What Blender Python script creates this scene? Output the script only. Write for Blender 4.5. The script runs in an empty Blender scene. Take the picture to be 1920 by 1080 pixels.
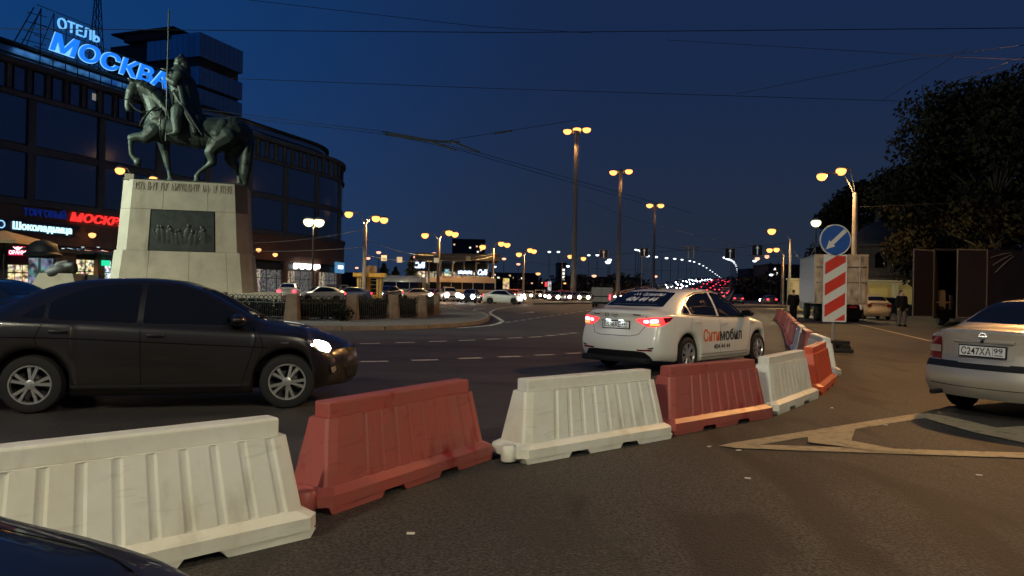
import bpy, bmesh, math, random
from math import sin, cos, pi, sqrt, atan2
from mathutils import Vector, Matrix
from mathutils.bvhtree import BVHTree

R = math.radians
random.seed(7)
sc = bpy.context.scene
COL = sc.collection

# ------------------------------------------------------------------ camera
F = 1400.0                      # focal length in pixels of the 1920 px wide photograph
CAM_H = 1.4
ROLL = R(1.1)
PITCH = math.atan(5 / F)
_cr = Vector((cos(ROLL), 0, sin(ROLL)))
_cu0 = Vector((-sin(ROLL), 0, cos(ROLL)))
_fw = Vector((0, 1, 0)) * cos(PITCH) + _cu0 * sin(PITCH)
_cu = _cu0 * cos(PITCH) - Vector((0, 1, 0)) * sin(PITCH)
cam_data = bpy.data.cameras.new('camera')
cam = bpy.data.objects.new('camera', cam_data)
COL.objects.link(cam)
cam_data.sensor_width = 36.0
cam_data.lens = 36.0 * F / 1920.0
cam_data.clip_start = 0.05
cam_data.clip_end = 6000
m4 = Matrix((_cr, _cu, -_fw)).transposed().to_4x4()
m4.translation = Vector((0, 0, CAM_H))
cam.matrix_world = m4
sc.camera = cam

def _ray(x, y):
    return _fw * F + _cr * (x - 960) - _cu * (y - 540)
def G(x, y, z=0.0):
    """point of the level plane at height z that the photograph shows at (x, y)"""
    r = _ray(x, y)
    t = (z - CAM_H) / r.z
    return Vector((r.x * t, r.y * t, z))
def P(x, y, Y):
    """point at distance Y north of the viewer that the photograph shows at (x, y)"""
    r = _ray(x, y)
    t = Y / r.y
    return Vector((r.x * t, Y, CAM_H + r.z * t))

# ------------------------------------------------------------------ dusk sky
world = bpy.data.worlds.new('World')
sc.world = world
world.use_nodes = True
nt = world.node_tree
N, L = nt.nodes, nt.links
bg = N['Background']
sky = N.new('ShaderNodeTexSky')
sky.sky_type = 'NISHITA'
sky.sun_disc = False
sky.sun_elevation = R(-4.0)
sky.sun_rotation = R(-75)
sky.ozone_density = 4.0
sky.dust_density = 0.6
tc = N.new('ShaderNodeTexCoord')
sep = N.new('ShaderNodeSeparateXYZ')
L.new(tc.outputs['Generated'], sep.inputs[0])
def wramp(src, a, b, ca, cb):
    mr = N.new('ShaderNodeMapRange'); mr.interpolation_type = 'SMOOTHSTEP'
    mr.inputs[1].default_value = a; mr.inputs[2].default_value = b
    L.new(src, mr.inputs[0])
    mx = N.new('ShaderNodeMix'); mx.data_type = 'RGBA'
    mx.inputs[6].default_value = (*ca, 1); mx.inputs[7].default_value = (*cb, 1)
    L.new(mr.outputs[0], mx.inputs[0])
    return mx
# city haze low down, deep blue above, the afterglow of the sunset side to the west (left)
mx_el = wramp(sep.outputs[2], 0.0, 0.34, (0.0110, 0.0195, 0.0370), (0.0035, 0.0155, 0.0540))
mx_az = wramp(sep.outputs[0], 0.15, -0.62, (0.004, 0.003, 0.002), (0.000, 0.0200, 0.0780))
add1 = N.new('ShaderNodeMix'); add1.data_type = 'RGBA'; add1.blend_type = 'ADD'; add1.inputs[0].default_value = 1
L.new(mx_el.outputs[2], add1.inputs[6]); L.new(mx_az.outputs[2], add1.inputs[7])
sc_sky = N.new('ShaderNodeMix'); sc_sky.data_type = 'RGBA'; sc_sky.blend_type = 'MULTIPLY'; sc_sky.inputs[0].default_value = 1
sc_sky.inputs[7].default_value = (0.04, 0.09, 0.15, 1)
L.new(sky.outputs[0], sc_sky.inputs[6])
add2 = N.new('ShaderNodeMix'); add2.data_type = 'RGBA'; add2.blend_type = 'ADD'; add2.inputs[0].default_value = 1
L.new(add1.outputs[2], add2.inputs[6]); L.new(sc_sky.outputs[2], add2.inputs[7])
L.new(add2.outputs[2], bg.inputs[0])
bg.inputs[1].default_value = 1.0

# ------------------------------------------------------------------ exposure / render
sc.view_settings.view_transform = 'Standard'
sc.view_settings.look = 'None'
sc.view_settings.exposure = 0.2
sc.view_settings.gamma = 1.0
sc.view_settings.use_curve_mapping = False
sc.render.engine = 'CYCLES'
cy = sc.cycles
cy.use_denoising = True
try:
    cy.denoiser = 'OPENIMAGEDENOISE'
except Exception:
    pass
cy.max_bounces = 6; cy.diffuse_bounces = 2; cy.glossy_bounces = 3; cy.transmission_bounces = 3
cy.sample_clamp_indirect = 2.5
cy.sample_clamp_direct = 0.0
cy.caustics_reflective = False; cy.caustics_refractive = False

# ------------------------------------------------------------------ materials
MATS = {}
def mat(name, col, rough=0.5, metal=0.0, spec=0.5, coat=0.0, emit=None, estr=0.0,
        noise=None, bump=None, col2=None, sampling=None, stain=None):
    """procedural Principled material; noise=(scale, low, high) blends col->col2, bump=(scale, strength)"""
    if name in MATS:
        return MATS[name]
    m = bpy.data.materials.new(name)
    m.use_nodes = True
    t = m.node_tree
    b = t.nodes['Principled BSDF']
    b.inputs['Base Color'].default_value = (*col, 1)
    b.inputs['Roughness'].default_value = rough
    b.inputs['Metallic'].default_value = metal
    b.inputs['Specular IOR Level'].default_value = spec
    b.inputs['Coat Weight'].default_value = coat
    b.inputs['Coat Roughness'].default_value = 0.04
    if emit:
        b.inputs['Emission Color'].default_value = (*emit, 1)
        b.inputs['Emission Strength'].default_value = estr
    tcn = t.nodes.new('ShaderNodeTexCoord')
    if noise:
        s, lo, hi = noise
        nz = t.nodes.new('ShaderNodeTexNoise')
        nz.inputs['Scale'].default_value = s
        nz.inputs['Detail'].default_value = 6
        nz.inputs['Roughness'].default_value = 0.62
        t.links.new(tcn.outputs['Object'], nz.inputs['Vector'])
        mr = t.nodes.new('ShaderNodeMapRange')
        mr.inputs[1].default_value = lo; mr.inputs[2].default_value = hi
        t.links.new(nz.outputs[0], mr.inputs[0])
        mx = t.nodes.new('ShaderNodeMix'); mx.data_type = 'RGBA'
        c2 = col2 or tuple(c * 0.6 for c in col)
        mx.inputs[6].default_value = (*col, 1); mx.inputs[7].default_value = (*c2, 1)
        t.links.new(mr.outputs[0], mx.inputs[0])
        out = mx.outputs[2]
        if stain:
            s2, c3, lo2, hi2, sy = stain
            mp = t.nodes.new('ShaderNodeMapping'); mp.inputs['Scale'].default_value = sy
            t.links.new(tcn.outputs['Object'], mp.inputs[0])
            n2 = t.nodes.new('ShaderNodeTexNoise'); n2.inputs['Scale'].default_value = s2
            n2.inputs['Detail'].default_value = 4
            t.links.new(mp.outputs[0], n2.inputs['Vector'])
            m2 = t.nodes.new('ShaderNodeMapRange')
            m2.inputs[1].default_value = lo2; m2.inputs[2].default_value = hi2
            t.links.new(n2.outputs[0], m2.inputs[0])
            mx2 = t.nodes.new('ShaderNodeMix'); mx2.data_type = 'RGBA'
            mx2.inputs[7].default_value = (*c3, 1)
            t.links.new(out, mx2.inputs[6]); t.links.new(m2.outputs[0], mx2.inputs[0])
            out = mx2.outputs[2]
        t.links.new(out, b.inputs['Base Color'])
    if bump:
        s, st = bump
        nb = t.nodes.new('ShaderNodeTexNoise')
        nb.inputs['Scale'].default_value = s; nb.inputs['Detail'].default_value = 5
        t.links.new(tcn.outputs['Object'], nb.inputs['Vector'])
        bp = t.nodes.new('ShaderNodeBump')
        bp.inputs['Strength'].default_value = st; bp.inputs['Distance'].default_value = 0.01
        t.links.new(nb.outputs[0], bp.inputs['Height'])
        t.links.new(bp.outputs[0], b.inputs['Normal'])
    if sampling:
        m.cycles.emission_sampling = sampling
    MATS[name] = m
    return m

def glow(name, col, strength, sampling=None):
    return mat(name, (0.02, 0.02, 0.02), 0.4, emit=col, estr=strength, sampling=sampling)

# ------------------------------------------------------------------ mesh building
class MB:
    def __init__(self):
        self.v = []; self.f = []; self.mi = []
        self.cur = 0
    def add(self, verts, faces, M=None):
        o = len(self.v)
        for p in verts:
            p = Vector(p)
            self.v.append(M @ p if M else p)
        for f in faces:
            self.f.append([i + o for i in f]); self.mi.append(self.cur)
        return self
    def box(self, c, s, rz=0.0, M=None, top=(1, 1)):
        x, y, z = s[0] / 2, s[1] / 2, s[2] / 2
        tx, ty = top
        vs = [(-x, -y, -z), (x, -y, -z), (x, y, -z), (-x, y, -z),
              (-x * tx, -y * ty, z), (x * tx, -y * ty, z), (x * tx, y * ty, z), (-x * tx, y * ty, z)]
        T = Matrix.Translation(Vector(c)) @ Matrix.Rotation(rz, 4, 'Z')
        if M: T = M @ T
        return self.add(vs, [(3, 2, 1, 0), (4, 5, 6, 7), (0, 1, 5, 4), (1, 2, 6, 5), (2, 3, 7, 6), (3, 0, 4, 7)], T)
    def bbox(self, c, s, b=0.02, rz=0.0):
        """box with chamfered edges"""
        bm = bmesh.new(); bmesh.ops.create_cube(bm, size=1)
        bmesh.ops.scale(bm, vec=s, verts=bm.verts)
        bmesh.ops.bevel(bm, geom=list(bm.edges), offset=b, segments=2, profile=0.6, affect='EDGES')
        T = Matrix.Translation(Vector(c)) @ Matrix.Rotation(rz, 4, 'Z')
        bm.verts.ensure_lookup_table()
        self.add([v.co.copy() for v in bm.verts], [[v.index for v in f.verts] for f in bm.faces], T)
        bm.free(); return self
    def tube(self, p0, p1, r0, r1=None, n=8, cap=True):
        p0, p1 = Vector(p0), Vector(p1)
        r1 = r0 if r1 is None else r1
        d = (p1 - p0)
        if d.length < 1e-6: return self
        q = d.to_track_quat('Z', 'Y').to_matrix()
        vs = []
        for p, r in ((p0, r0), (p1, r1)):
            for k in range(n):
                a = 2 * pi * k / n
                vs.append(p + q @ Vector((cos(a) * r, sin(a) * r, 0)))
        fs = [(k, (k + 1) % n, n + (k + 1) % n, n + k) for k in range(n)]
        if cap:
            fs += [tuple(range(n - 1, -1, -1)), tuple(range(n, 2 * n))]
        return self.add(vs, fs)
    def path(self, pts, r, n=6):
        """a tube through points; r a number or a list"""
        pts = [Vector(p) for p in pts]
        rs = r if isinstance(r, (list, tuple)) else [r] * len(pts)
        vs = []; q = None
        for i, p in enumerate(pts):
            d = (pts[min(i + 1, len(pts) - 1)] - pts[max(i - 1, 0)])
            z = d.normalized()
            ref = Vector((0, 0, 1)) if abs(z.z) < 0.95 else Vector((1, 0, 0))
            x = z.cross(ref).normalized(); y = z.cross(x)
            for k in range(n):
                a = 2 * pi * k / n
                vs.append(p + (x * cos(a) + y * sin(a)) * rs[i])
        fs = []
        for i in range(len(pts) - 1):
            for k in range(n):
                fs.append((i * n + k, i * n + (k + 1) % n, (i + 1) * n + (k + 1) % n, (i + 1) * n + k))
        fs += [tuple(range(n)), tuple((len(pts) - 1) * n + k for k in range(n))]
        return self.add(vs, fs)
    def lathe(self, prof, n=24, M=None, close=False, cap=True):
        """prof = [(radius, height)], about local Z"""
        vs = []
        for r, z in prof:
            for k in range(n):
                a = 2 * pi * k / n
                vs.append((r * cos(a), r * sin(a), z))
        m = len(prof); fs = []
        for i in range(m - 1 if not close else m):
            j = (i + 1) % m
            for k in range(n):
                fs.append((i * n + k, i * n + (k + 1) % n, j * n + (k + 1) % n, j * n + k))
        if not close and cap:
            fs += [tuple(range(n - 1, -1, -1)), tuple((m - 1) * n + k for k in range(n))]
        return self.add(vs, fs, M)
    def prism(self, poly, z0, z1, M=None):
        """vertical extrusion of a plan polygon"""
        n = len(poly)
        vs = [(p[0], p[1], z0) for p in poly] + [(p[0], p[1], z1) for p in poly]
        fs = [tuple(range(n - 1, -1, -1)), tuple(range(n, 2 * n))]
        fs += [(k, (k + 1) % n, n + (k + 1) % n, n + k) for k in range(n)]
        return self.add(vs, fs, M)
    def plate(self, poly, d0, d1, M):
        """extrusion of polygon (u, v) along third axis of M, from d0 to d1"""
        return self.prism(poly, d0, d1, M)
    def sheet(self, pts):
        return self.add(pts, [tuple(range(len(pts)))])
    def mesh(self, name, mats, smooth=False):
        me = bpy.data.meshes.new(name)
        me.from_pydata([tuple(p) for p in self.v], [], self.f)
        for m in (mats if isinstance(mats, (list, tuple)) else [mats]):
            me.materials.append(m)
        me.polygons.foreach_set('material_index', self.mi)
        if smooth:
            me.polygons.foreach_set('use_smooth', [True] * len(self.f))
        bm = bmesh.new(); bm.from_mesh(me)
        bmesh.ops.recalc_face_normals(bm, faces=bm.faces); bm.to_mesh(me); bm.free()
        me.update()
        if smooth and smooth != 'all':
            me.set_sharp_from_angle(angle=R(38))
        return me
    def build(self, name, mats, parent=None, smooth=False):
        return link(name, self.mesh(name, mats, smooth), parent)

def link(name, data, parent=None):
    o = bpy.data.objects.new(name, data)
    COL.objects.link(o)
    if parent is not None:
        o.parent = parent
    return o
def tag(o, label=None, cat=None, group=None, kind=None):
    if label: o['label'] = label
    if cat: o['category'] = cat
    if group: o['group'] = group
    if kind: o['kind'] = kind
    return o
def thing(name, label, cat, loc=(0, 0, 0), rz=0.0, group=None):
    o = link(name, None)
    o.empty_display_size = 0.2
    o.location = loc; o.rotation_euler = (0, 0, rz)
    return tag(o, label, cat, group)
def copy_tree(o, parent=None):
    c = o.copy(); COL.objects.link(c)
    c.parent = parent
    for ch in list(o.children):
        copy_tree(ch, c)
    return c
def frame(o, u, v):
    """matrix whose X, Y axes are u, v with origin o (Z = u x v)"""
    u = Vector(u).normalized(); v = Vector(v).normalized(); w = u.cross(v)
    M = Matrix((u, v, w)).transposed().to_4x4(); M.translation = Vector(o)
    return M

def text_verts(s, size, shear=0.0, bold=0.0, space=1.0, align='LEFT', extrude=0.0, res=3):
    c = bpy.data.curves.new('lettering', 'FONT')
    c.body = s; c.size = size; c.shear = shear; c.offset = bold; c.space_character = space
    c.align_x = align; c.extrude = extrude; c.resolution_u = res
    o = bpy.data.objects.new('lettering', c); COL.objects.link(o)
    me = bpy.data.meshes.new_from_object(o)
    v = [x.co.copy() for x in me.vertices]; f = [list(p.vertices) for p in me.polygons]
    bpy.data.objects.remove(o); bpy.data.curves.remove(c); bpy.data.meshes.remove(me)
    return v, f
def text_obj(name, s, size, M, m, parent=None, width=None, **kw):
    """lettering laid on the plane of M (local X right, Y up); width squeezes it to a given run"""
    v, f = text_verts(s, size, **kw)
    if width:
        x0 = min(p.x for p in v); x1 = max(p.x for p in v)
        k = width / max(1e-6, x1 - x0)
        for p in v: p.x = (p.x - x0) * k
    b = MB(); b.add(v, f, M)
    me = bpy.data.meshes.new(name)
    me.from_pydata([tuple(p) for p in b.v], [], b.f); me.materials.append(m); me.update()
    return link(name, me, parent)

def pch(pts):
    """monotone cubic through (x, y) points"""
    pts = sorted(pts); xs = [p[0] for p in pts]; ys = [p[1] for p in pts]; n = len(xs)
    d = [(ys[i + 1] - ys[i]) / (xs[i + 1] - xs[i]) for i in range(n - 1)]
    m = [d[0]] + [0 if d[i - 1] * d[i] <= 0 else 2 * d[i - 1] * d[i] / (d[i - 1] + d[i]) for i in range(1, n - 1)] + [d[-1]]
    def f(x):
        if x <= xs[0]: return ys[0]
        if x >= xs[-1]: return ys[-1]
        i = 0
        while x > xs[i + 1]: i += 1
        h = xs[i + 1] - xs[i]; t = (x - xs[i]) / h
        return ((2 * t**3 - 3 * t**2 + 1) * ys[i] + (t**3 - 2 * t**2 + t) * h * m[i]
                + (-2 * t**3 + 3 * t**2) * ys[i + 1] + (t**3 - t**2) * h * m[i + 1])
    return f
def sstep(a, b, x):
    t = max(0.0, min(1.0, (x - a) / (b - a))); return t * t * (3 - 2 * t)

def lamp_light(name, loc, energy, col, parent=None, spot=160, radius=0.15, aim=None):
    d = bpy.data.lights.new(name, 'SPOT')
    d.energy = energy; d.color = col; d.spot_size = R(spot); d.spot_blend = 0.25; d.shadow_soft_size = radius
    o = bpy.data.objects.new(name, d); COL.objects.link(o)
    o.location = loc
    if aim is not None:
        o.rotation_euler = (Vector(aim) - Vector(loc)).to_track_quat('-Z', 'Y').to_euler()
    if parent is not None: o.parent = parent
    return o
SODIUM = (1.0, 0.56, 0.20)
WARM = (1.0, 0.905, 0.64)

# ================================================================== ground, roads, markings
M_ASPH = mat('asphalt_road', (0.062, 0.054, 0.049), 0.62, spec=0.35, noise=(0.35, 0.35, 0.7), col2=(0.036, 0.032, 0.030),
             bump=(55, 0.35), stain=(1.3, (0.062, 0.054, 0.047), 0.55, 0.75, (1.0, 0.22, 1.0)))
M_LOT = mat('asphalt_coarse', (0.076, 0.068, 0.058), 0.70, spec=0.3, noise=(48, 0.42, 0.58), col2=(0.022, 0.019, 0.0165),
            bump=(70, 1.0), stain=(0.55, (0.034, 0.030, 0.026), 0.48, 0.66, (1.0, 0.6, 1.0)))
M_PAINT = mat('road_paint', (0.62, 0.60, 0.52), 0.6, noise=(6, 0.4, 0.75), col2=(0.33, 0.31, 0.27))
M_OLDPAINT = mat('worn_paint', (0.36, 0.285, 0.165), 0.7, noise=(9, 0.50, 0.70), col2=(0.12, 0.098, 0.068))
M_PAVE = mat('pavement', (0.15, 0.135, 0.115), 0.8, noise=(3, 0.3, 0.7), col2=(0.09, 0.08, 0.07), bump=(40, 0.4))
M_GRANITE_K = mat('kerb_granite', (0.22, 0.19, 0.16), 0.75, noise=(8, 0.3, 0.7), bump=(60, 0.3))
M_SOIL = mat('turf', (0.035, 0.045, 0.02), 0.95, noise=(5, 0.3, 0.7), bump=(30, 0.8))
M_FARGROUND = mat('dark_ground', (0.03, 0.028, 0.026), 0.9)

# pale stone chips and tar-dark streaks in the coarse asphalt
def add_chips(m, scale, thr, col):
    t = m.node_tree; bs = t.nodes['Principled BSDF']
    src = bs.inputs['Base Color'].links[0].from_socket
    tcn = t.nodes.new('ShaderNodeTexCoord'); v = t.nodes.new('ShaderNodeTexVoronoi'); v.inputs['Scale'].default_value = scale
    t.links.new(tcn.outputs['Object'], v.inputs['Vector'])
    sp_ = t.nodes.new('ShaderNodeSeparateColor'); t.links.new(v.outputs['Color'], sp_.inputs[0])
    mr = t.nodes.new('ShaderNodeMapRange'); mr.inputs[1].default_value = thr; mr.inputs[2].default_value = thr + .12
    t.links.new(sp_.outputs[0], mr.inputs[0])
    mx = t.nodes.new('ShaderNodeMix'); mx.data_type = 'RGBA'; mx.inputs[7].default_value = (*col, 1)
    t.links.new(mr.outputs[0], mx.inputs[0]); t.links.new(src, mx.inputs[6]); t.links.new(mx.outputs[2], bs.inputs['Base Color'])
def add_streaks(m, scale, stretch, lo, hi, col, amount):
    t = m.node_tree; bs = t.nodes['Principled BSDF']
    src = bs.inputs['Base Color'].links[0].from_socket
    tcn = t.nodes.new('ShaderNodeTexCoord'); mp = t.nodes.new('ShaderNodeMapping'); mp.inputs['Scale'].default_value = stretch; mp.inputs['Rotation'].default_value = (0, 0, R(-38))
    n = t.nodes.new('ShaderNodeTexNoise'); n.inputs['Scale'].default_value = scale; n.inputs['Detail'].default_value = 8; n.inputs['Distortion'].default_value = 1.2
    t.links.new(tcn.outputs['Object'], mp.inputs[0]); t.links.new(mp.outputs[0], n.inputs['Vector'])
    mr = t.nodes.new('ShaderNodeMapRange'); mr.inputs[1].default_value = lo; mr.inputs[2].default_value = hi; mr.inputs[4].default_value = amount
    t.links.new(n.outputs[0], mr.inputs[0])
    mx = t.nodes.new('ShaderNodeMix'); mx.data_type = 'RGBA'; mx.inputs[7].default_value = (*col, 1)
    t.links.new(mr.outputs[0], mx.inputs[0]); t.links.new(src, mx.inputs[6]); t.links.new(mx.outputs[2], bs.inputs['Base Color'])
add_chips(M_LOT, 85, .90, (.115, .102, .088)); add_streaks(M_LOT, 1.1, (1, .25, 1), .53, .62, (.020, .017, .015), .75)
add_streaks(M_ASPH, .8, (.12, 1, 1), .50, .64, (.022, .020, .019), .7); add_chips(M_ASPH, 60, .92, (.13, .12, .11))

def strip(b, a, c, w, z=0.0):
    """flat painted bar from a to c, w wide"""
    a, c = Vector(a), Vector(c); d = (c - a); d.z = 0
    n = Vector((-d.y, d.x, 0)).normalized() * w / 2
    b.sheet([(a.x + n.x, a.y + n.y, z), (a.x - n.x, a.y - n.y, z), (c.x - n.x, c.y - n.y, z), (c.x + n.x, c.y + n.y, z)])

gb = MB(); gb.sheet([(-1500, -60, 0), (1500, -60, 0), (1500, 3000, 0), (-1500, 3000, 0)])
ground = tag(gb.build('ground', M_ASPH), kind='structure')

# the parking side of the barriers: coarser, browner asphalt sheet (edge runs under the barriers)
lot_edge = [(-30, -10), (-9.0, -1.2), (-3.2, 2.6), (-1.3, 4.6), (-0.1, 6.3), (1.5, 7.4), (3.0, 8.7), (4.3, 10.5), (5.4, 13.0), (8.2, 21.2),
            (11.0, 29.5), (16.5, 48), (23, 70), (60, 70), (60, -40), (-30, -40)]
b = MB(); b.sheet([(x, y, 0.004) for x, y in lot_edge])
lot = tag(b.build('parking_ground', M_LOT), kind='structure')

def marking(a, c, w, parent=ground, m=None, z=0.009, name='lane_dash'):
    b = MB(); strip(b, a, c, w, z); return b.build(name, m or M_PAINT, parent)
def marking_poly(pts, parent, m, z, name):
    b = MB(); b.sheet([(p[0], p[1], z) for p in pts]); return b.build(name, m, parent)
def zp(x, y): return G(640 + x / 4, 540 + y / 4)
for x0, x1, y0, y1 in ((140, 290, 420, 417), (410, 550, 412, 408), (660, 790, 404, 400), (885, 1005, 396, 392), (1085, 1190, 387, 383),
                       (1250, 1355, 378, 374), (1410, 1500, 371, 367), (1535, 1605, 360, 357), (1630, 1695, 350, 347), (1710, 1765, 341, 338)):
    marking(zp(x0, y0), zp(x1, y1), 0.17)
for x0, x1, y0, y1 in ((145, 350, 556, 552), (525, 725, 545, 541), (875, 1055, 532, 527), (1180, 1345, 520, 515), (1450, 1600, 507, 502), (1690, 1800, 494, 490)):
    marking(zp(x0, y0), zp(x1, y1), 0.16)
for k in range(8):   # hidden behind the dark car the rows go on
    a = zp(140, 419) + Vector((-5.2 - 4.4 * k, -0.35 - 0.2 * k, 0)); marking(a, a + Vector((2.2, 0.15, 0)), 0.17)
    a = zp(145, 555) + Vector((-3.6 - 3.2 * k, -0.1, 0)); marking(a, a + Vector((1.6, 0.05, 0)), 0.16)
pts = [zp(1230, 260), zp(1400, 236), zp(1560, 212), zp(1720, 190), zp(1880, 165)]
for a, c in zip(pts[:-1], pts[1:]):
    for k in range(3):
        marking(a.lerp(c, k / 3), a.lerp(c, k / 3 + 0.2), 0.13)
def curve_marking(pix, w, name='edge_line', z=0.009):
    ps = [zp(*p) for p in pix]; b = MB()
    for a, c in zip(ps[:-1], ps[1:]): strip(b, a, c, w, z)
    return b.build(name, M_PAINT, ground)
curve_marking([(870, 302), (1000, 293), (1110, 283), (1180, 268), (1212, 250)], 0.17)
curve_marking([(1206, 247), (1170, 225), (1125, 200), (1115, 182), (1150, 162), (1230, 147), (1400, 132), (1600, 126)], 0.19, z=0.013)
curve_marking([(968, 183), (1010, 160), (1080, 150), (1180, 147)], 0.17)
for k in range(4):
    marking(zp(1005 + 6 * k, 178 - 7 * k), zp(1108 + 8 * k, 182 - 8 * k), 0.16, name='hatch_bar')
marking(zp(1320, 192), zp(1440, 184), 0.2, name='arrow_stem')
marking_poly([zp(1385, 184), zp(1445, 179), zp(1445, 187)], ground, M_PAINT, 0.017, 'arrow_head')
marking(zp(2000, 140), zp(2700, 100), 0.2)

# worn triangle painted on the parking side
def tri(pix, name, z):
    marking_poly([G(*p) for p in pix], lot, M_OLDPAINT, z, name)
tri([(1346, 838), (1372, 832), (1722, 776), (1738, 777), (1772, 782), (1720, 787), (1420, 836)], 'painted_bar', 0.009)
tri([(1346, 838), (1420, 836), (2080, 856), (2080, 867), (1385, 843)], 'painted_bar', 0.013)
tri([(1738, 777), (1772, 782), (2060, 850), (2000, 850), (1820, 812), (1724, 784)], 'painted_bar', 0.017)
tri([(1515, 822), (1604, 807), (1596, 830), (1712, 852), (1640, 849), (1515, 833)], 'painted_patch', 0.021)
tri([(1860, 806), (1960, 800), (1960, 822), (1880, 822)], 'painted_patch', 0.021)
marking(G(1600, 606), G(1745, 640), 0.16, lot, M_OLDPAINT, 0.009)
# litter scraps on the asphalt
M_SCRAP = mat('paper_scrap', (0.6, 0.57, 0.5), 0.8)
for i, (x, y) in enumerate(((770, 1003), (1560, 766), (1836, 893), (1330, 839), (1660, 798), (1385, 846), (1650, 790), (1402, 899))):
    b = MB(); p = G(x, y); a = i * 1.3
    b.box((0, 0, 0.006), (0.045, 0.025, 0.006), rz=a)
    o = b.build('litter_scrap', M_SCRAP); o.location = (p.x, p.y, 0.004)
    tag(o, 'tiny pale scrap of litter lying on the asphalt', 'litter', 'litter scraps on the parking asphalt')

# ------------------------------------------------------------------ monument island: kerb, pavement, turf
isl = [zp(-2600, 560), zp(-900, 420), zp(0, 318), zp(320, 316), zp(640, 305), zp(860, 292), zp(1010, 276), zp(1085, 250), zp(1105, 225), zp(1060, 200)]
isl = [Vector((p.x, p.y, 0)) for p in isl]
isl[0] = Vector((-45, 15, 0)); isl[1] = Vector((-16, 21.4, 0))
isl += [Vector((-5.5, 55, 0)), Vector((-12, 64, 0)), Vector((-30, 62, 0)), Vector((-60, 48, 0))]
b = MB()
b.prism([(p.x, p.y) for p in isl], -0.05, 0.125)
island = tag(b.build('pavement', M_PAVE), kind='structure')
# kerb stones, one metre each along the visible edge
kb = MB(); kb.bbox((0.5, 0, 0.075), (0.985, 0.17, 0.17), 0.015)
kerb_mesh = kb.mesh('kerb_stone', M_GRANITE_K)
for a, c in zip(isl[1:12], isl[2:13]):
    d = c - a; n = max(1, round(d.length)); ang = atan2(d.y, d.x)
    for k in range(n):
        o = link('kerb_stone', kerb_mesh, island)
        p = a.lerp(c, k / n); o.location = (p.x, p.y, 0); o.rotation_euler.z = ang
        o.scale.x = d.length / n
tb = MB(); tb.prism([(-8.4, 31.0), (-5.2, 35.6), (-3.9, 41), (-6, 52), (-14, 60), (-40, 55), (-42, 22), (-12, 29)], 0.10, 0.24)
tag(tb.build('turf', M_SOIL), kind='structure')

# far kerb islands in the square
for pix in (((1000, 566), (1110, 564), (1110, 569.5), (1000, 571.5)), ((1330, 572), (1460, 572), (1480, 577), (1370, 577))):
    q = [G(x, y) for x, y in pix]; b = MB(); b.prism([(p.x, p.y) for p in q], -0.05, 0.16)
    tag(b.build('traffic_island', M_PAVE), kind='structure')

# ------------------------------------------------------------------ bridge ramp and deck
zdeck = pch([(120, 0.02), (150, 0.2), (230, 2.7), (320, 6.2), (420, 9.2), (520, 10.4), (700, 10.7), (1200, 10.8)])
def bl(Y): return 44 + 0.311 * (Y - 230)
ys = [120 + 20 * k for k in range(50)]
vs = []
for Y in ys:
    for x in (bl(Y) - 2.2, bl(Y) + 24.5): vs.append((x, Y, zdeck(Y)))
b = MB(); b.add(vs, [(2 * k, 2 * k + 1, 2 * k + 3, 2 * k + 2) for k in range(len(ys) - 1)])
deck = tag(b.build('bridge_road', M_ASPH), kind='structure')
b = MB()
for side in (-2.2, 24.5):
    for k in range(len(ys) - 1):
        a = Vector((bl(ys[k]) + side, ys[k], zdeck(ys[k]))); c = Vector((bl(ys[k + 1]) + side, ys[k + 1], zdeck(ys[k + 1])))
        b.add([a - Vector((0, 0, 6)), c - Vector((0, 0, 6)), c, a], [(0, 1, 2, 3)])
b.build('embankment', M_FARGROUND, deck)
M_RAIL = mat('rail_paint', (0.55, 0.55, 0.52), 0.5)
for side in (-2.2, 24.5):
    b = MB()
    for zr in (0.95, 0.5):
        b.path([(bl(Y) + side, Y, zdeck(Y) + zr) for Y in ys], 0.09, 5)
    for Y in range(150, 700, 8):
        b.tube((bl(Y) + side, Y, zdeck(Y)), (bl(Y) + side, Y, zdeck(Y) + 1.0), 0.06, n=5)
    b.build('railing', M_RAIL, deck)
for x in (10.6, 11.6):
    b = MB()
    for k in range(len(ys) - 1):
        strip_a = Vector((bl(ys[k]) + x, ys[k], 0)); strip_c = Vector((bl(ys[k + 1]) + x, ys[k + 1], 0))
        b.add([(strip_a.x - .1, strip_a.y, zdeck(ys[k]) + .02), (strip_a.x + .1, strip_a.y, zdeck(ys[k]) + .02),
               (strip_c.x + .1, strip_c.y, zdeck(ys[k + 1]) + .02), (strip_c.x - .1, strip_c.y, zdeck(ys[k + 1]) + .02)], [(0, 1, 2, 3)])
    b.build('centre_line', M_PAINT, deck)

# ================================================================== water-filled plastic barriers
M_WP = mat('white_plastic', (0.72, 0.705, 0.63), 0.42, spec=0.4, noise=(3.0, 0.42, 0.72), col2=(0.62, 0.59, 0.48), bump=(25, 0.08),
           stain=(5.0, (0.42, 0.39, 0.31), 0.60, 0.80, (1.0, 1.0, 0.35)))
M_RP = mat('red_plastic', (0.35, 0.078, 0.062), 0.45, spec=0.4, noise=(3.5, 0.40, 0.70), col2=(0.30, 0.095, 0.075), bump=(25, 0.08),
           stain=(4.0, (0.24, 0.010, 0.009), 0.60, 0.70, (1.0, 1.0, 0.6)))
M_OP = mat('orange_plastic', (0.62, 0.085, 0.030), 0.42, spec=0.4, noise=(3.5, 0.42, 0.72), col2=(0.50, 0.10, 0.05), bump=(25, 0.08))
M_MP = mat('maroon_plastic', (0.24, 0.045, 0.035), 0.5, spec=0.35, noise=(3.5, 0.42, 0.72), col2=(0.17, 0.04, 0.03), bump=(25, 0.08))

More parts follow.
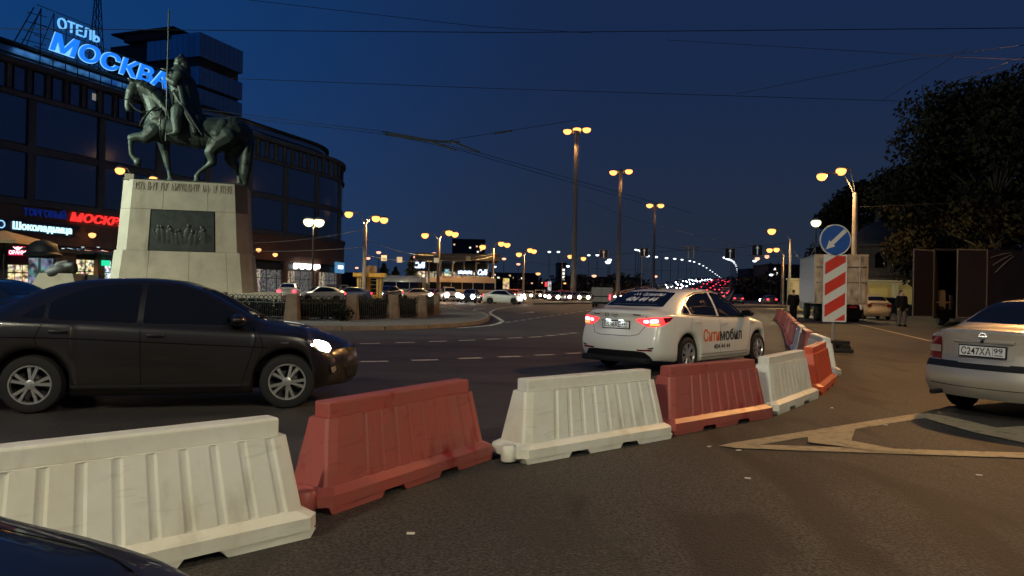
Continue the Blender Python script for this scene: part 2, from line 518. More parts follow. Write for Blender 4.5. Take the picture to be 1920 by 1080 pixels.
def scuffs(m, col, amount):
    add_streaks(m, 5.0, (.35, 1.0, 3.2), .60, .66, col, amount)
scuffs(M_WP, (.46, .44, .37), .30); scuffs(M_RP, (.22, .05, .04), .5); scuffs(M_OP, (.26, .05, .03), .6); scuffs(M_MP, (.10, .03, .025), .6)
BL, BH, BW = 1.97, 0.66, 0.46     # length, height, depth of the foot
def barrier_meshes():
    """foot with two drainage notches and rounded corners; ribbed leaning body; narrow top rail; coupling lugs"""
    out = {}
    # foot: plan outline extruded, notches along the bottom of the long sides
    b = MB()
    hl, hw = BL / 2, BW / 2
    def foot(z0, z1, x0, x1, ins):
        c = 0.07
        pl = []
        for sx, sy in ((1, 1), (-1, 1), (-1, -1), (1, -1)):
            pass
        return [(x1 - c - ins, hw - ins), (x0 + c + ins, hw - ins), (x0 + ins, hw - c - ins), (x0 + ins, -hw + c + ins),
                (x0 + c + ins, -hw + ins), (x1 - c - ins, -hw + ins), (x1 - ins, -hw + c + ins), (x1 - ins, hw - c - ins)]
    lo, mi, hi_, to = foot(0, 0, -hl, hl, 0.01), foot(0, 0, -hl, hl, 0.0), foot(0, 0, -hl, hl, 0.0), foot(0, 0, -hl, hl, 0.055)
    rings = [[(x, y, 0.045) for x, y in mi], [(x, y, 0.06) for x, y in mi], [(x, y, 0.115) for x, y in hi_], [(x, y, 0.150) for x, y in to]]
    vs = [p for r in rings for p in r]; fs = []
    for i in range(3):
        for k in range(8):
            fs.append((i * 8 + k, i * 8 + (k + 1) % 8, (i + 1) * 8 + (k + 1) % 8, (i + 1) * 8 + k))
    fs += [tuple(range(8)), tuple(range(24, 32))]
    b.add(vs, fs)
    for x0, x1 in ((-hl + 0.03, -0.42), (-0.23, 0.23), (0.42, hl - 0.03)):   # three pads leave two notches
        pl0 = [(x1, hw - .012), (x0, hw - .012), (x0, -hw + .012), (x1, -hw + .012)]
        s = 0.035
        v8 = [(x0 + s, -hw + .008, 0), (x1 - s, -hw + .008, 0), (x1 - s, hw - .008, 0), (x0 + s, hw - .008, 0),
              (x0 - (0.0 if x0 < -hl + .1 else 0.012), -hw + .002, 0.05), (x1 + (0.0 if x1 > hl - .1 else 0.012), -hw + .011, 0.05),
              (x1 + (0.0 if x1 > hl - .1 else 0.012), hw - .002, 0.05), (x0 - (0.0 if x0 < -hl + .1 else 0.012), hw - .011, 0.05)]
        b.add(v8, [(3, 2, 1, 0), (4, 5, 6, 7), (0, 1, 5, 4), (1, 2, 6, 5), (2, 3, 7, 6), (3, 0, 4, 7)])
    out['foot'] = b
    # body: leaning trapezoid with ten shallow flutes on both faces
    b = MB()
    z0, z1 = 0.145, 0.56
    nx = 60; nz = 6
    def half(t, x01):
        L0, L1 = BL / 2 - 0.075, BL / 2 - 0.145
        hx = L0 + (L1 - L0) * t
        hy = 0.165 + (0.098 - 0.165) * t
        x = (-1 + 2 * x01) * hx
        return x, hx, hy
    stops = []
    nr = 8; span0, span1 = 0.20, 0.93
    for k in range(nr + 1):
        c = span0 + (span1 - span0) * k / nr
        stops.append(c)
    us = [0.0, 0.012, 0.05]
    for k, c in enumerate(stops):
        us += [c - 0.016, c - 0.008, c + 0.008, c + 0.016]
    us += [0.95, 0.988, 1.0]
    us = sorted(set(round(u, 4) for u in us if 0 <= u <= 1))
    def depth(u, t):
        if t < 0.02 or t > 0.985: return 0
        for k, c in enumerate(stops):
            if abs(u - c) <= 0.0095: return 1.0
        return 0
    ts = [0, 0.03, 0.25, 0.5, 0.75, 0.95, 0.985, 1.0]
    for sgn in (1, -1):
        vs = []
        for t in ts:
            for u in us:
                x, hx, hy = half(t, u)
                z = z0 + (z1 - z0) * t
                e = min(u, 1 - u)
                rnd = 0.030 * max(0, 1 - e / 0.05) ** 2
                y = hy - rnd - 0.008 * depth(u, t)
                vs.append((x, sgn * y, z))
        n = len(us); fs = []
        for i in range(len(ts) - 1):
            for k in range(n - 1):
                fs.append((i * n + k, i * n + k + 1, (i + 1) * n + k + 1, (i + 1) * n + k))
        b.add(vs, fs)
    # ends and top cap
    for u in (0.0, 1.0):
        vs = []
        for t in ts:
            x, hx, hy = half(t, u); z = z0 + (z1 - z0) * t
            e = 0; yy = hy - 0.030
            vs += [(x, yy, z), (x, -yy, z)]
        b.add(vs, [(2 * i, 2 * i + 1, 2 * i + 3, 2 * i + 2) for i in range(len(ts) - 1)])
    x, hx, hy = half(1.0, 1.0)
    b.add([(-hx, -hy + .03, z1), (-hx * .93, -hy, z1), (hx * .93, -hy, z1), (hx, -hy + .03, z1), (hx, hy - .03, z1), (hx * .93, hy, z1), (-hx * .93, hy, z1), (-hx, hy - .03, z1)],
          [tuple(range(8))])
    out['body'] = b
    b = MB()
    hx = BL / 2 - 0.185
    b.bbox((0, 0, (z1 + BH) / 2 - 0.005), (2 * hx, 0.135, BH - z1 + 0.012), 0.016)
    out['top_rail'] = b
    b = MB(); b.lathe([(0.055, 0.02), (0.062, 0.03), (0.062, 0.135), (0.05, 0.15)], 14, Matrix.Translation((-BL / 2 - 0.03, -0.09, 0)))
    b.box((-BL / 2 + 0.0, -0.09, 0.08), (0.10, 0.075, 0.10))
    out['coupling_lug'] = b
    return out
_bm = barrier_meshes()
_bcache = {}
def barrier(p0, p1, m, label, name='plastic_barrier'):
    p0, p1 = Vector((p0[0], p0[1], 0)), Vector((p1[0], p1[1], 0))
    d = p1 - p0; c = (p0 + p1) / 2
    t = thing(name, label, 'barrier', (c.x, c.y, 0.0045), atan2(d.y, d.x), 'plastic barriers along the closed lane')
    for part, mb in _bm.items():
        k = (part, m.name)
        if k not in _bcache:
            _bcache[k] = mb.mesh(part, m, smooth=(True if part in ('coupling_lug',) else False))
        o = link(part, _bcache[k], t)
    return t
def offn(a, c, off):
    """shift the near bottom edge a-c back to the centre line of the barrier"""
    a, c = Vector(a), Vector(c); d = (c - a); n = Vector((-d.y, d.x, 0)).normalized() * off
    return a + n, c + n
def from_edge(pa, pc, m, label, off=0.23):
    a, c = offn(G(*pa), G(*pc), off)
    mid = (a + c) / 2; d = (c - a).normalized() * BL / 2
    return barrier(mid - d, mid + d, m, label)
c = G(603, 1006); d = (G(525, 795, BH) - G(0, 857, BH)); d.z = 0; d.normalize()
c = c + Vector((-d.y, d.x, 0)) * .23; barrier(c - d * BL, c, M_WP, 'white plastic barrier nearest the viewer, cut by the left edge')
from_edge((600, 976), (936, 858), M_RP, 'dusty red plastic barrier between the two nearest white ones')
from_edge((985, 874), (1263, 823), M_WP, 'white plastic barrier below the taxi\'s rear, between two red ones')
from_edge((1262, 819), (1452, 783), M_RP, 'red plastic barrier below the taxi\'s lettered doors')
from_edge((1458, 780), (1537, 747), M_WP, 'white plastic barrier in front of the taxi\'s front wheel')
from_edge((1541, 744), (1572, 715), M_OP, 'bright orange-red plastic barrier at the bend of the row')
# the row bends and runs off along the road
path = [Vector((5.55, 13.0, 0)), Vector((6.1, 15.2, 0)), Vector((6.85, 17.5, 0)), Vector((7.6, 19.7, 0)), Vector((8.3, 21.9, 0)), Vector((9.1, 24.1, 0)),
        Vector((9.85, 26.3, 0)), Vector((10.6, 28.5, 0)), Vector((11.4, 30.7, 0)), Vector((12.2, 33.1, 0)), Vector((13.2, 36.1, 0)), Vector((14.4, 39.9, 0)), Vector((15.7, 44.2, 0))]
row = [(M_WP, 'white plastic barrier just behind the bright orange-red one'),
       (M_RP, 'red plastic barrier second behind the orange-red one, between two white ones'),
       (M_WP, 'white plastic barrier third behind the bright orange-red one'),
       (M_RP, 'red plastic barrier fourth behind the orange-red one, beside the striped sign'),
       (M_MP, 'maroon plastic barrier fifth behind the bright orange-red one'),
       (M_RP, 'red plastic barrier sixth behind the bright orange-red one'),
       (M_MP, 'maroon plastic barrier seventh behind the bright orange-red one'),
       (M_RP, 'red plastic barrier eighth behind the bright orange-red one'),
       (M_MP, 'maroon plastic barrier ninth behind the orange-red one'),
       (M_MP, 'maroon plastic barrier in the distance, third from the far end'),
       (M_MP, 'maroon plastic barrier second from the far end of the row'),
       (M_MP, 'maroon plastic barrier at the very far end of the row')]
for (m, lab), a, c in zip(row, path[:-1], path[1:]):
    mid = (a + c) / 2; d = (c - a).normalized() * BL / 2
    barrier(mid - d, mid + d, m, lab)

# ================================================================== car builder
M_TYRE = mat('tyre_rubber', (0.012, 0.012, 0.012), 0.8, spec=0.3)
M_RIM = mat('alloy_rim', (0.62, 0.61, 0.58), 0.28, metal=0.85)
M_RIMD = mat('rim_barrel', (0.05, 0.05, 0.05), 0.5, metal=0.5)
M_GLASS = mat('tinted_glass', (0.006, 0.007, 0.009), 0.04, spec=0.55)
M_BLACK = mat('black_trim', (0.010, 0.010, 0.011), 0.6, spec=0.3)
M_UNDER = mat('underbody', (0.004, 0.004, 0.004), 0.95, spec=0.05)
M_CHROME = mat('chrome', (0.7, 0.7, 0.68), 0.12, metal=1.0)
M_PLATE = mat('plate_white', (0.72, 0.72, 0.68), 0.45)
M_INK = mat('plate_ink', (0.008, 0.008, 0.01), 0.6)
M_HEADON = glow('headlight_lit', (1.0, 0.93, 0.80), 14.0)
M_HEADON_COOL = glow('headlight_lit_cool', (0.85, 0.95, 1.0), 14.0)
M_HEADOFF = mat('headlight_glass', (0.35, 0.35, 0.34), 0.08, metal=0.6, coat=1.0)
M_TAILON = glow('taillight_lit', (1.0, 0.03, 0.035), 2.2)
M_TAILCORE = glow('taillight_core', (1.0, 0.30, 0.36), 6.0)
M_TAILAMB = glow('taillight_amber', (1.0, 0.30, 0.05), 2.5)
M_TAILOFF = mat('taillight_red', (0.16, 0.008, 0.010), 0.12, coat=0.6)
M_TAILCLEAR = mat('taillight_clear', (0.35, 0.27, 0.22), 0.15, coat=0.6)

def body_rows(zb, zs, zt, w, wt):
    """half cross-section from the sill up to the middle of the roof or bonnet"""
    H = zs - zb
    rows = [(w - 0.07, zb), (w - 0.018, zb + 0.04 * H), (w - 0.004, zb + 0.20 * H), (w, zb + 0.42 * H), (w - 0.004, zb + 0.62 * H),
            (w - 0.010, zb + 0.80 * H), (w - 0.016, zb + 0.90 * H), (w - 0.030, zs - 0.012), (w - 0.052, zs + 0.006)]
    D = zt - zs
    cr = min(0.055, 0.45 * D)
    y0, z0 = w - 0.052, zs + 0.006
    y1, z1 = min(wt, y0 - 0.01), zt - cr
    z1 = max(z1, z0 + 0.002)
    for k in (0.15, 0.4, 0.7, 1.0):
        bow = 0.022 * sin(pi * k) * min(1, D / 0.4)
        rows.append((y0 + (y1 - y0) * k + bow, z0 + (z1 - z0) * k))
    rows += [(y1 - 0.045, z1 + 0.55 * (zt - z1)), (y1 * 0.80, z1 + 0.80 * (zt - z1)), (y1 * 0.5, z1 + 0.95 * (zt - z1)), (0.0, zt)]
    return rows

def car_body_mesh(sp, dens=1.0):
    xr, xf = sp['xr'], sp['xf']
    w, zs, zt, wt, zb = pch(sp['w']), pch(sp['zs']), pch(sp['zt']), pch(sp['wt']), pch(sp['zb'])
    Ra, zw = sp['ra'], sp['rw']
    xs = []
    n = int(56 * dens)
    for k in range(n + 1):
        xs.append(xr + (xf - xr) * k / n)
    xs += [xr + e for e in (0.012, 0.03, 0.06, 0.1, 0.15)] + [xf - e for e in (0.012, 0.03, 0.06, 0.1, 0.15)]
    arch = {}
    xs = [x for x in xs if all(abs(x - a) > Ra + 0.012 for a in sp['axles'])]
    m = int(18 * dens)
    for a in sp['axles']:
        for k in range(m + 1):
            th = pi * k / m
            x = a + Ra * cos(th); arch[x] = zw + Ra * sin(th); xs.append(x)
        for s in (-1, 1):
            xs.append(a + s * (Ra + 0.003))
    xs = sorted(set(xs))
    wr, wf = w(xr), w(xf)
    dxr, dxf = pch(sp['rear']), pch(sp['front'])
    def deform(x, y, z):
        kr = sstep(xr + 0.75, xr, x); kf = sstep(xf - 0.75, xf, x)
        ax = x + kr * (dxr(z) + sp['bulge_r'] * min(1, (y / wr) ** 2)) - kf * (dxf(z) + sp['bulge_f'] * min(1.0, (y / wf) ** 2))
        return Vector((ax, y, z))
    vs, fs = [], []
    rows0 = None
    for x in xs:
        zbb = arch.get(x, zb(x))
        rw = body_rows(zbb, max(zs(x), zbb + 0.05), zt(x), w(x), wt(x))
        full = rw + [(-y, z) for y, z in reversed(rw[:-1])]
        for y, z in full: vs.append(deform(x, y, z))
        nrow = len(full)
    for i in range(len(xs) - 1):
        for k in range(nrow - 1):
            fs.append((i * nrow + k, i * nrow + k + 1, (i + 1) * nrow + k + 1, (i + 1) * nrow + k))
    # end caps as grids between left and right halves
    mrow = (nrow + 1) // 2
    for xe in (xr, xf):
        rw = body_rows(zb(xe), zs(xe), zt(xe), w(xe), wt(xe))
        J = 12; o = len(vs)
        for y, z in rw:
            for j in range(J + 1):
                vs.append(deform(xe, y * (1 - 2 * j / J), z))
        for i in range(mrow - 1):
            for j in range(J):
                fs.append((o + i * (J + 1) + j, o + i * (J + 1) + j + 1, o + (i + 1) * (J + 1) + j + 1, o + (i + 1) * (J + 1) + j))
    bm = bmesh.new()
    bv = [bm.verts.new(v) for v in vs]
    for f in fs:
        try: bm.faces.new([bv[i] for i in f])
        except ValueError: pass
    bmesh.ops.remove_doubles(bm, verts=bm.verts, dist=0.0012)
    bmesh.ops.dissolve_degenerate(bm, edges=bm.edges, dist=0.0008)
    bmesh.ops.recalc_face_normals(bm, faces=bm.faces)
    for f in bm.faces: f.smooth = True
    me = bpy.data.meshes.new('body'); bm.to_mesh(me)
    bvh = BVHTree.FromBMesh(bm); bm.free()
    return me, bvh

VIEWS = {  # origin, right, up, ray direction
    'R': (Vector((0, -4, 0)), Vector((1, 0, 0)), Vector((0, 0, 1)), Vector((0, 1, 0))),
    'L': (Vector((0, 4, 0)), Vector((1, 0, 0)), Vector((0, 0, 1)), Vector((0, -1, 0))),
    'B': (Vector((-6, 0, 0)), Vector((0, -1, 0)), Vector((0, 0, 1)), Vector((1, 0, 0))),
    'F': (Vector((6, 0, 0)), Vector((0, 1, 0)), Vector((0, 0, 1)), Vector((-1, 0, 0))),
    'T': (Vector((0, 0, 4)), Vector((1, 0, 0)), Vector((0, 1, 0)), Vector((0, 0, -1))),
}
def view_az(deg):
    """looking at the car horizontally from azimuth deg (0 = from the front, 90 = from its left)"""
    a = R(deg); d = Vector((cos(a), sin(a), 0))
    return (d * 6, Vector((-sin(a), cos(a), 0)), Vector((0, 0, 1)), -d)

def project(bvh, view, verts2, off):
    o, u, v, d = VIEWS[view] if isinstance(view, str) else view
    out = []; last = None
    for p in verts2:
        s = o + u * p[0] + v * p[1]
        hit, nrm, _, _ = bvh.ray_cast(s, d)
        if hit is None:
            hit, nrm, _, _ = bvh.find_nearest(s + d * (last or 4))
            nrm = -d if nrm is None else nrm
        else:
            last = (hit - s).length
        if nrm.dot(d) > 0: nrm = -nrm
        out.append(hit + nrm * off * 0.6 - d * off * 0.4)
    return out
def patch(name, bvh, view, outline, m, parent, off=0.004, seg=0.06, rnd=0):
    """a piece of skin: outline in the given view, wrapped on the body"""
    if rnd:
        outline = round_poly(outline, rnd)
    bm = bmesh.new()
    f = bm.faces.new([bm.verts.new((p[0], p[1], 0)) for p in outline])
    bmesh.ops.triangulate(bm, faces=bm.faces)
    for _ in range(6):
        es = [e for e in bm.edges if e.calc_length() > seg]
        if not es: break
        bmesh.ops.subdivide_edges(bm, edges=es, cuts=1)
        bmesh.ops.triangulate(bm, faces=[f for f in bm.faces if len(f.verts) > 3])
    bm.verts.ensure_lookup_table()
    vs = [(v.co.x, v.co.y) for v in bm.verts]; fs = [[v.index for v in f.verts] for f in bm.faces]
    bm.free()
    pv = project(bvh, view, vs, off)
    me = bpy.data.meshes.new(name); me.from_pydata([tuple(p) for p in pv], [], fs)
    me.materials.append(m)
    me.polygons.foreach_set('use_smooth', [True] * len(fs))
    bm = bmesh.new(); bm.from_mesh(me); bmesh.ops.recalc_face_normals(bm, faces=bm.faces)
    d = (VIEWS[view] if isinstance(view, str) else view)[3]
    if sum((f.normal.dot(d) for f in bm.faces)) > 0:
        bmesh.ops.reverse_faces(bm, faces=bm.faces)
    bm.to_mesh(me); bm.free(); me.update()
    return link(name, me, parent)
def round_poly(pl, r, n=4):
    out = []; N_ = len(pl)
    for i in range(N_):
        p = Vector((*pl[i][:2], 0)); a = Vector((*pl[i - 1][:2], 0)); c = Vector((*pl[(i + 1) % N_][:2], 0))
        ra = min(r, (a - p).length * 0.45); rc = min(r, (c - p).length * 0.45)
        s = p + (a - p).normalized() * ra; e = p + (c - p).normalized() * rc
        for k in range(n + 1):
            t = k / n
            q = s * (1 - t) ** 2 + p * 2 * t * (1 - t) + e * t * t
            out.append((q.x, q.y))
    return out
def seam(name, bvh, view, pts, m, parent, wd=0.006, off=0.0025, closed=False):
    """thin panel gap along a polyline"""
    pts = [Vector((*p, 0)) for p in pts]
    if closed: pts.append(pts[0])
    dense = []
    for a, c in zip(pts[:-1], pts[1:]):
        n = max(1, int((c - a).length / 0.05))
        for k in range(n): dense.append(a.lerp(c, k / n))
    dense.append(pts[-1])
    vs = []
    for i, p in enumerate(dense):
        d = (dense[min(i + 1, len(dense) - 1)] - dense[max(i - 1, 0)]).normalized()
        n = Vector((-d.y, d.x, 0)) * wd / 2
        vs += [(p.x + n.x, p.y + n.y), (p.x - n.x, p.y - n.y)]
    pv = project(bvh, view, vs, off)
    fs = [(2 * i, 2 * i + 1, 2 * i + 3, 2 * i + 2) for i in range(len(dense) - 1)]
    me = bpy.data.meshes.new(name); me.from_pydata([tuple(p) for p in pv], [], fs); me.materials.append(m); me.update()
    return link(name, me, parent)
def skin_text(name, bvh, view, s, size, at, m, parent, off=0.005, width=None, **kw):
    v, f = text_verts(s, size, **kw)
    x0 = min(p.x for p in v); x1 = max(p.x for p in v)
    k = width / (x1 - x0) if width else 1
    v2 = [((p.x - x0) * k + at[0], p.y + at[1]) for p in v]
    pv = project(bvh, view, v2, off)
    me = bpy.data.meshes.new(name); me.from_pydata([tuple(p) for p in pv], [], f); me.materials.append(m); me.update()
    return link(name, me, parent)
def mirror(pl): return [(-p[0], p[1]) for p in pl]

_wheel_cache = {}
def wheel_meshes(r, wd, style):
    k = (r, wd, style)
    if k in _wheel_cache: return _wheel_cache[k]
    rr = r * 0.665
    T = Matrix.Rotation(R(90), 4, 'X')      # axle along Y, outer face at -Y
    t = MB()
    t.lathe([(rr * 0.97, -wd / 2 + .02), (rr + .008, -wd / 2), (r * 0.86, -wd / 2 - .004), (r * 0.955, -wd / 2 + 0.012), (r, -wd / 2 + 0.045), (r, wd / 2 - 0.045),
             (r * 0.955, wd / 2 - 0.012), (r * 0.86, wd / 2 + .004), (rr + .008, wd / 2), (rr * .97, wd / 2 - .02)], 40, T, close=True)
    b = MB()
    b.cur = 1
    b.lathe([(rr * 0.97, wd / 2 - 0.012), (rr * 0.97, -wd / 2 + 0.03), (0.02, -wd / 2 + 0.05)], 32, T, cap=False)
    b.cur = 0
    b.lathe([(rr * 0.90, wd / 2 - 0.030), (rr * 0.94, wd / 2 + 0.001), (rr * 1.01, wd / 2 + 0.002), (rr * 1.015, wd / 2 - 0.02)], 40, T, cap=False)
    z = wd / 2 - 0.012
    ns = 5 if style == 'five' else 7
    for i in range(ns):
        a = 2 * pi * i / ns + 0.3
        for s in ((-1, 1) if style == 'five' else (0,)):
            a0 = a + s * 0.10; a1 = a + s * 0.21
            p0 = Vector((cos(a0) * rr * 0.20, sin(a0) * rr * 0.20, z + 0.004)); p1 = Vector((cos(a1) * rr * 0.93, sin(a1) * rr * 0.93, z - 0.004))
            d = (p1 - p0).normalized(); n = Vector((-d.y, d.x, 0))
            w0, w1 = (0.018, 0.022) if style == 'five' else (0.020, 0.042)
            h = Vector((0, 0, 0.022))
            vs = [p0 + n * w0, p0 - n * w0, p1 - n * w1, p1 + n * w1]
            vs = [q - h for q in vs] + [p0 + n * w0 * .7, p0 - n * w0 * .7, p1 - n * w1 * .7, p1 + n * w1 * .7]
            b.add(vs, [(0, 1, 2, 3), (7, 6, 5, 4), (0, 4, 5, 1), (1, 5, 6, 2), (2, 6, 7, 3), (3, 7, 4, 0)], T)
    b.lathe([(rr * 0.27, z - 0.02), (rr * 0.25, z + 0.008), (rr * 0.15, z + 0.014), (0.005, z + 0.015)], 20, T)
    res = (t.mesh('wheel', M_TYRE, True), b.mesh('rim', [M_RIM, M_RIMD], True))
    _wheel_cache[k] = res
    return res
def add_wheels(root, sp, style='five', turn=0.0, spin=(0.2, 0.5)):
    tm, rm = wheel_meshes(sp['rw'], sp.get('tw', 0.20), style)
    for i, ax in enumerate(sp['axles']):
        for s in (-1, 1):
            o = link('wheel', tm, root)
            o.location = (ax, s * (sp['track'] / 2), sp['rw'])
            o.rotation_euler = (0, spin[i] * (1 if s < 0 else -1), (pi if s > 0 else 0) + (turn if i == 1 else 0))
            link('rim', rm, o)

def side_parts(root, bvh, sp, paint, sides='RL', handle=None, seams=True):
    for v in sides:
        for nm, pl in sp['glass'].items():
            g = patch('side_window', bvh, v, pl, M_GLASS, root, 0.004, rnd=0.035)
            if sp.get('win_trim'):
                seam('window_trim', bvh, v, sp['win_trim'], sp.get('trim_mat', M_BLACK), g, 0.022, 0.006)
        if seams:
            for pl in sp['door_seams']:
                seam('door_gap', bvh, v, pl, M_UNDER, root, 0.008)
        for x, z in sp['handles']:
            s = -1 if v == 'R' else 1
            hit = project(bvh, v, [(x, z)], 0.0)[0]
            hb = MB(); hb.bbox((hit.x, hit.y + s * 0.022, hit.z), (0.17, 0.022, 0.026), 0.009)
            hb.box((hit.x - .07, hit.y + s * 0.008, hit.z), (0.02, 0.03, 0.02)); hb.box((hit.x + .07, hit.y + s * 0.008, hit.z), (0.02, 0.03, 0.02))
            hb.build('door_handle', handle or paint, root, True)
        # door mirror
        s = -1 if v == 'R' else 1
        mx, mz = sp['mirror']
        hit = project(bvh, v, [(mx, mz)], 0.0)[0]
        bm = bmesh.new(); bmesh.ops.create_uvsphere(bm, u_segments=16, v_segments=10, radius=1)
        mb = MB(); vs = []
        for q in bm.verts:
            x, y, z = q.co
            vs.append((hit.x + 0.02 + 0.095 * x * (1 - 0.2 * z) - (0.04 if x < 0 else 0) * 0, hit.y + s * (0.115 + 0.115 * y), hit.z + 0.05 + 0.068 * z * (1 + 0.12 * y * s)))
        bm.verts.ensure_lookup_table()
        mb.add(vs, [[w_.index for w_ in f.verts] for f in bm.faces]); bm.free()
        mb.tube((hit.x + 0.03, hit.y - s * 0.02, hit.z), (hit.x + 0.02, hit.y + s * 0.08, hit.z + 0.02), 0.03, 0.025, 8)
        mo = mb.build('door_mirror', sp.get('mirror_mat', paint), root, True)
        g = MB(); g.bbox((hit.x - 0.079, hit.y + s * 0.115, hit.z + 0.05), (0.008, 0.165, 0.10), 0.003)
        g.build('mirror_glass', M_GLASS, mo)

def underbody(root, sp):
    b = MB()
    xr, xf = sp['xr'], sp['xf']
    b.box(((xr + xf) / 2, 0, 0.42), (xf - xr - 0.86, 1.10, 0.42))
    for ax in sp['axles']:
        for s in (-1, 1):
            b.box((ax, s * 0.60, 0.55), (0.70, 0.16, 0.30))
    b.tube((sp['axles'][0], -sp['track'] / 2, sp['rw']), (sp['axles'][0], sp['track'] / 2, sp['rw']), 0.05)
    b.tube((sp['axles'][1], -sp['track'] / 2, sp['rw']), (sp['axles'][1], sp['track'] / 2, sp['rw']), 0.05)
    b.build('underbody', M_UNDER, root)

def license_plate(root, M, text, region, wd=0.52, ht=0.112):
    """white plate with black frame, lettering laid on it; M: frame with Z towards the viewer"""
    f = MB(); f.bbox((0, 0, 0.0), (wd + 0.03, ht + 0.03, 0.014), 0.004)
    f.v = [M @ p for p in f.v]
    fr = f.build('number_plate', M_BLACK, root)
    p = MB(); p.box((0, 0, 0.009), (wd, ht, 0.004)); p.v = [M @ q for q in p.v]
    p.build('plate_face', M_PLATE, fr)
    text_obj('plate_lettering', text, 0.115, M @ Matrix.Translation((-wd / 2 + 0.022, -0.040, 0.013)), M_INK, fr, width=wd * 0.66, bold=0.0015)
    text_obj('plate_lettering', region, 0.080, M @ Matrix.Translation((wd / 2 - 0.125, -0.012, 0.013)), M_INK, fr, width=0.10, bold=0.001)
    d = MB(); d.box((wd / 2 - 0.135, 0, 0.0118), (0.004, ht * 0.95, 0.001)); d.box((wd / 2 - 0.07, -0.036, 0.0118), (0.09, 0.010, 0.001)); d.v = [M @ q for q in d.v]
    d.build('plate_rule', M_INK, fr)
    return fr

def sedan_spec():
    return dict(
        xr=-2.20, xf=2.20, ra=0.372, rw=0.308, track=1.50, axles=(-1.235, 1.365), tw=0.195,
        w=[(-2.20, .665), (-2.185, .72), (-2.15, .765), (-2.05, .805), (-1.85, .838), (-1.3, .862), (0, .865), (1.3, .862), (1.75, .835), (2.0, .775), (2.12, .71), (2.18, .64), (2.20, .57)],
        zs=[(-2.20, .93), (-2.1, .975), (-1.8, 1.0), (-1.2, .985), (0, .93), (0.9, .89), (1.3, .865), (1.8, .78), (2.1, .68), (2.2, .62)],
        zt=[(-2.20, 1.025), (-2.17, 1.06), (-2.10, 1.075), (-1.75, 1.105), (-1.66, 1.135), (-1.05, 1.395), (-0.75, 1.445), (-0.25, 1.468), (0.10, 1.445), (0.35, 1.375), (1.08, 1.0), (1.16, .975), (1.5, .925), (1.85, .845), (2.1, .745), (2.2, .66)],
        wt=[(-2.20, .60), (-1.9, .66), (-1.68, .66), (-1.05, .555), (-0.3, .575), (0.3, .585), (1.05, .70), (1.5, .70), (2.0, .62), (2.2, .50)],
        zb=[(-2.20, .235), (-1.9, .215), (-1.0, .175), (1.0, .175), (1.9, .195), (2.2, .225)],
        rear=[(0.2, .10), (.30, .045), (.42, .0), (.55, .0), (.68, .035), (.80, .085), (.93, .075), (1.02, .035), (1.08, .03)],
        front=[(0.2, .10), (.30, .02), (.45, .0), (.55, .01), (.65, .05), (.8, .12), (1.0, .2)],
        bulge_r=0.10, bulge_f=0.30,
        glass=dict(front=[(0.98, .945), (0.86, 1.035), (0.36, 1.325), (0.12, 1.378), (-0.155, 1.392), (-0.165, .965)],
                   rear=[(-0.225, .97), (-0.215, 1.392), (-0.62, 1.368), (-0.88, 1.30), (-1.10, 1.18), (-1.095, 1.005)],
                   quarter=[(-1.135, 1.008), (-1.14, 1.165), (-1.27, 1.085), (-1.36, 1.025)]),
        door_seams=[[(0.98, .93), (1.02, .80), (0.95, .55), (0.86, .25), (-0.16, .235), (-0.185, .94)],
                    [(-0.16, .24), (-0.90, .24), (-0.98, .42), (-1.14, .62), (-1.20, .80), (-1.12, .99)]],
        handles=[(-0.03, .835), (-0.98, .875)], mirror=(0.80, .965))

# ================================================================== the white taxi
def paint(name, col, flake=0.0, rough=0.28, coat=1.0, metal=0.0):
    return mat(name, col, rough, metal=metal, coat=coat, noise=(2.2, 0.35, 0.75), col2=tuple(c * 0.93 for c in col))
M_TAXI = paint('taxi_white', (0.76, 0.75, 0.68))
M_DARK = paint('dark_brown_paint', (0.0075, 0.0055, 0.0045), rough=0.32, coat=0.6)
M_SILVER = paint('silver_paint', (0.46, 0.41, 0.33), rough=0.34, metal=0.35)
M_NAVY = paint('navy_paint', (0.0025, 0.005, 0.013), rough=0.45, coat=0.35)
M_TEXTBLK = mat('vinyl_black', (0.012, 0.012, 0.014), 0.4)
M_TEXTORG = mat('vinyl_orange', (0.72, 0.13, 0.02), 0.4)
M_TEXTWHT = mat('vinyl_white', (0.72, 0.72, 0.72), 0.5)

def glazing_ends(root, bvh, sp, wind, rearw, trim=True):
    f = patch('windscreen', bvh, 'T', wind, M_GLASS, root, 0.004, rnd=0.06)
    r = patch('rear_window', bvh, 'T', rearw, M_GLASS, root, 0.004, rnd=0.05)
    return f, r

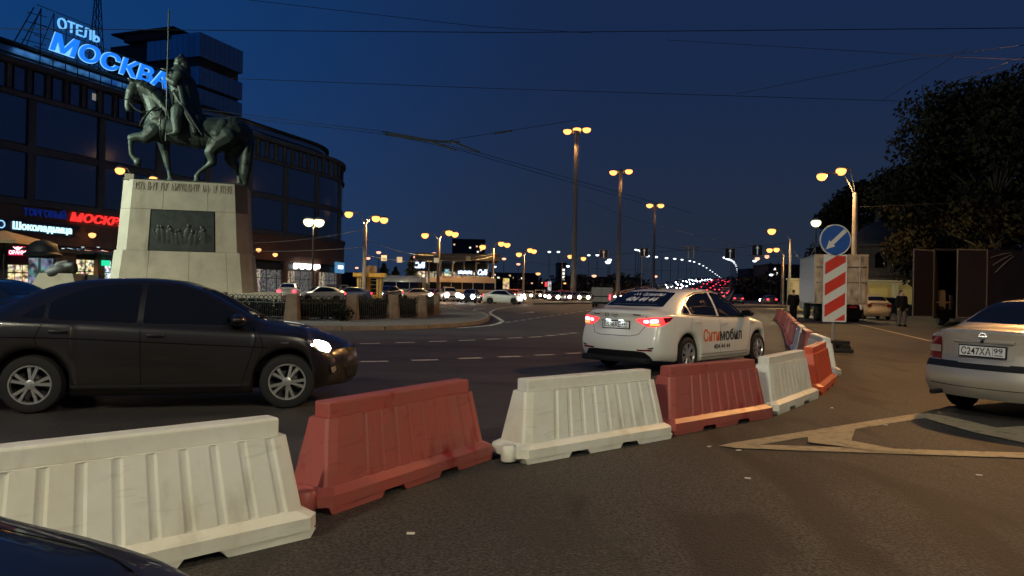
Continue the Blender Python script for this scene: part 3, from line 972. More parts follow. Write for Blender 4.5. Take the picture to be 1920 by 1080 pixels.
def build_taxi():
    sp = sedan_spec(); sp['mirror_mat'] = M_BLACK
    t = thing('taxi', 'white taxi sedan with orange and black door lettering, brake lights glowing', 'car')
    me, bvh = car_body_mesh(sp); me.materials.append(M_TAXI); link('body', me, t)
    underbody(t, sp); add_wheels(t, sp, 'seven', spin=(0.3, 0.75))
    side_parts(t, bvh, sp, M_TAXI)
    for v in 'RL':
        seam('window_trim', bvh, v, [(1.0, .935), (-0.2, .955), (-1.12, .99), (-1.40, 1.02), (-1.27, 1.10), (-0.90, 1.315), (-0.62, 1.385), (-0.2, 1.41), (0.13, 1.395), (0.38, 1.34), (0.88, 1.05), (1.0, .935)], M_BLACK, t, 0.020, 0.003)
        patch('pillar_cover', bvh, v, [(-0.16, .965), (-0.16, 1.39), (-0.22, 1.39), (-0.23, .97)], M_TAXI, t, 0.006)
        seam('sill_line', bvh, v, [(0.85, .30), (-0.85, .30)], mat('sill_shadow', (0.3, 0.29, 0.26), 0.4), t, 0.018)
    ws, rw = glazing_ends(t, bvh, sp, [(1.03, .62), (1.06, 0), (1.03, -.62), (0.40, -.53), (0.34, 0), (0.40, .53)],
                          [(-1.08, .49), (-1.05, 0), (-1.08, -.49), (-1.63, -.575), (-1.68, 0), (-1.63, .575)])
    # lettering across the rear window
    skin_text('window_lettering', bvh, (Vector((-6, 0, 0)), Vector((0, -1, 0)), Vector((0, 0, 1)), Vector((1, 0, 0))), '404 44 44', 0.10, (-0.30, 1.215), M_TEXTWHT, rw, 0.008, width=0.62, bold=0.004, shear=0.15)
    skin_text('window_lettering', bvh, 'B', 'Ситимобил', 0.065, (-0.06, 1.315), M_TEXTWHT, rw, 0.008, width=0.42, bold=0.002)
    for k in range(5):
        y = -0.24 + 0.028 * k
        patch('logo_dot', bvh, 'B', [(y + 0.011 * cos(a), 1.338 + 0.010 * (k % 2) * 2 - 0.01 + 0.011 * sin(a)) for a in [2 * pi * j / 8 for j in range(8)]], M_TEXTWHT, rw, 0.008)
    patch('window_strip', bvh, 'B', [(-0.44, 1.155), (0.44, 1.155), (0.44, 1.168), (-0.44, 1.168)], mat('defrost_strip', (0.06, 0.07, 0.09), 0.2), rw, 0.008)
    # door lettering
    skin_text('door_lettering', bvh, 'R', 'Сити', 0.285, (-0.78, .525), M_TEXTORG, t, 0.005, width=0.56, bold=0.006)
    skin_text('door_lettering', bvh, 'R', 'мобил', 0.285, (-0.20, .525), M_TEXTBLK, t, 0.005, width=0.83, bold=0.006)
    skin_text('door_lettering', bvh, 'R', '404 44 44', 0.125, (-0.42, .375), M_TEXTBLK, t, 0.005, width=0.60, bold=0.002)
    skin_text('door_lettering', bvh, 'R', '556', 0.075, (1.02, .80), M_TEXTBLK, t, 0.005, width=0.12)
    skin_text('door_lettering', bvh, 'R', '77', 0.05, (1.04, .735), M_TEXTBLK, t, 0.005, width=0.05)
    # boot lid seam, tail lamps, plate, bumper
    seam('boot_gap', bvh, 'B', [(-.56, 1.06), (-.555, .96), (-.52, .80), (-.44, .665), (-.30, .635), (.30, .635), (.44, .665), (.52, .80), (.555, .96), (.56, 1.06)], M_UNDER, t, 0.009)
    for s in (-1, 1):
        tl = patch('tail_light', bvh, 'B', [(s * .365, .905), (s * .40, .925), (s * .70, .955), (s * .70, .80), (s * .56, .80), (s * .44, .855)], M_TAILON, t, 0.008, rnd=0.02)
        vw = view_az(180 + s * 42)
        # outer part wraps round the corner
        u0 = -s * 0.93
        ow = patch('tail_light_side', bvh, vw, [(u0, .952), (u0 + s * .14, .957), (u0 + s * .40, .965), (u0 + s * .32, .885), (u0 + s * .20, .82), (u0, .795)], M_TAILON, t, 0.010, rnd=0.02)
        patch('lamp_core', bvh, 'B', [(s * .50, .905), (s * .58, .915), (s * .58, .855), (s * .50, .86)], M_TAILCORE, tl, 0.013, rnd=0.02)
        patch('lamp_core', bvh, vw, [(u0 + s * .01, .92), (u0 + s * .14, .925), (u0 + s * .14, .865), (u0 + s * .01, .86)], M_TAILCORE, ow, 0.015, rnd=0.02)
        patch('turn_signal', bvh, vw, [(u0 + s * .01, .848), (u0 + s * .17, .852), (u0 + s * .15, .825), (u0 + s * .01, .815)], M_TAILAMB, ow, 0.015, rnd=0.01)
        patch('lamp_edge', bvh, vw, [(u0 + s * .21, .95), (u0 + s * .40, .962), (u0 + s * .34, .90), (u0 + s * .25, .86)], M_TAILOFF, ow, 0.013, rnd=0.01)
        patch('bumper_reflector', bvh, 'B', [(s * .42, .415), (s * .68, .425), (s * .68, .395), (s * .44, .39)], M_TAILOFF, t, 0.006)
        patch('bumper_slot', bvh, 'B', [(s * .60, .445), (s * .70, .46), (s * .70, .435), (s * .62, .43)], M_BLACK, t, 0.005)
    lp = project(bvh, 'B', [(0, .835)], 0)[0]
    license_plate(t, frame((lp.x - 0.012, 0, .815), (0, -1, 0), (0.06, 0, 1)), 'В536КЕ', '147')
    patch('bumper_insert', bvh, 'B', [(-.66, .235), (-.64, .30), (-.56, .375), (-.40, .39), (.40, .39), (.56, .375), (.64, .30), (.66, .235)], M_BLACK, t, 0.008, rnd=0.03)
    b = MB(); b.bbox((-2.14, 0, .235), (0.16, 1.30, .10), 0.04); b.build('rear_skirt', M_BLACK, t, True)
    c1 = project(bvh, 'B', [(0, .985)], 0)[0]
    eb = MB()
    for k in range(20):
        a0, a1 = 2 * pi * k / 20, 2 * pi * (k + 1) / 20
        eb.tube((c1.x - .006, cos(a0) * .055, .985 + sin(a0) * .032), (c1.x - .006, cos(a1) * .055, .985 + sin(a1) * .032), .005, n=5)
    eb.tube((c1.x - .006, .025, .968), (c1.x - .006, .018, 1.002), .005, n=5); eb.tube((c1.x - .006, -.025, 1.002), (c1.x - .006, -.018, .968), .005, n=5)
    eb.tube((c1.x - .006, .022, .98), (c1.x - .006, -.022, .99), .005, n=5)
    eb.build('boot_emblem', M_CHROME, t, True)
    eb = MB()
    for k in range(16):
        a0, a1 = 2 * pi * k / 16, 2 * pi * (k + 1) / 16
        eb.tube((c1.x - .004, .17 + cos(a0) * .036, .985 + sin(a0) * .036), (c1.x - .004, .17 + cos(a1) * .036, .985 + sin(a1) * .036), .004, n=5)
    eb.tube((c1.x - .004, .19, .97), (c1.x - .004, .15, 1.0), .004, n=5)
    eb.build('boot_sticker', M_BLACK, t, True)
    for s, wd in ((1, 0.14), (-1, 0.15)):
        patch('boot_badge', bvh, 'B', [(s * .40 - wd / 2, .985), (s * .40 + wd / 2, .985), (s * .40 + wd / 2, 1.0), (s * .40 - wd / 2, 1.0)], M_CHROME, t, 0.005)
    b = MB(); b.bbox((c1.x - 0.012, 0, .905), (0.03, .60, .022), 0.008); b.build('boot_handle', M_TAXI, t, True)
    for y in (-.13, .13):
        b = MB(); b.box((c1.x - 0.018, y, .893), (0.03, .07, .006)); b.build('plate_lamp', glow('plate_lamp_lit', (0.85, 0.98, 1.0), 12), t)
    # shark fin aerial, headlamp wrap
    b = MB(); b.tube((-0.85, 0, 1.44), (-1.02, 0, 1.63), .008, .004, 6); b.bbox((-0.85, 0, 1.45), (.13, .05, .03), 0.012); b.build('roof_aerial', M_BLACK, t, True)
    for s, v in ((-1, 'R'), (1, 'L')):
        patch('headlight', bvh, v, [(1.62, .80), (1.95, .74), (2.03, .66), (1.80, .69)], M_HEADOFF, t, 0.006, rnd=0.02)
    return t
taxi = build_taxi()
hd = Vector((sin(R(43)), cos(R(43)), 0)); lf = Vector((-hd.y, hd.x, 0))
c = G(1281, 698) + hd * 1.335 + lf * 0.795
taxi.scale = (1.08, 1.06, 1.03); taxi.location = (c.x, c.y, 0.0); taxi.rotation_euler.z = atan2(hd.y, hd.x)

# ================================================================== the dark saloon passing in front
def build_dark(label, name, pnt, lit=True):
    sp = sedan_spec(); sp['mirror_mat'] = pnt
    if not lit: sp['mirror'] = (0.55, .955)
    t = thing(name, label, 'car')
    me, bvh = car_body_mesh(sp); me.materials.append(pnt); link('body', me, t)
    underbody(t, sp); add_wheels(t, sp, 'five', spin=(0.1, 0.42))
    side_parts(t, bvh, sp, pnt)
    glazing_ends(t, bvh, sp, [(1.03, .62), (1.06, 0), (1.03, -.62), (0.40, -.53), (0.34, 0), (0.40, .53)],
                 [(-1.08, .49), (-1.05, 0), (-1.08, -.49), (-1.63, -.575), (-1.68, 0), (-1.63, .575)])
    for v in 'RL':
        patch('side_badge', bvh, v, [(1.28, .745), (1.40, .75), (1.38, .768), (1.28, .762)], M_CHROME, t, 0.006, rnd=0.008)
        seam('body_crease', bvh, v, [(-1.9, .82), (-0.9, .80), (0.6, .725), (1.15, .70)], M_UNDER, t, 0.010)
        seam('sill_moulding', bvh, v, [(0.95, .285), (-0.85, .285)], M_BLACK, t, 0.03)
        seam('wing_gap', bvh, v, [(1.04, .90), (1.10, .70), (1.02, .50)], M_UNDER, t, 0.007)
        s = -1 if v == 'R' else 1
        vw = view_az(s * 48)
        def hx(q): return [(-s * (1.2 - 0.67 * a_), z_) for a_, z_ in q]
        M_H = M_HEADON if lit else M_HEADOFF
        h = patch('headlight', bvh, vw, hx([(.92, .775), (.62, .79), (.28, .735), (.25, .66), (.42, .615), (.70, .655)]), M_HEADOFF, t, 0.010, rnd=0.03)
        patch('lamp_lens', bvh, vw, hx([(.70, .772), (.42, .758), (.28, .722), (.28, .655), (.44, .625), (.66, .665)]), M_H, h, 0.016, rnd=0.03)
        patch('side_marker', bvh, vw, hx([(.83, .735), (.74, .742), (.74, .715), (.81, .715)]), M_H if lit else M_TAILAMB, h, 0.016, rnd=0.01)
        f = patch('fog_lamp', bvh, vw, hx([(.46, .47), (.24, .49), (.16, .40), (.24, .37), (.42, .36)]), M_BLACK, t, 0.008, rnd=0.02)
        patch('fog_bezel', bvh, vw, hx([(.44, .455), (.26, .465), (.22, .40), (.40, .385)]), mat('fog_chrome', (0.55, 0.50, 0.42), 0.3, metal=0.6), f, 0.014, rnd=0.02)
        patch('tail_light', bvh, view_az(180 - s * 40), [(s * .95, .93), (s * .55, .95), (s * .50, .80), (s * .95, .74)], M_TAILOFF, t, 0.010, rnd=0.03)
    patch('grille', bvh, 'F', [(-.36, .665), (.36, .665), (.31, .60), (-.31, .60)], M_BLACK, t, 0.008, rnd=0.02)
    patch('lower_grille', bvh, 'F', [(-.45, .43), (.45, .43), (.36, .29), (-.36, .29)], M_BLACK, t, 0.008, rnd=0.03)
    seam('grille_bar', bvh, 'F', [(-.38, .672), (.38, .672)], M_CHROME, t, 0.014, 0.012)
    seam('bonnet_gap', bvh, 'T', [(1.10, .60), (1.5, .66), (1.95, .60)], M_UNDER, t, 0.007)
    seam('bonnet_gap', bvh, 'T', [(1.10, -.60), (1.5, -.66), (1.95, -.60)], M_UNDER, t, 0.007)
    b = MB()
    for y0, y1 in ((0.45, -0.15), (-0.05, -0.52)):
        b.tube((1.08, y0, 1.005), (0.98, y1, 1.06), .009, n=5)
    b.build('wipers', M_BLACK, t)
    return t
dark = build_dark('dark brown saloon driving past the barriers with its headlight on', 'dark_car', M_DARK)
a, c = G(57, 774), G(541, 764)
hd = (c - a).normalized(); lf = Vector((-hd.y, hd.x, 0))
p = (a + c) / 2 - hd * 0.065 + lf * 0.75
dark.location = (p.x, p.y, 0); dark.rotation_euler.z = atan2(hd.y, hd.x)

# ================================================================== near car, only its bonnet shows in the corner
near = build_dark('navy blue car with only its bonnet corner in view, bottom left', 'near_car', M_NAVY, lit=False)
near.location = (-2.34, 1.13, 0); near.rotation_euler.z = R(-16)

# ================================================================== the silver saloon at the right edge
def build_silver():
    sp = sedan_spec()
    sp.update(
        xr=-2.25, xf=2.23, ra=0.365, rw=0.302, track=1.45, axles=(-1.30, 1.33),
        w=[(-2.25, .64), (-2.235, .70), (-2.20, .745), (-2.10, .79), (-1.9, .825), (-1.3, .852), (0, .855), (1.3, .85), (1.75, .825), (2.0, .76), (2.15, .68), (2.23, .56)],
        zs=[(-2.25, .93), (-2.1, .955), (-1.8, .965), (-1.2, .955), (0, .92), (0.9, .88), (1.3, .85), (1.8, .77), (2.1, .67), (2.23, .61)],
        zt=[(-2.25, 1.005), (-2.225, 1.035), (-2.15, 1.05), (-1.75, 1.075), (-1.60, 1.11), (-0.95, 1.385), (-0.65, 1.415), (-0.25, 1.425), (0.15, 1.405), (0.40, 1.335), (1.08, .98), (1.18, .95), (1.5, .905), (1.85, .83), (2.1, .73), (2.23, .65)],
        wt=[(-2.25, .60), (-1.9, .66), (-1.62, .66), (-0.95, .56), (-0.3, .575), (0.3, .58), (1.05, .68), (1.5, .68), (2.0, .60), (2.23, .50)],
        rear=[(0.2, .12), (.28, .06), (.36, .01), (.55, .0), (.60, .05), (.66, .10), (.80, .105), (.93, .10), (1.02, .09)],
        bulge_r=0.12)
    t = thing('silver_car', 'silver saloon parked tail-on at the right edge, unlit', 'car')
    me, bvh = car_body_mesh(sp); me.materials.append(M_SILVER); link('body', me, t)
    underbody(t, sp); add_wheels(t, sp, 'seven')
    side_parts(t, bvh, sp, M_SILVER)
    glazing_ends(t, bvh, sp, [(1.03, .60), (1.06, 0), (1.03, -.60), (0.44, -.53), (0.40, 0), (0.44, .53)],
                 [(-0.99, .50), (-0.96, 0), (-0.99, -.50), (-1.56, -.575), (-1.60, 0), (-1.56, .575)])
    seam('boot_gap', bvh, 'B', [(-.60, 1.0), (-.585, .80), (-.55, .665), (-.50, .635), (.50, .635), (.55, .665), (.585, .80), (.60, 1.0)], M_UNDER, t, 0.010)
    for s in (-1, 1):
        tl = patch('tail_light', bvh, 'B', [(s * .60, .93), (s * .72, .93), (s * .70, .66), (s * .56, .66)], M_TAILOFF, t, 0.006, rnd=0.015)
        vw = view_az(180 + s * 45)
        u0 = -s * 1.05
        ow = patch('tail_light_side', bvh, vw, [(u0 + s * -.03, .935), (u0 + s * .30, .93), (u0 + s * .30, .70), (u0 + s * -.03, .655)], M_TAILOFF, t, 0.008, rnd=0.02)
        patch('reversing_lens', bvh, vw, [(u0 + s * -.02, .83), (u0 + s * .29, .83), (u0 + s * .29, .76), (u0 + s * -.02, .745)], M_TAILCLEAR, ow, 0.012)
        patch('reversing_lens', bvh, 'B', [(s * .585, .83), (s * .70, .83), (s * .70, .745), (s * .575, .745)], M_TAILCLEAR, tl, 0.010)
    # dark rubbing strip round the bumper, plate recess, emblem
    patch('bumper_strip', bvh, 'B', [(-.73, .655), (-.55, .64), (0, .63), (.55, .64), (.73, .655), (.73, .575), (-.73, .575)], M_BLACK, t, 0.007)
    for v, s in (('R', -1), ('L', 1)):
        patch('bumper_strip', bvh, view_az(180 - s * 50), [(s * 1.45, .65), (s * .80, .65), (s * .80, .575), (s * 1.45, .575)], M_BLACK, t, 0.007)
    ch = project(bvh, 'B', [(0, .80)], 0)[0]
    b = MB(); b.bbox((ch.x - 0.004, 0, .905), (0.035, .70, .035), 0.012); b.build('boot_handle', M_SILVER, t, True)
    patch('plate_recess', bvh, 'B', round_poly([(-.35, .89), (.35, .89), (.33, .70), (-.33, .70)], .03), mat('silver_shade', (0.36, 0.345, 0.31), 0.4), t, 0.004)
    license_plate(t, frame((ch.x - 0.022, 0, .79), (0, -1, 0), (0.05, 0, 1)), 'С247ХА', '99')
    eb = MB(); cx = project(bvh, 'B', [(0, .965)], 0)[0].x - .006
    for k in range(18):
        a0, a1 = 2 * pi * k / 18, 2 * pi * (k + 1) / 18
        eb.tube((cx, cos(a0) * .042, .965 + sin(a0) * .038), (cx, cos(a1) * .042, .965 + sin(a1) * .038), .006, n=5)
    eb.tube((cx, .05, .965), (cx, -.05, .965), .007, n=5)
    eb.build('boot_emblem', M_CHROME, t, True)
    b = MB(); b.lathe([(.014, -.02), (.02, 0), (.016, .012)], 12, frame((cx - .012, 0, .905), (0, 1, 0), (0, 0, 1))); b.build('boot_lock', M_BLACK, t, True)
    b = MB(); b.tube((-2.30, .52, .265), (-1.9, .52, .27), .028, n=10); b.build('exhaust_pipe', M_BLACK, t, True)
    seam('bumper_lip', bvh, 'B', [(-.66, .37), (-.3, .365), (.3, .365), (.66, .37)], M_UNDER, t, 0.008)
    return t
silver = build_silver()
be = R(62); hd = Vector((sin(be), cos(be), 0)); lf = Vector((-hd.y, hd.x, 0))
c = G(1806, 762) + hd * 1.30 - lf * 0.725
silver.location = (c.x, c.y, 0.0045); silver.rotation_euler.z = atan2(hd.y, hd.x)

# ================================================================== hotel with the rounded end
M_STONE = mat('hotel_stone', (0.15, 0.135, 0.125), 0.8, noise=(0.8, 0.35, 0.7), col2=(0.11, 0.095, 0.085))
M_STONE2 = mat('hotel_brown', (0.21, 0.11, 0.075), 0.75, noise=(1.2, 0.35, 0.7), col2=(0.15, 0.08, 0.055))
M_HWALL = mat('hotel_core', (0.05, 0.045, 0.04), 0.9)
M_HGLASS = mat('hotel_glass', (0.20, 0.28, 0.40), 0.12, metal=0.85)
M_TGLASS = mat('tower_glass', (0.24, 0.34, 0.46), 0.22, metal=0.8)
M_MULL = mat('mullion', (0.06, 0.05, 0.045), 0.5)
M_STEELD = mat('dark_steel', (0.02, 0.02, 0.022), 0.6)
HO = Vector((-50.8, 74, 0)); HD = Vector((0.33, 0.944, 0)).normalized(); HN = Vector((HD.y, -HD.x, 0))
TS, HR = 56.0, 20.0
HC = HO + HD * TS - HN * HR
def hp(t, off, z):
    if t <= TS: p = HO + HD * t + HN * off
    else:
        a = (t - TS) / HR
        p = HC + (HN * cos(a) + HD * sin(a)) * (HR + off)
    return Vector((p.x, p.y, z))
def hsteps(t0, t1, st=2.2):
    out = [t0]
    t = t0
    if t1 > TS:
        t = max(t0, TS)
        if t > t0: out.append(t)
        n = max(1, math.ceil((t1 - t) / st))
        out += [t + (t1 - t) * k / n for k in range(1, n + 1)]
    else: out.append(t1)
    return out
def hband(b, t0, t1, z0, z1, o0, o1):
    """solid strip along the facade, section o0..o1 by z0..z1"""
    ts = hsteps(t0, t1); vs = []; fs = []
    for t in ts: vs += [hp(t, o0, z0), hp(t, o1, z0), hp(t, o1, z1), hp(t, o0, z1)]
    for i in range(len(ts) - 1):
        for k in range(4):
            fs.append((4 * i + k, 4 * i + (k + 1) % 4, 4 * i + 4 + (k + 1) % 4, 4 * i + 4 + k))
    e = 4 * (len(ts) - 1)
    fs += [(3, 2, 1, 0), (e, e + 1, e + 2, e + 3)]
    b.add(vs, fs)
T0, T1 = -36.0, 91.0
hotel = thing('hotel_building', 'dark brown hotel with a rounded glass end and a lit roof sign', 'building')
b = MB(); hband(b, T0, T1, 0, 23.4, -16, -0.25); b.build('wall', M_HWALL, hotel)
for z0, z1, o in ((9.15, 9.75, 0.75), (14.55, 15.25, 0.25), (20.1, 20.55, 0.40), (23.2, 23.75, 0.6)):
    b = MB(); hband(b, T0, T1, z0, z1, -0.2, o); b.build('ledge', M_STONE, hotel)
b = MB(); hband(b, T0, T1, 5.3, 9.1, -0.2, 0.55); b.build('fascia', M_STONE2, hotel)
for z in (6.2, 6.9, 7.6):
    b = MB(); hband(b, T0, T1, z, z + 0.06, 0.5, 0.60); b.build('fascia_rib', M_STONE, hotel)
BAY = 8.5; PT0 = 2.9 - 4 * BAY
piers = [PT0 + BAY * k for k in range(15)]
for t in piers:
    b = MB(); hband(b, t - 0.42, t + 0.42, 9.8, 20.05, -0.15, 0.30); b.build('pier', M_STONE, hotel)
for t in piers[:-1]:
    for z0, z1 in ((9.8, 14.5), (15.3, 20.05)):
        b = MB(); hband(b, t + 0.46, t + BAY - 0.46, z0, z1, -0.18, 0.08); w = b.build('window', M_HGLASS, hotel)
        b = MB(); hband(b, t + 0.46, t + BAY - 0.46, z0, z0 + 0.12, 0.08, 0.16); b.build('sill', M_MULL, w)
    for k in range(4):
        a0 = t + BAY * (k + 0.16) / 4; a1 = t + BAY * (k + 0.72) / 4
        b = MB(); hband(b, a0, a1, 20.75, 23.1, -0.18, -0.05); b.build('small_window', M_HGLASS, hotel)
        b = MB(); hband(b, a1 + 0.05, a1 + 0.5, 20.7, 23.15, -0.15, 0.18); b.build('pilaster', M_STONE, hotel)
b = MB(); hband(b, T0, T1 - 4, 23.4, 26.0, -14, -3.0); b.build('set_back_storey', M_TGLASS, hotel)
b = MB(); hband(b, T0, T1 - 4, 26.0, 26.35, -14.5, -2.5); b.build('roof', M_HWALL, hotel)
b = MB(); hband(b, T0, T1 - 4, 25.0, 25.2, -3.0, -2.9); b.build('parapet_rail', M_STEELD, hotel)
# a few lit spots on the set-back storey
ML = glow('spot_white', (1.0, 0.95, 0.85), 3.0)
for t in (33.5, 35, 37.5, 39.2, 40, 41, 42.3, 43.0):
    b = MB(); q = hp(t, -2.8, 24.4 + random.uniform(-.1, .1)); b.bbox(q, (0.35, 0.35, 0.14), 0.04); b.build('roof_spot', ML, hotel)
for t, z in ((10.2, 21.9), (10.9, 21.7)):
    b = MB(); hband(b, t, t + 0.45, z, z + 0.75, -0.05, 0.0); b.build('lit_window', glow('dim_window', (0.5, 0.45, 0.4), 0.35), hotel)
# ground floor: columns, shop windows, lit interiors
def shop_mat(name, col, st, sc_=3.0):
    m = mat(name, (0.02, 0.02, 0.02), 0.3, emit=col, estr=st)
    t = m.node_tree; bs = t.nodes['Principled BSDF']
    tcn = t.nodes.new('ShaderNodeTexCoord'); v = t.nodes.new('ShaderNodeTexVoronoi'); v.inputs['Scale'].default_value = sc_
    n = t.nodes.new('ShaderNodeTexNoise'); n.inputs['Scale'].default_value = sc_ * 0.8; n.inputs['Detail'].default_value = 5
    t.links.new(tcn.outputs['Object'], v.inputs['Vector']); t.links.new(tcn.outputs['Object'], n.inputs['Vector'])
    mr = t.nodes.new('ShaderNodeMapRange'); mr.inputs[1].default_value = 0.38; mr.inputs[2].default_value = 0.66; mr.inputs[3].default_value = 0.05
    t.links.new(n.outputs[0], mr.inputs[0])
    hs = t.nodes.new('ShaderNodeMix'); hs.data_type = 'RGBA'; hs.inputs[0].default_value = 0.35
    hs.inputs[6].default_value = (*col, 1); t.links.new(v.outputs['Color'], hs.inputs[7])
    mu = t.nodes.new('ShaderNodeMath'); mu.operation = 'MULTIPLY'; mu.inputs[1].default_value = st
    t.links.new(mr.outputs[0], mu.inputs[0])
    t.links.new(hs.outputs[2], bs.inputs['Emission Color']); t.links.new(mu.outputs[0], bs.inputs['Emission Strength'])
    return m
M_SHOP = [shop_mat('shop_warm', (1.0, 0.74, 0.34), 1.7), shop_mat('shop_dim', (0.9, 0.68, 0.42), 0.7, 4), shop_mat('shop_cool', (0.8, 0.9, 1.0), 1.5),
          shop_mat('shop_faint', (0.7, 0.66, 0.62), 0.25, 5)]
for t in piers:
    b = MB(); hband(b, t - 0.45, t + 0.45, 0, 5.25, -0.1, 0.5); b.build('column', M_STONE2, hotel)
for i, t in enumerate(piers[:-1]):
    for k in range(3):
        a0 = t + 0.5 + (BAY - 1.0) * k / 3; a1 = a0 + (BAY - 1.0) / 3 - 0.12
        tm = (a0 + a1) / 2
        m = M_SHOP[0] if 7.5 < tm < 12.0 else M_SHOP[2] if 12.0 < tm < 16 else M_SHOP[1] if (i * 3 + k) % 3 == 0 else M_SHOP[3]
        b = MB(); hband(b, a0, a1, 0.35, 3.9, -0.2, 0.02); w = b.build('shop_window', m, hotel)
        b = MB(); hband(b, a0, a1, 2.55, 2.65, 0.03, 0.09); hband(b, (a0 + a1) / 2 - .05, (a0 + a1) / 2 + .05, 0.35, 3.9, 0.10, 0.15); b.build('shop_frame', M_STEELD, w)
    b = MB(); hband(b, t + 0.5, t + BAY - 0.5, 4.0, 4.9, -0.2, 0.25); b.build('shop_fascia', M_STEELD, hotel)
# tower block rising behind
A = Vector((-44.6, 105, 0)); U = -HN
b = MB()
def tbox(b, u0, u1, v0, v1, z0, z1):
    q = [A + U * u + HD * v for u, v in ((u0, v0), (u1, v0), (u1, v1), (u0, v1))]
    b.prism([(p.x, p.y) for p in q], z0, z1)
tbox(b, 0.5, 17, 0.5, 8.6, 20, 36.5); b.build('tower_core', M_HWALL, hotel)
for z0, z1 in ((33.6, 37.0), (29.6, 32.2), (26.4, 29.1), (23.5, 26.0)):
    b = MB(); tbox(b, 0, 9.5, 0, 9, z0, z1); g = b.build('tower_glazing', M_TGLASS, hotel)
    b = MB()
    for v in range(0, 10):
        b.tube(A + HD * v + HN * 0.0 + Vector((0, 0, z0)), A + HD * v + HN * 0.0 + Vector((0, 0, z1)), 0.018, n=4)
    for u in range(0, 9):
        b.tube(A + U * u + Vector((0, 0, z0)), A + U * u + Vector((0, 0, z1)), 0.018, n=4)
    b.build('tower_mullion', M_STEELD, g)
b = MB(); tbox(b, 5.5, 13.5, -0.4, 6, 36.6, 37.7); tbox(b, 9.6, 17.2, 0.2, 8, 30, 35.6); tbox(b, 4.0, 15.5, -0.8, 7, 37.7, 37.95); b.build('plant_room', M_HWALL, hotel)

# roof sign
M_BLUE = glow('sign_blue', (0.012, 0.20, 0.95), 0.95)
M_BLUEL = glow('sign_blue_edge', (0.20, 0.55, 1.0), 1.1)
M_PALE = glow('sign_pale', (0.16, 0.50, 1.0), 1.0)
sign = thing('roof_sign', 'blue neon hotel sign on a steel frame along the roof edge', 'sign')
def hframe(t, off, z): return frame(hp(t, off, z), HD, (0, 0, 1))
text_obj('letters', 'МОСКВА', 2.6, hframe(5.1, -0.2, 26.05), M_BLUE, sign, width=16.2, shear=0.22, bold=0.045, extrude=0.12)
text_obj('letter_edges', 'МОСКВА', 2.6, hframe(5.02, -0.36, 26.05), M_BLUEL, sign, width=16.36, shear=0.22, bold=0.12, extrude=0.03)
text_obj('letters', 'ОТЕЛЬ', 1.62, hframe(5.9, -0.2, 28.55), M_PALE, sign, width=5.2, bold=0.0, extrude=0.1)
b = MB()
for t in [4.5 + 1.5 * k for k in range(13)]:
    ztop = 30.2 if t < 12 else 28.6
    b.tube(hp(t, -0.9, 23.6), hp(t, -0.9, ztop), 0.06, n=4); b.tube(hp(t, -3.0, 26.3), hp(t, -0.9, ztop), 0.05, n=4)
for z in (26.0, 27.2, 28.4):
    b.tube(hp(3.8, -0.9, z), hp(22.6, -0.9, z), 0.05, n=4)
b.tube(hp(4.0, -0.9, 30.4), hp(11.5, -0.9, 30.4), 0.05, n=4)
for t in (3.0, 3.8):
    b.tube(hp(t - 0.6, -2, 26), hp(t + 0.7, -0.9, 30.0), 0.06, n=4)
for k in range(4): b.tube(hp(2.9 + 0.2 * k, -1.6, 26.5 + k), hp(5.2, -0.9, 26.5 + k), 0.04, n=4)
b.build('support_frame', M_STEELD, sign)
mast = thing('roof_mast', 'dark lattice aerial mast on the hotel roof beside the sign', 'mast')
b = MB(); q = P(182, 60, 100); bz = 26.3
for dx, dy in ((-.9, -.9), (.9, -.9), (.9, .9), (-.9, .9)):
    b.tube((q.x + dx, q.y + dy, bz), (q.x + dx * .25, q.y + dy * .25, bz + 14), 0.06, n=4)
for k in range(9):
    f0 = 1 - .75 * k / 9; f1 = 1 - .75 * (k + 1) / 9; z0 = bz + 14 * k / 9; z1 = bz + 14 * (k + 1) / 9
    for (ax, ay), (cx, cy_) in (((-.9, -.9), (.9, -.9)), ((.9, -.9), (.9, .9)), ((.9, .9), (-.9, .9)), ((-.9, .9), (-.9, -.9))):
        b.tube((q.x + ax * f0, q.y + ay * f0, z0), (q.x + cx * f1, q.y + cy_ * f1, z1), 0.04, n=4)
        b.tube((q.x + ax * f1, q.y + ay * f1, z1), (q.x + cx * f1, q.y + cy_ * f1, z1), 0.035, n=4)
b.build('lattice', M_STEELD, mast)

# fascia lettering
fs = thing('fascia_sign', 'red illuminated shopping centre sign with unlit blue word on the fascia', 'sign')
text_obj('letters', 'МОСКВА', 1.22, hframe(7.1, 0.72, 8.05), glow('sign_red', (1.0, 0.035, 0.03), 1.0), fs, width=7.6, shear=0.2, bold=0.05, extrude=0.06)
text_obj('unlit_letters', 'ТОРГОВЫЙ', 0.95, hframe(1.8, 0.72, 8.15), mat('sign_blue_faint', (0.03, 0.07, 0.40), 0.4, emit=(0.01, 0.05, 0.5), estr=0.15), fs, width=4.8, bold=0.02, extrude=0.06)  # unlit word, with a faint blue glow put into its colour
fs = thing('cafe_sign', 'pale cyan glowing cafe name below the red sign', 'sign')
b = MB(); hband(b, -3, 8.2, 6.35, 7.5, 0.6, 0.9); b.build('sign_board', mat('sign_navy', (0.01, 0.015, 0.03), 0.4), fs)
text_obj('letters', 'Шоколадница', 1.0, hframe(0.5, 1.0, 6.6), glow('sign_cyan', (0.50, 0.88, 1.0), 1.5), fs, width=6.6, bold=0.03, extrude=0.05)
b = MB()
qq = hframe(-0.7, 1.02, 6.95)
for k in range(14):
    a0, a1 = 2 * pi * k / 14, 2 * pi * (k + 1) / 14
    b.tube(qq @ Vector((cos(a0) * .35, sin(a0) * .35, 0)), qq @ Vector((cos(a1) * .35, sin(a1) * .35, 0)), .06, n=5)
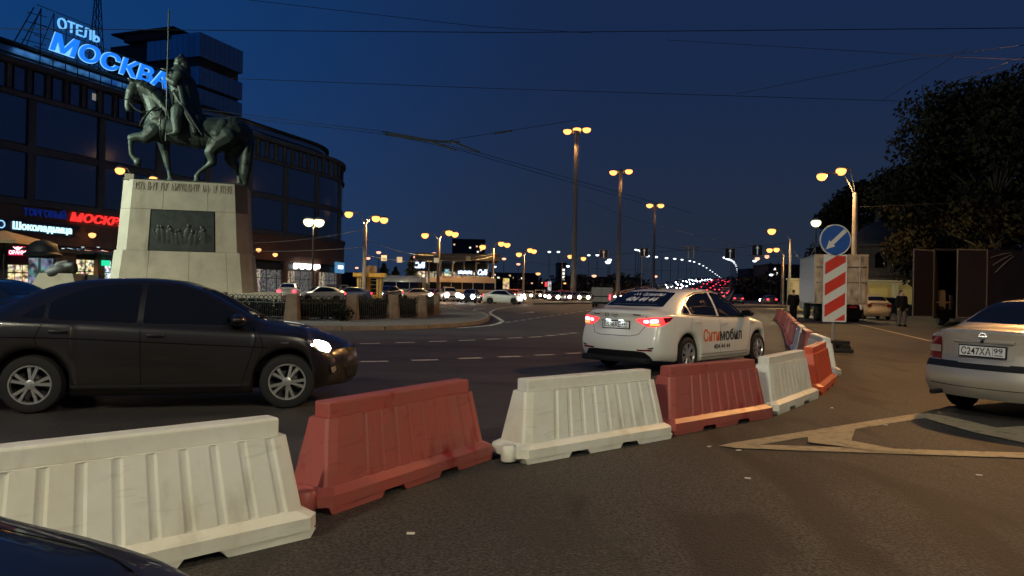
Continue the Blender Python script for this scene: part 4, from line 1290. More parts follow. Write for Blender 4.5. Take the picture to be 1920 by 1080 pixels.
b.build('ring_logo', glow('sign_cyan2', (0.3, 0.6, 1.0), 1.2), fs)
fs = thing('shop_sign', 'white glowing shop name on the hotel\'s rounded corner', 'sign')
for k in range(8):
    b = MB(); b.bbox(hp(47.4 + .9 * k, .75, 4.65 + .12 * (k % 2)), (.62, .62, .95 - .2 * (k % 2)), .2); b.build('glowing_letter', glow('sign_white', (1.0, 0.97, 0.9), 3.0), fs, True)
fs = thing('corner_sign', 'blue lightbox sign at the foot of the rounded corner', 'sign')
b = MB(); hband(b, 59, 63.5, 3.9, 5.8, 0.7, 1.0); b.build('lightbox', glow('box_blue', (0.10, 0.30, 0.55), 0.6), fs)
for k in range(4):
    b = MB(); b.bbox(hp(60.0 + .55 * k, 1.05, 4.95), (.36, .36, .62), .08); b.build('glowing_letter', glow('sign_white2', (0.8, 0.93, 1), 2), fs, True)
# glass canopy with glints above the shops, green exit box and white lightbox
cn = thing('glass_canopy', 'dark glass canopy full of glints above the lit shop doors', 'canopy')
b = MB(); hband(b, 5.5, 17.5, 4.55, 4.65, 0.5, 4.2); b.build('canopy_glass', M_HGLASS, cn)
b = MB()
for k in range(13): b.tube(hp(5.5 + k, 0.6, 5.2), hp(5.5 + k, 4.2, 4.7), 0.05, n=4)
b.tube(hp(5.5, 4.2, 4.7), hp(17.5, 4.2, 4.7), 0.09, n=5); b.tube(hp(5.5, 2.4, 5.0), hp(17.5, 2.4, 5.0), 0.06, n=5)
b.build('canopy_ribs', M_CHROME, cn)
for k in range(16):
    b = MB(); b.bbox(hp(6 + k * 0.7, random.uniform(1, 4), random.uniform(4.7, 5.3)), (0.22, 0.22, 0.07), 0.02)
    b.build('canopy_glint', glow('glint', (0.7, 0.85, 0.85), 0.9), cn)  # small glowing blocks stand in for reflections on the canopy
fs = thing('green_sign', 'small green glowing box sign under the glass canopy', 'sign')
b = MB(); hband(b, 11.3, 12.3, 3.35, 3.95, 0.6, 0.8); b.build('lightbox', glow('green_box', (0.02, 0.75, 0.36), 1.0), fs)
fs = thing('white_sign', 'white lightbox above the bright shop window by the plinth', 'sign')
b = MB(); hband(b, 12.8, 15.6, 3.1, 4.1, 0.6, 0.8); b.build('lightbox', shop_mat('white_box', (0.75, 0.95, 0.95), 1.6, 6), fs)

# ------------------------------------------------------------------ pavilion, parasol, poster column in front of the hotel
M_DKW = mat('dark_wood', (0.03, 0.022, 0.018), 0.6)
pv = thing('cafe_pavilion', 'dark pavilion with warm lit windows under the pink neon sign', 'pavilion')
o = P(40, 522, 62); px = o.x; py = 62.0
b = MB(); b.box((px - 4.6, py + 3, 2.0), (11.5, 5.6, 4.0)); b.build('wall', M_DKW, pv)
b = MB(); b.box((px - 4.6, py + 3, 4.1), (12.2, 6.3, 0.25)); b.build('roof', M_STEELD, pv)
for k in range(3):
    x = px - 0.35 + (k - 1) * 0.62
    for z0, z1 in ((0.3, 2.05), (2.15, 2.75)):
        b = MB(); b.box((x, py + 0.17, (z0 + z1) / 2), (0.52, 0.06, z1 - z0)); w = b.build('window', M_SHOP[0], pv)
        fb = MB(); fb.box((x, py + 0.12, z0 - .03), (0.6, 0.08, 0.05)); fb.build('sill', M_DKW, w)
ns = thing('neon_sign', 'pink neon sign with a white bird on the dark pavilion', 'sign')
q = P(35, 470, 61.9)
b = MB(); pl = [(-.85, -.38), (.85, -.38), (.85, .05), (.55, .25), (.45, .42), (-.45, .42), (-.55, .25), (-.85, .05)]
b.plate(pl, -0.1, 0.0, frame((q.x, 61.9, q.z), (1, 0, 0), (0, 0, 1))); b.build('neon_panel', glow('neon_pink', (0.85, 0.015, 0.10), 1.0), ns)
text_obj('letters', 'ОРАНЖ', 0.42, frame((q.x - .72, 61.78, q.z - .30), (1, 0, 0), (0, 0, 1)), glow('neon_white', (1, 0.8, 0.85), 2.0), ns, width=1.42, bold=0.008)
b = MB(); b.plate([(0, .02), (.18, .12), (.42, .32), (.18, .26), (.04, .30), (0, .36), (-.04, .30), (-.18, .26), (-.42, .32), (-.18, .12)], 0, 0.02, frame((q.x, 61.78, q.z), (1, 0, 0), (0, 0, 1)))
b.build('bird_emblem', MATS['neon_white'], ns)
ps = thing('parasol', 'beige square parasol in front of the cafe sign', 'parasol')
q = P(8, 432, 58); b = MB()
rw_ = [(-2.6, -2.6), (2.6, -2.6), (2.6, 2.6), (-2.6, 2.6)]
b.add([(q.x, 58, q.z)] + [(q.x + x, 58 + y, q.z - 0.85) for x, y in rw_] + [(q.x + x, 58 + y, q.z - 1.1) for x, y in rw_],
      [(0, 1, 2), (0, 2, 3), (0, 3, 4), (0, 4, 1), (1, 5, 6, 2), (2, 6, 7, 3), (3, 7, 8, 4), (4, 8, 5, 1)])
b.build('canopy', mat('canvas', (0.42, 0.30, 0.18), 0.8, emit=(0.5, 0.3, 0.12), estr=0.0), ps)
b = MB(); b.tube((q.x, 58, 0), (q.x, 58, q.z), 0.05); b.build('pole', M_STEELD, ps)
pc = thing('poster_column', 'round poster column with a glowing blue-grey poster and dark dome', 'advertising column')
q = P(80, 500, 52); cx, cyy = q.x, 52.0
T = Matrix.Translation((cx, cyy, 0))
b = MB(); b.lathe([(0.95, 0), (0.95, 0.5), (0.86, 0.6), (0.86, 3.1), (0.95, 3.15)], 28, T); b.build('drum', mat('column_green', (0.03, 0.035, 0.035), 0.5), pc, True)
b = MB(); b.lathe([(1.15, 3.15), (1.2, 3.3), (1.0, 3.45), (0.92, 3.75), (0.80, 4.0), (0.5, 4.2), (0.1, 4.32)], 28, T); b.build('dome', mat('column_dome', (0.008, 0.008, 0.008), 0.6), pc, True)
pm = shop_mat('poster_glow', (0.30, 0.62, 0.72), 0.55, 2.2)
for k, (a0, a1) in enumerate(((-125, -75), (-65, -15))):
    b = MB(); vs = []
    for j in range(9):
        a = R(a0 + (a1 - a0) * j / 8)
        vs += [(cx + cos(a) * .89, cyy + sin(a) * .89, 0.75), (cx + cos(a) * .89, cyy + sin(a) * .89, 3.0)]
    b.add(vs, [(2 * j, 2 * j + 2, 2 * j + 3, 2 * j + 1) for j in range(8)]); b.build('poster', pm, pc, True)

# ================================================================== equestrian monument
M_GRAN = mat('plinth_granite', (0.43, 0.385, 0.30), 0.75, noise=(1.1, 0.35, 0.7), col2=(0.33, 0.30, 0.24), bump=(35, 0.25),
             stain=(0.9, (0.22, 0.19, 0.15), 0.60, 0.82, (1, 1, 0.35)))
M_JOINT = mat('plinth_joint', (0.05, 0.043, 0.035), 0.9)
M_BRONZE = mat('bronze', (0.062, 0.085, 0.070), 0.5, metal=0.35, noise=(2.2, 0.38, 0.70), col2=(0.020, 0.026, 0.023), bump=(9, 0.9))
M_BRONZED = mat('bronze_dark', (0.045, 0.055, 0.050), 0.5, metal=0.4, noise=(3, 0.4, 0.7), bump=(10, 0.6))
# --- organic modelling: chains of tapered limbs fused by a voxel remesh
def chain(b, pts, rad, n=10):
    for i, (p, r) in enumerate(zip(pts, rad)):
        p = Vector(p)
        bm = bmesh.new(); bmesh.ops.create_icosphere(bm, subdivisions=2, radius=r)
        bm.verts.ensure_lookup_table()
        b.add([v.co + p for v in bm.verts], [[v.index for v in f.verts] for f in bm.faces]); bm.free()
        if i: b.tube(pts[i - 1], p, rad[i - 1], r, n)
def ellipsoid(b, c, r, rot=(0, 0, 0)):
    from mathutils import Euler
    bm = bmesh.new(); bmesh.ops.create_icosphere(bm, subdivisions=3, radius=1)
    E = Euler(rot).to_matrix(); c = Vector(c)
    bm.verts.ensure_lookup_table()
    b.add([c + E @ Vector((v.co.x * r[0], v.co.y * r[1], v.co.z * r[2])) for v in bm.verts], [[v.index for v in f.verts] for f in bm.faces]); bm.free()
def organic(b, name, m, parent, vox, smooth=4):
    o = b.build(name, m, parent, 'all')
    md = o.modifiers.new('fuse', 'REMESH'); md.mode = 'VOXEL'; md.voxel_size = vox; md.use_smooth_shade = True
    if smooth:
        sm = o.modifiers.new('soften', 'SMOOTH'); sm.factor = 0.5; sm.iterations = smooth
    return o
MC = P(352, 540, 40); MROT = R(15)
mon = thing('monument_plinth', 'tall pale granite plinth with a dark bronze relief panel', 'plinth', (MC.x, 40.0, 0), MROT)
mon.scale = (0.965, 1.0, 0.962)
def half(z):
    """half-width, half-depth, corner chamfer at height z"""
    if z <= 3.2: t = (z - .9) / 2.3; return 3.62 - .22 * t, 2.2 - .2 * t, .55
    t = (z - 3.2) / 3.75; return 3.32 - .22 * t, 1.9 - .22 * t, .60
def outline(z, ins=0.0):
    a, d, c = half(z); a -= ins; d -= ins
    return [(-a + c, -d), (a - c, -d), (a, -d + c), (a, d - c), (a - c, d), (-a + c, d), (-a, d - c), (-a, -d + c)]
zl = [.9, 3.2, 3.2001, 5.4, 6.95]
b = MB(); vs = []; fs = []
for z in zl: vs += [(x, y, z) for x, y in outline(z, 0.05)]
for i in range(len(zl) - 1):
    for k in range(8): fs.append((8 * i + k, 8 * i + (k + 1) % 8, 8 * i + 8 + (k + 1) % 8, 8 * i + 8 + k))
fs += [tuple(range(8)), tuple(range(8 * len(zl) - 8, 8 * len(zl)))]
b.add(vs, fs); b.build('core', M_JOINT, mon)
def block(face, u0, u1, z0, z1, g=0.008, th=0.25):
    """granite block on a face of the plinth; u in 0..1 along that face"""
    q = []
    for z in (z0 + g, z1 - g):
        o = outline(z); a, c = Vector((*o[face], z)), Vector((*o[(face + 1) % 8], z))
        d = (c - a); L_ = d.length; d.normalize()
        n = Vector((d.y, -d.x, 0))
        p0 = a + d * (L_ * u0 + (g if u0 > 0 else 0)); p1 = a + d * (L_ * u1 - (g if u1 < 1 else 0))
        q += [p0, p1, p1 - n * th, p0 - n * th]
    b = MB(); b.add(q, [(3, 2, 1, 0), (4, 5, 6, 7), (0, 1, 5, 4), (1, 2, 6, 5), (2, 3, 7, 6), (3, 0, 4, 7)])
    return b.build('granite_block', M_GRAN, mon)
for u0, u1 in ((0, .22), (.22, .56), (.56, .88), (.88, 1)): block(0, u0, u1, .9, 3.2)
for f in (7, 1): block(f, 0, 1, .9, 3.2); block(f, 0, 1, 3.2, 5.4); block(f, 0, 1, 5.4, 6.95)
for f in (2, 6, 4, 3, 5):
    for u0, u1 in ((0, .5), (.5, 1)) if f in (2, 6, 4) else ((0, 1),):
        for z0, z1 in ((.9, 3.2), (3.2, 5.4), (5.4, 6.95)): block(f, u0, u1, z0, z1)
block(0, 0, .19, 3.2, 5.4); block(0, .80, 1, 3.2, 5.4)
for u0, u1 in ((0, .30), (.30, .73), (.73, 1)): block(0, u0, u1, 5.4, 6.95)
block(1, 0, 1, 5.4, 6.95)
b = MB(); b.box((-2.75, -1.2, 7.1), (0.45, 0.5, 0.3)); b.build('corner_stone', M_GRAN, mon)
# bronze relief panel with raised figures
def face_pt(u, z, out=0.0):
    o = outline(z); a, c = Vector((*o[0], z)), Vector((*o[1], z)); p = a.lerp(c, u); return Vector((p.x, p.y - out, z))
q = [face_pt(.20, 3.23, .02), face_pt(.79, 3.23, .02), face_pt(.79, 5.37, .02), face_pt(.20, 5.37, .02)]
b = MB(); b.add(q + [p + Vector((0, .12, 0)) for p in q], [(0, 1, 2, 3), (7, 6, 5, 4), (0, 4, 5, 1), (1, 5, 6, 2), (2, 6, 7, 3), (3, 7, 4, 0)])
panel = b.build('relief_panel', M_BRONZED, mon)
random.seed(11)
for k in range(11):
    u = .28 + .43 * k / 10 + random.uniform(-.015, .015); h = random.uniform(.40, .55); z = 3.85 + random.uniform(-.08, .12)
    b = MB(); p0 = face_pt(u, z, .015); tl_ = random.uniform(-.25, .25)
    ellipsoid(b, p0, (.17, .030, h), (0, tl_, 0)); ellipsoid(b, p0 + Vector((sin(tl_) * (h + .08), 0, h + .05)), (.085, .030, .10))
    ellipsoid(b, p0 + Vector((.16 * random.choice((-1, 1)), 0, .1)), (.07, .025, .30), (0, random.uniform(-.7, .7), 0))
    if k % 4 == 1: ellipsoid(b, p0 + Vector((.2, 0, -.05)), (.30, .028, .20), (0, .15, 0))
    b.build('relief_figure', M_BRONZED, panel, True)
# carved inscription along the top course (weathered)
M_INSC = mat('carved_letters', (0.28, 0.245, 0.185), 0.9)
rnd = random.Random(9); u = .03
while u < .97:      # illegible, weathered carved characters
    wch = rnd.uniform(.018, .030); b = MB(); z0, z1 = 6.42, 6.84
    if rnd.random() > .14:
        for q0, q1 in rnd.choice([((0, 0), (1, 1)), ((0, 0), (0, 1)), ((1, 0), (0, 1))]), ((0, rnd.choice((0, .5))), (wch * 30, rnd.choice((.5, 1)))), ((.02, 0), (.02, 1)):
            a_ = face_pt(u + .7 * wch * min(1, q0[0]), z0 + (z1 - z0) * q0[1], .006); c_ = face_pt(u + .7 * wch * min(1, q1[0]), z0 + (z1 - z0) * q1[1], .006)
            b.tube(a_, c_, .018, n=5)
        b.build('carved_character', M_INSC, mon)
    u += wch

# low granite stylobate and walls in front
M_GRANP = mat('pale_granite', (0.46, 0.44, 0.37), 0.75, noise=(1.5, 0.35, 0.7), col2=(0.38, 0.35, 0.29))
st = thing('stone_base', 'broad low granite base beneath the monument plinth', 'base', (MC.x, 40.0, 0), MROT)
b = MB(); b.box((0, 0, .55), (10.0, 7.0, .695)); b.build('slab', M_GRANP, st)
for k in range(7):
    b = MB(); b.bbox((-4.3 + 1.43 * k, -3.62, .56), (1.415, .24, .66), .01); b.build('granite_block', M_GRANP, st)
lw = thing('low_wall', 'long pale granite parapet at the right foot of the plinth', 'wall', (0, 0, 0))
p = P(500, 550, 36.5)
for k in range(2):
    b = MB(); b.bbox((p.x - 1.3 + 1.3 * k, 36.5 + .2 * k, .78), (1.285, .5, .62 if k else .5), .012, rz=MROT); b.build('granite_block', M_GRANP, lw)
b = MB(); b.bbox((p.x - .6, 36.3, .36), (3.6, 1.2, .26), .012, rz=MROT); b.build('plinth_course', M_GRANP, lw)

sp_ = P(350, 337, 40)
eq = thing('equestrian_statue', 'green bronze statue of a helmeted rider with lance on a walking horse', 'statue', (sp_.x, 40.0, 6.69), MROT)
def hq(x, y, d=0.0): return Vector(((x - 500) / 141.0, d, (992 - y) / 134.0 + 0.12))
b = MB()
b.bbox((0.1, 0, 0.06), (5.9, 2.3, 0.14), 0.03); b.build('base_plate', M_BRONZED, eq)
b = MB()
# trunk
chain(b, [hq(285, 585), hq(340, 600), hq(450, 615), hq(600, 625), hq(720, 610), hq(820, 600), hq(870, 610)], [.62, .74, .82, .84, .80, .82, .60], 18)
ellipsoid(b, hq(270, 610), (.54, .55, .70)); ellipsoid(b, hq(815, 600), (.76, .70, .72)); ellipsoid(b, hq(345, 540), (.55, .40, .5))
# neck and head (turned a little to the viewer)
nk = [(318, 540, .72), (288, 475, .60), (250, 405, .48), (200, 345, .37), (150, 312, .28)]
chain(b, [hq(x, y, -.02 * i) for i, (x, y, r) in enumerate(nk)], [r for x, y, r in nk], 16)
chain(b, [hq(132, 322, -.12), hq(114, 368, -.18), hq(101, 420, -.22), hq(94, 468, -.25), hq(97, 492, -.26)], [.26, .27, .22, .175, .165], 14)
ellipsoid(b, hq(136, 368, -.17), (.24, .19, .27)); ellipsoid(b, hq(100, 502, -.26), (.145, .16, .10)); ellipsoid(b, hq(110, 498, -.24), (.12, .10, .08))
ellipsoid(b, hq(104, 372, -.36), (.06, .07, .07)); ellipsoid(b, hq(88, 484, -.38), (.04, .05, .05))
for s in (-1, 1):
    chain(b, [hq(122, 305, -.12 + s * .13), hq(104, 288, -.14 + s * .17), hq(86, 280, -.14 + s * .18)], [.10, .10, .025])
# mane: tufts along the crest, falling on the near side
for k in range(15):
    t = k / 14 * 3.6; i = min(int(t), 3); f = t - i
    x, y, r = [nk[4 - i][j] * (1 - f) + nk[3 - i][j] * f for j in range(3)]
    bx, by = x + .77 * r * 118, y - .63 * r * 118
    wv = .06 * sin(k * 2.3)
    chain(b, [hq(bx + 4, by - 6, .02), hq(bx + 14, by + 6, -.16 + wv), hq(bx + 6 + 40 * wv, by + 44, -.36 - r * .35), hq(bx + 18, by + 84, -.30 - r * .55)], [.11, .12, .11, .03])
# legs: raised fore, standing fore, two hind
chain(b, [hq(275, 640, -.35), hq(225, 690, -.42), hq(175, 692, -.45), hq(128, 702, -.45)], [.46, .34, .25, .21])
chain(b, [hq(128, 702, -.45), hq(124, 760, -.43), hq(128, 815, -.42), hq(152, 845, -.42), hq(178, 866, -.42)], [.19, .125, .115, .14, .18])
chain(b, [hq(320, 640, .35), hq(325, 700, .4), hq(342, 780, .4), hq(352, 838, .4)], [.46, .34, .24, .19])
chain(b, [hq(352, 838, .4), hq(366, 900, .4), hq(378, 950, .4), hq(382, 975, .4)], [.18, .12, .14, .23])
chain(b, [hq(790, 650, -.42), hq(720, 700, -.45), hq(672, 765, -.45), hq(690, 838, -.45)], [.62, .50, .33, .22])
chain(b, [hq(690, 838, -.45), hq(650, 870, -.45), hq(602, 910, -.45), hq(580, 945, -.45), hq(585, 985, -.45)], [.22, .14, .12, .14, .19])
chain(b, [hq(850, 650, .42), hq(815, 740, .42), hq(800, 790, .42), hq(845, 845, .42)], [.60, .46, .32, .23])
chain(b, [hq(845, 845, .42), hq(865, 900, .42), hq(872, 950, .42), hq(878, 980, .42)], [.21, .13, .14, .22])
# tail
chain(b, [hq(895, 560), hq(930, 600), hq(938, 690), hq(925, 800), hq(915, 900), hq(922, 975)], [.26, .28, .33, .36, .32, .14])
for k in range(6): chain(b, [hq(905 + 6 * (k % 3), 600 + 40 * k, -.15 + .06 * (k % 4)), hq(930 - 8 * (k % 2), 720 + 35 * k, -.28 + .1 * (k % 3)), hq(912 + 9 * (k % 3), 830 + 26 * k, -.25 + .08 * k)], [.12, .13, .05])
for x, y, d in ((178, 868, -.42), (383, 982, .4), (585, 986, -.45), (878, 984, .42)): chain(b, [hq(x, y - 10, d), hq(x - 4, y + 3, d)], [.17, .21])
chain(b, [hq(262, 560, -.30), hq(250, 630, -.36), hq(270, 690, -.38)], [.22, .26, .18]); chain(b, [hq(760, 560, -.55), hq(720, 640, -.62)], [.30, .34])
organic(b, 'horse', M_BRONZE, eq, 0.042, 1)
# tack
b = MB()
def ring(c, r1, r2, rot, th=.035, n=22):
    from mathutils import Euler
    E = Euler(rot).to_matrix()
    pts = [Vector(c) + E @ Vector((cos(2 * pi * k / n) * r1, sin(2 * pi * k / n) * r2, 0)) for k in range(n + 1)]
    b.path(pts, th, 6)
ring(hq(108, 440, -.22), .27, .27, (0, R(15), 0)); ring(hq(250, 520), .80, .72, (0, R(-48), 0), .05); ring(hq(330, 585), .93, .93, (0, R(90), 0), .05)
b.path([hq(112, 455, -.46), hq(150, 500, -.6), hq(200, 525, -.72), hq(300, 500, -.7), hq(395, 440, -.45)], .025, 6)
b.path([hq(112, 455, .05), hq(170, 495, .55), hq(260, 500, .72), hq(395, 440, .45)], .025, 6)
b.build('bridle', M_BRONZED, eq, True)
b = MB()
ellipsoid(b, hq(500, 530), (1.05, .78, .55)); chain(b, [hq(395, 520), hq(410, 480)], [.25, .22])
b2 = MB(); chain(b, [hq(560, 560, -.5), hq(570, 640, -.9)], [.45, .2])
organic(b, 'saddle', M_BRONZED, eq, 0.07, 3)
# rider: one continuous figure
b = MB()
chain(b, [hq(465, 470), hq(455, 410), hq(445, 340), hq(440, 270), hq(440, 215)], [.56, .54, .54, .60, .54], 16)
ellipsoid(b, hq(440, 235), (.50, .74, .42))
chain(b, [hq(440, 190), hq(440, 160)], [.22, .21]); ellipsoid(b, hq(436, 138), (.29, .25, .32)); ellipsoid(b, hq(400, 142), (.07, .06, .08))
for s in (-1, 1):
    chain(b, [hq(462, 470, s * .25), hq(450, 500, s * .75), hq(445, 560, s * .95), hq(452, 640, s * .97)], [.42, .40, .32, .24])
    chain(b, [hq(452, 645, s * .97), hq(430, 662, s * .99), hq(390, 672, s * 1.0)], [.16, .14, .08])
chain(b, [hq(440, 235, -.52), hq(420, 300, -.68), hq(385, 282, -.66), hq(370, 270, -.64)], [.27, .23, .18, .14])      # arm on the lance
chain(b, [hq(440, 235, .52), hq(455, 330, .62), hq(410, 400, .45), hq(395, 425, .3)], [.27, .23, .18, .14])
for k in range(4): chain(b, [hq(370, 262 + 7 * k, -.60), hq(362, 263 + 7 * k, -.70), hq(372, 264 + 7 * k, -.76)], [.05, .045, .04])
for k in range(4): chain(b, [hq(393, 418 + 6 * k, .25), hq(384, 420 + 6 * k, .18)], [.05, .04])
chain(b, [hq(455, 425, -.50), hq(462, 425, 0), hq(455, 425, .50)], [.10, .12, .10]); chain(b, [hq(410, 300, -.25), hq(408, 350, -.25)], [.16, .13])
organic(b, 'rider', M_BRONZE, eq, 0.036, 1)
b = MB()
ellipsoid(b, hq(446, 118), (.33, .31, .27)); chain(b, [hq(448, 88), hq(450, 70)], [.17, .03]); chain(b, [hq(468, 135), hq(472, 175), hq(470, 200)], [.26, .30, .34])
organic(b, 'helmet', M_BRONZED, eq, 0.035, 1)
# cloak falling from the shoulders over the horse's back
b = MB(); vs = []; nu, nv = 19, 15
prof = [hq(452, 188), hq(500, 200), hq(545, 250), hq(565, 330), hq(580, 410), hq(600, 480), hq(625, 530), hq(665, 575)]
for j in range(nv):
    t = j / (nv - 1) * (len(prof) - 1); i = min(int(t), len(prof) - 2); p = prof[i].lerp(prof[i + 1], t - i)
    wd = 0.62 + 0.50 * sstep(0, nv - 1, j)
    for k in range(nu):
        a = -1 + 2 * k / (nu - 1)
        fold = 0.07 * sin(k * 2.1) * (0.3 + j / nv)
        vs.append(p + Vector((-(0.95 - 0.35 * j / nv) * abs(a) ** 1.7 + fold, a * wd, -0.30 * a * a * (0.3 + j / nv))))
fs = [(j * nu + k, j * nu + k + 1, (j + 1) * nu + k + 1, (j + 1) * nu + k) for j in range(nv - 1) for k in range(nu - 1)]
b.add(vs, fs); ck = b.build('cloak', M_BRONZE, eq, 'all')
md = ck.modifiers.new('thick', 'SOLIDIFY'); md.thickness = 0.07
b = MB(); b.tube(hq(366, 712, -.66), hq(368, -210, -.66), .045, .04, 8); b.build('lance', M_BRONZED, eq, True)
b = MB(); b.path([hq(408, 352, -.60), hq(450, 420, -.80), hq(540, 540, -1.0), hq(622, 664, -1.05)], [.07, .085, .075, .04], 8)
b.tube(hq(395, 372, -.62), hq(425, 345, -.62), .035, n=6); b.build('scabbard', M_BRONZED, eq, True)
b = MB(); ring(hq(420, 665, -1.0), .20, .15, (R(90), 0, 0), .03); b.tube(hq(432, 560, -.95), hq(422, 650, -1.0), .025, n=5); b.build('stirrup', M_BRONZED, eq, True)

# ------------------------------------------------------------------ bronze piece on a sloping stone, left of the plinth
sb = thing('small_memorial', 'sloping pale stone with a dark bronze helmet and shield on top', 'memorial')
q = P(110, 540, 33); 
pl = [(-1.75, 0.2), (1.1, 0.2), (0.72, 1.78), (-0.75, 1.78)]
b = MB(); b.plate(pl, -0.6, 0.6, frame((q.x, 33.4, 0), (1, 0, 0), (0, 0, 1))); b.build('stone', M_GRAN, sb)
b = MB(); ellipsoid(b, (q.x - .15, 33.3, 1.8), (.72, .55, .42), (0, R(-18), 0)); chain(b, [(q.x + .25, 33.2, 2.05), (q.x + .55, 33.1, 2.1), (q.x + .62, 33.1, 1.95)], [.25, .2, .16])
chain(b, [(q.x - .6, 33.2, 1.8), (q.x - .1, 33.1, 2.2), (q.x + .3, 33.1, 2.32)], [.1, .12, .08])
organic(b, 'bronze_piece', mat('bronze_black', (.012, .012, .011), .6), sb, .05, 2)
b = MB(); b.box((q.x + 1.25, 33.6, 1.3), (.6, .5, .9)); b.build('side_box', M_STEELD, sb)

# ================================================================== iron fence with granite posts
M_POST = mat('fence_granite', (0.22, 0.165, 0.12), 0.8, noise=(4, 0.35, 0.7), bump=(40, 0.3))
M_IRON = mat('black_iron', (0.008, 0.008, 0.008), 0.5)
fence = thing('iron_fence', 'black iron fence with squat granite posts around the monument lawn', 'fence')
fpts = [Vector((-19.5, 27.6, 0)), Vector((-16.8, 28.2, 0)), Vector((-14.2, 28.9, 0)), Vector((-11.6, 29.8, 0)), G(548, 601, .12), G(660, 599.5, .12), G(737, 597, .12), G(790, 595, .12), G(815, 591, .12)]
pm_ = MB(); pm_.box((0, 0, .50), (.52, .46, 1.0), top=(.72, .74)); post_mesh = pm_.mesh('post', M_POST)
bar = MB(); bar.tube((0, 0, .05), (0, 0, .78), .014, n=5); bar_mesh = bar.mesh('bar', M_IRON)
arc = MB(); arc.path([(-.11 * cos(pi * k / 8), 0, .80 + .13 * sin(pi * k / 8)) for k in range(9)], .014, 5); arc_mesh = arc.mesh('arch', M_IRON)
for i, p in enumerate(fpts):
    o = link('post', post_mesh, fence); o.location = (p.x, p.y, .12)
    if i + 1 < len(fpts):
        c = fpts[i + 1]; d = c - p; d.z = 0; L_ = d.length - .55; ang = atan2(d.y, d.x); u = d.normalized()
        s0 = p + u * .28
        for z in (.12, .66, .79):
            rb = MB(); rb.box((L_ / 2, 0, z), (L_, .03, .035)); o = rb.build('rail', M_IRON, fence); o.location = (s0.x, s0.y, .12); o.rotation_euler.z = ang
        n = int(L_ / .115)
        for k in range(n):
            q = s0 + u * (L_ * (k + .5) / n); o = link('bar', bar_mesh, fence); o.location = (q.x, q.y, .12); o.rotation_euler.z = ang
            if k % 2 == 0:
                o = link('arch', arc_mesh, fence); o.location = (q.x, q.y, .12); o.rotation_euler.z = ang
        # dark sheet of planting behind the bars
hedge_pts = [fpts[3], fpts[4], fpts[5], fpts[6], fpts[7], fpts[8]]
M_LEAFD = mat('hedge_leaf', (0.008, 0.010, 0.005), 0.8, spec=0.15, noise=(4, 0.3, 0.7))
def leaf_mass(b, c, r, n, size, rnd):
    for _ in range(n):
        while True:
            v = Vector((rnd.uniform(-1, 1), rnd.uniform(-1, 1), rnd.uniform(-1, 1)))
            if v.length < 1: break
        p = Vector(c) + Vector((v.x * r[0], v.y * r[1], v.z * r[2]))
        s = size * rnd.uniform(.6, 1.3)
        a = Vector((rnd.uniform(-1, 1), rnd.uniform(-1, 1), rnd.uniform(-1, 1))).normalized(); e = a.orthogonal().normalized(); f = a.cross(e)
        b.add([p - e * s, p + f * s * .45, p + e * s, p - f * s * .45], [(0, 1, 2, 3)])
rnd = random.Random(5)
hb = MB()
for a, c in zip([Vector((-19, 28.4, 0)), Vector((-14.2, 29.8, 0))] + hedge_pts[:-1], [Vector((-14.2, 29.8, 0))] + hedge_pts):
    for k in range(6):
        p = a.lerp(c, (k + .5) / 6) + Vector((-.5, .9, 0)); leaf_mass(hb, (p.x, p.y, .52), (.6, .5, .42), 260, .10, rnd)
tag(hb.build('hedge', M_LEAFD), 'low dark clipped hedge behind the iron fence', 'hedge')
sh = MB(); p = G(640, 602, .12); leaf_mass(sh, (p.x, p.y + .1, .42), (.45, .3, .32), 500, .06, rnd)
for k in range(5): sh.tube((p.x, p.y, .12), (p.x + rnd.uniform(-.3, .3), p.y, .5), .01, n=4)
tag(sh.build('shrub', M_LEAFD), 'small dark shrub against a fence post on the pavement', 'shrub')

# ================================================================== street lamps
M_CONC = mat('concrete_pole', (0.36, 0.31, 0.25), 0.85, noise=(6, 0.3, 0.7), bump=(30, 0.2))
M_GALV = mat('galvanised', (0.30, 0.29, 0.27), 0.45, metal=0.5)
M_POLED = mat('dark_pole', (0.025, 0.025, 0.022), 0.5)
M_SOD = glow('sodium_lens', (1.0, 0.37, 0.09), 2.6)
M_SOD2 = glow('sodium_lens_far', (1.0, 0.40, 0.13), 2.0)
M_WHITE = glow('white_lens', (1.0, 0.84, 0.42), 2.4)
M_LED = glow('led_lens', (0.86, 0.95, 1.0), 2.2)
M_PINK = glow('far_pink_lens', (1.0, 0.42, 0.26), 1.8)
GL = 'street lamps around the square'
def lens_ball(b, c, r, k=0.62):
    c = Vector(c); T = Matrix.Translation(c) @ Matrix.Diagonal((r, r, r * k, 1))
    b.lathe([(0.02, -1), (0.5, -.86), (.86, -.5), (1, 0), (.9, .3), (.3, .5)], 12, T)
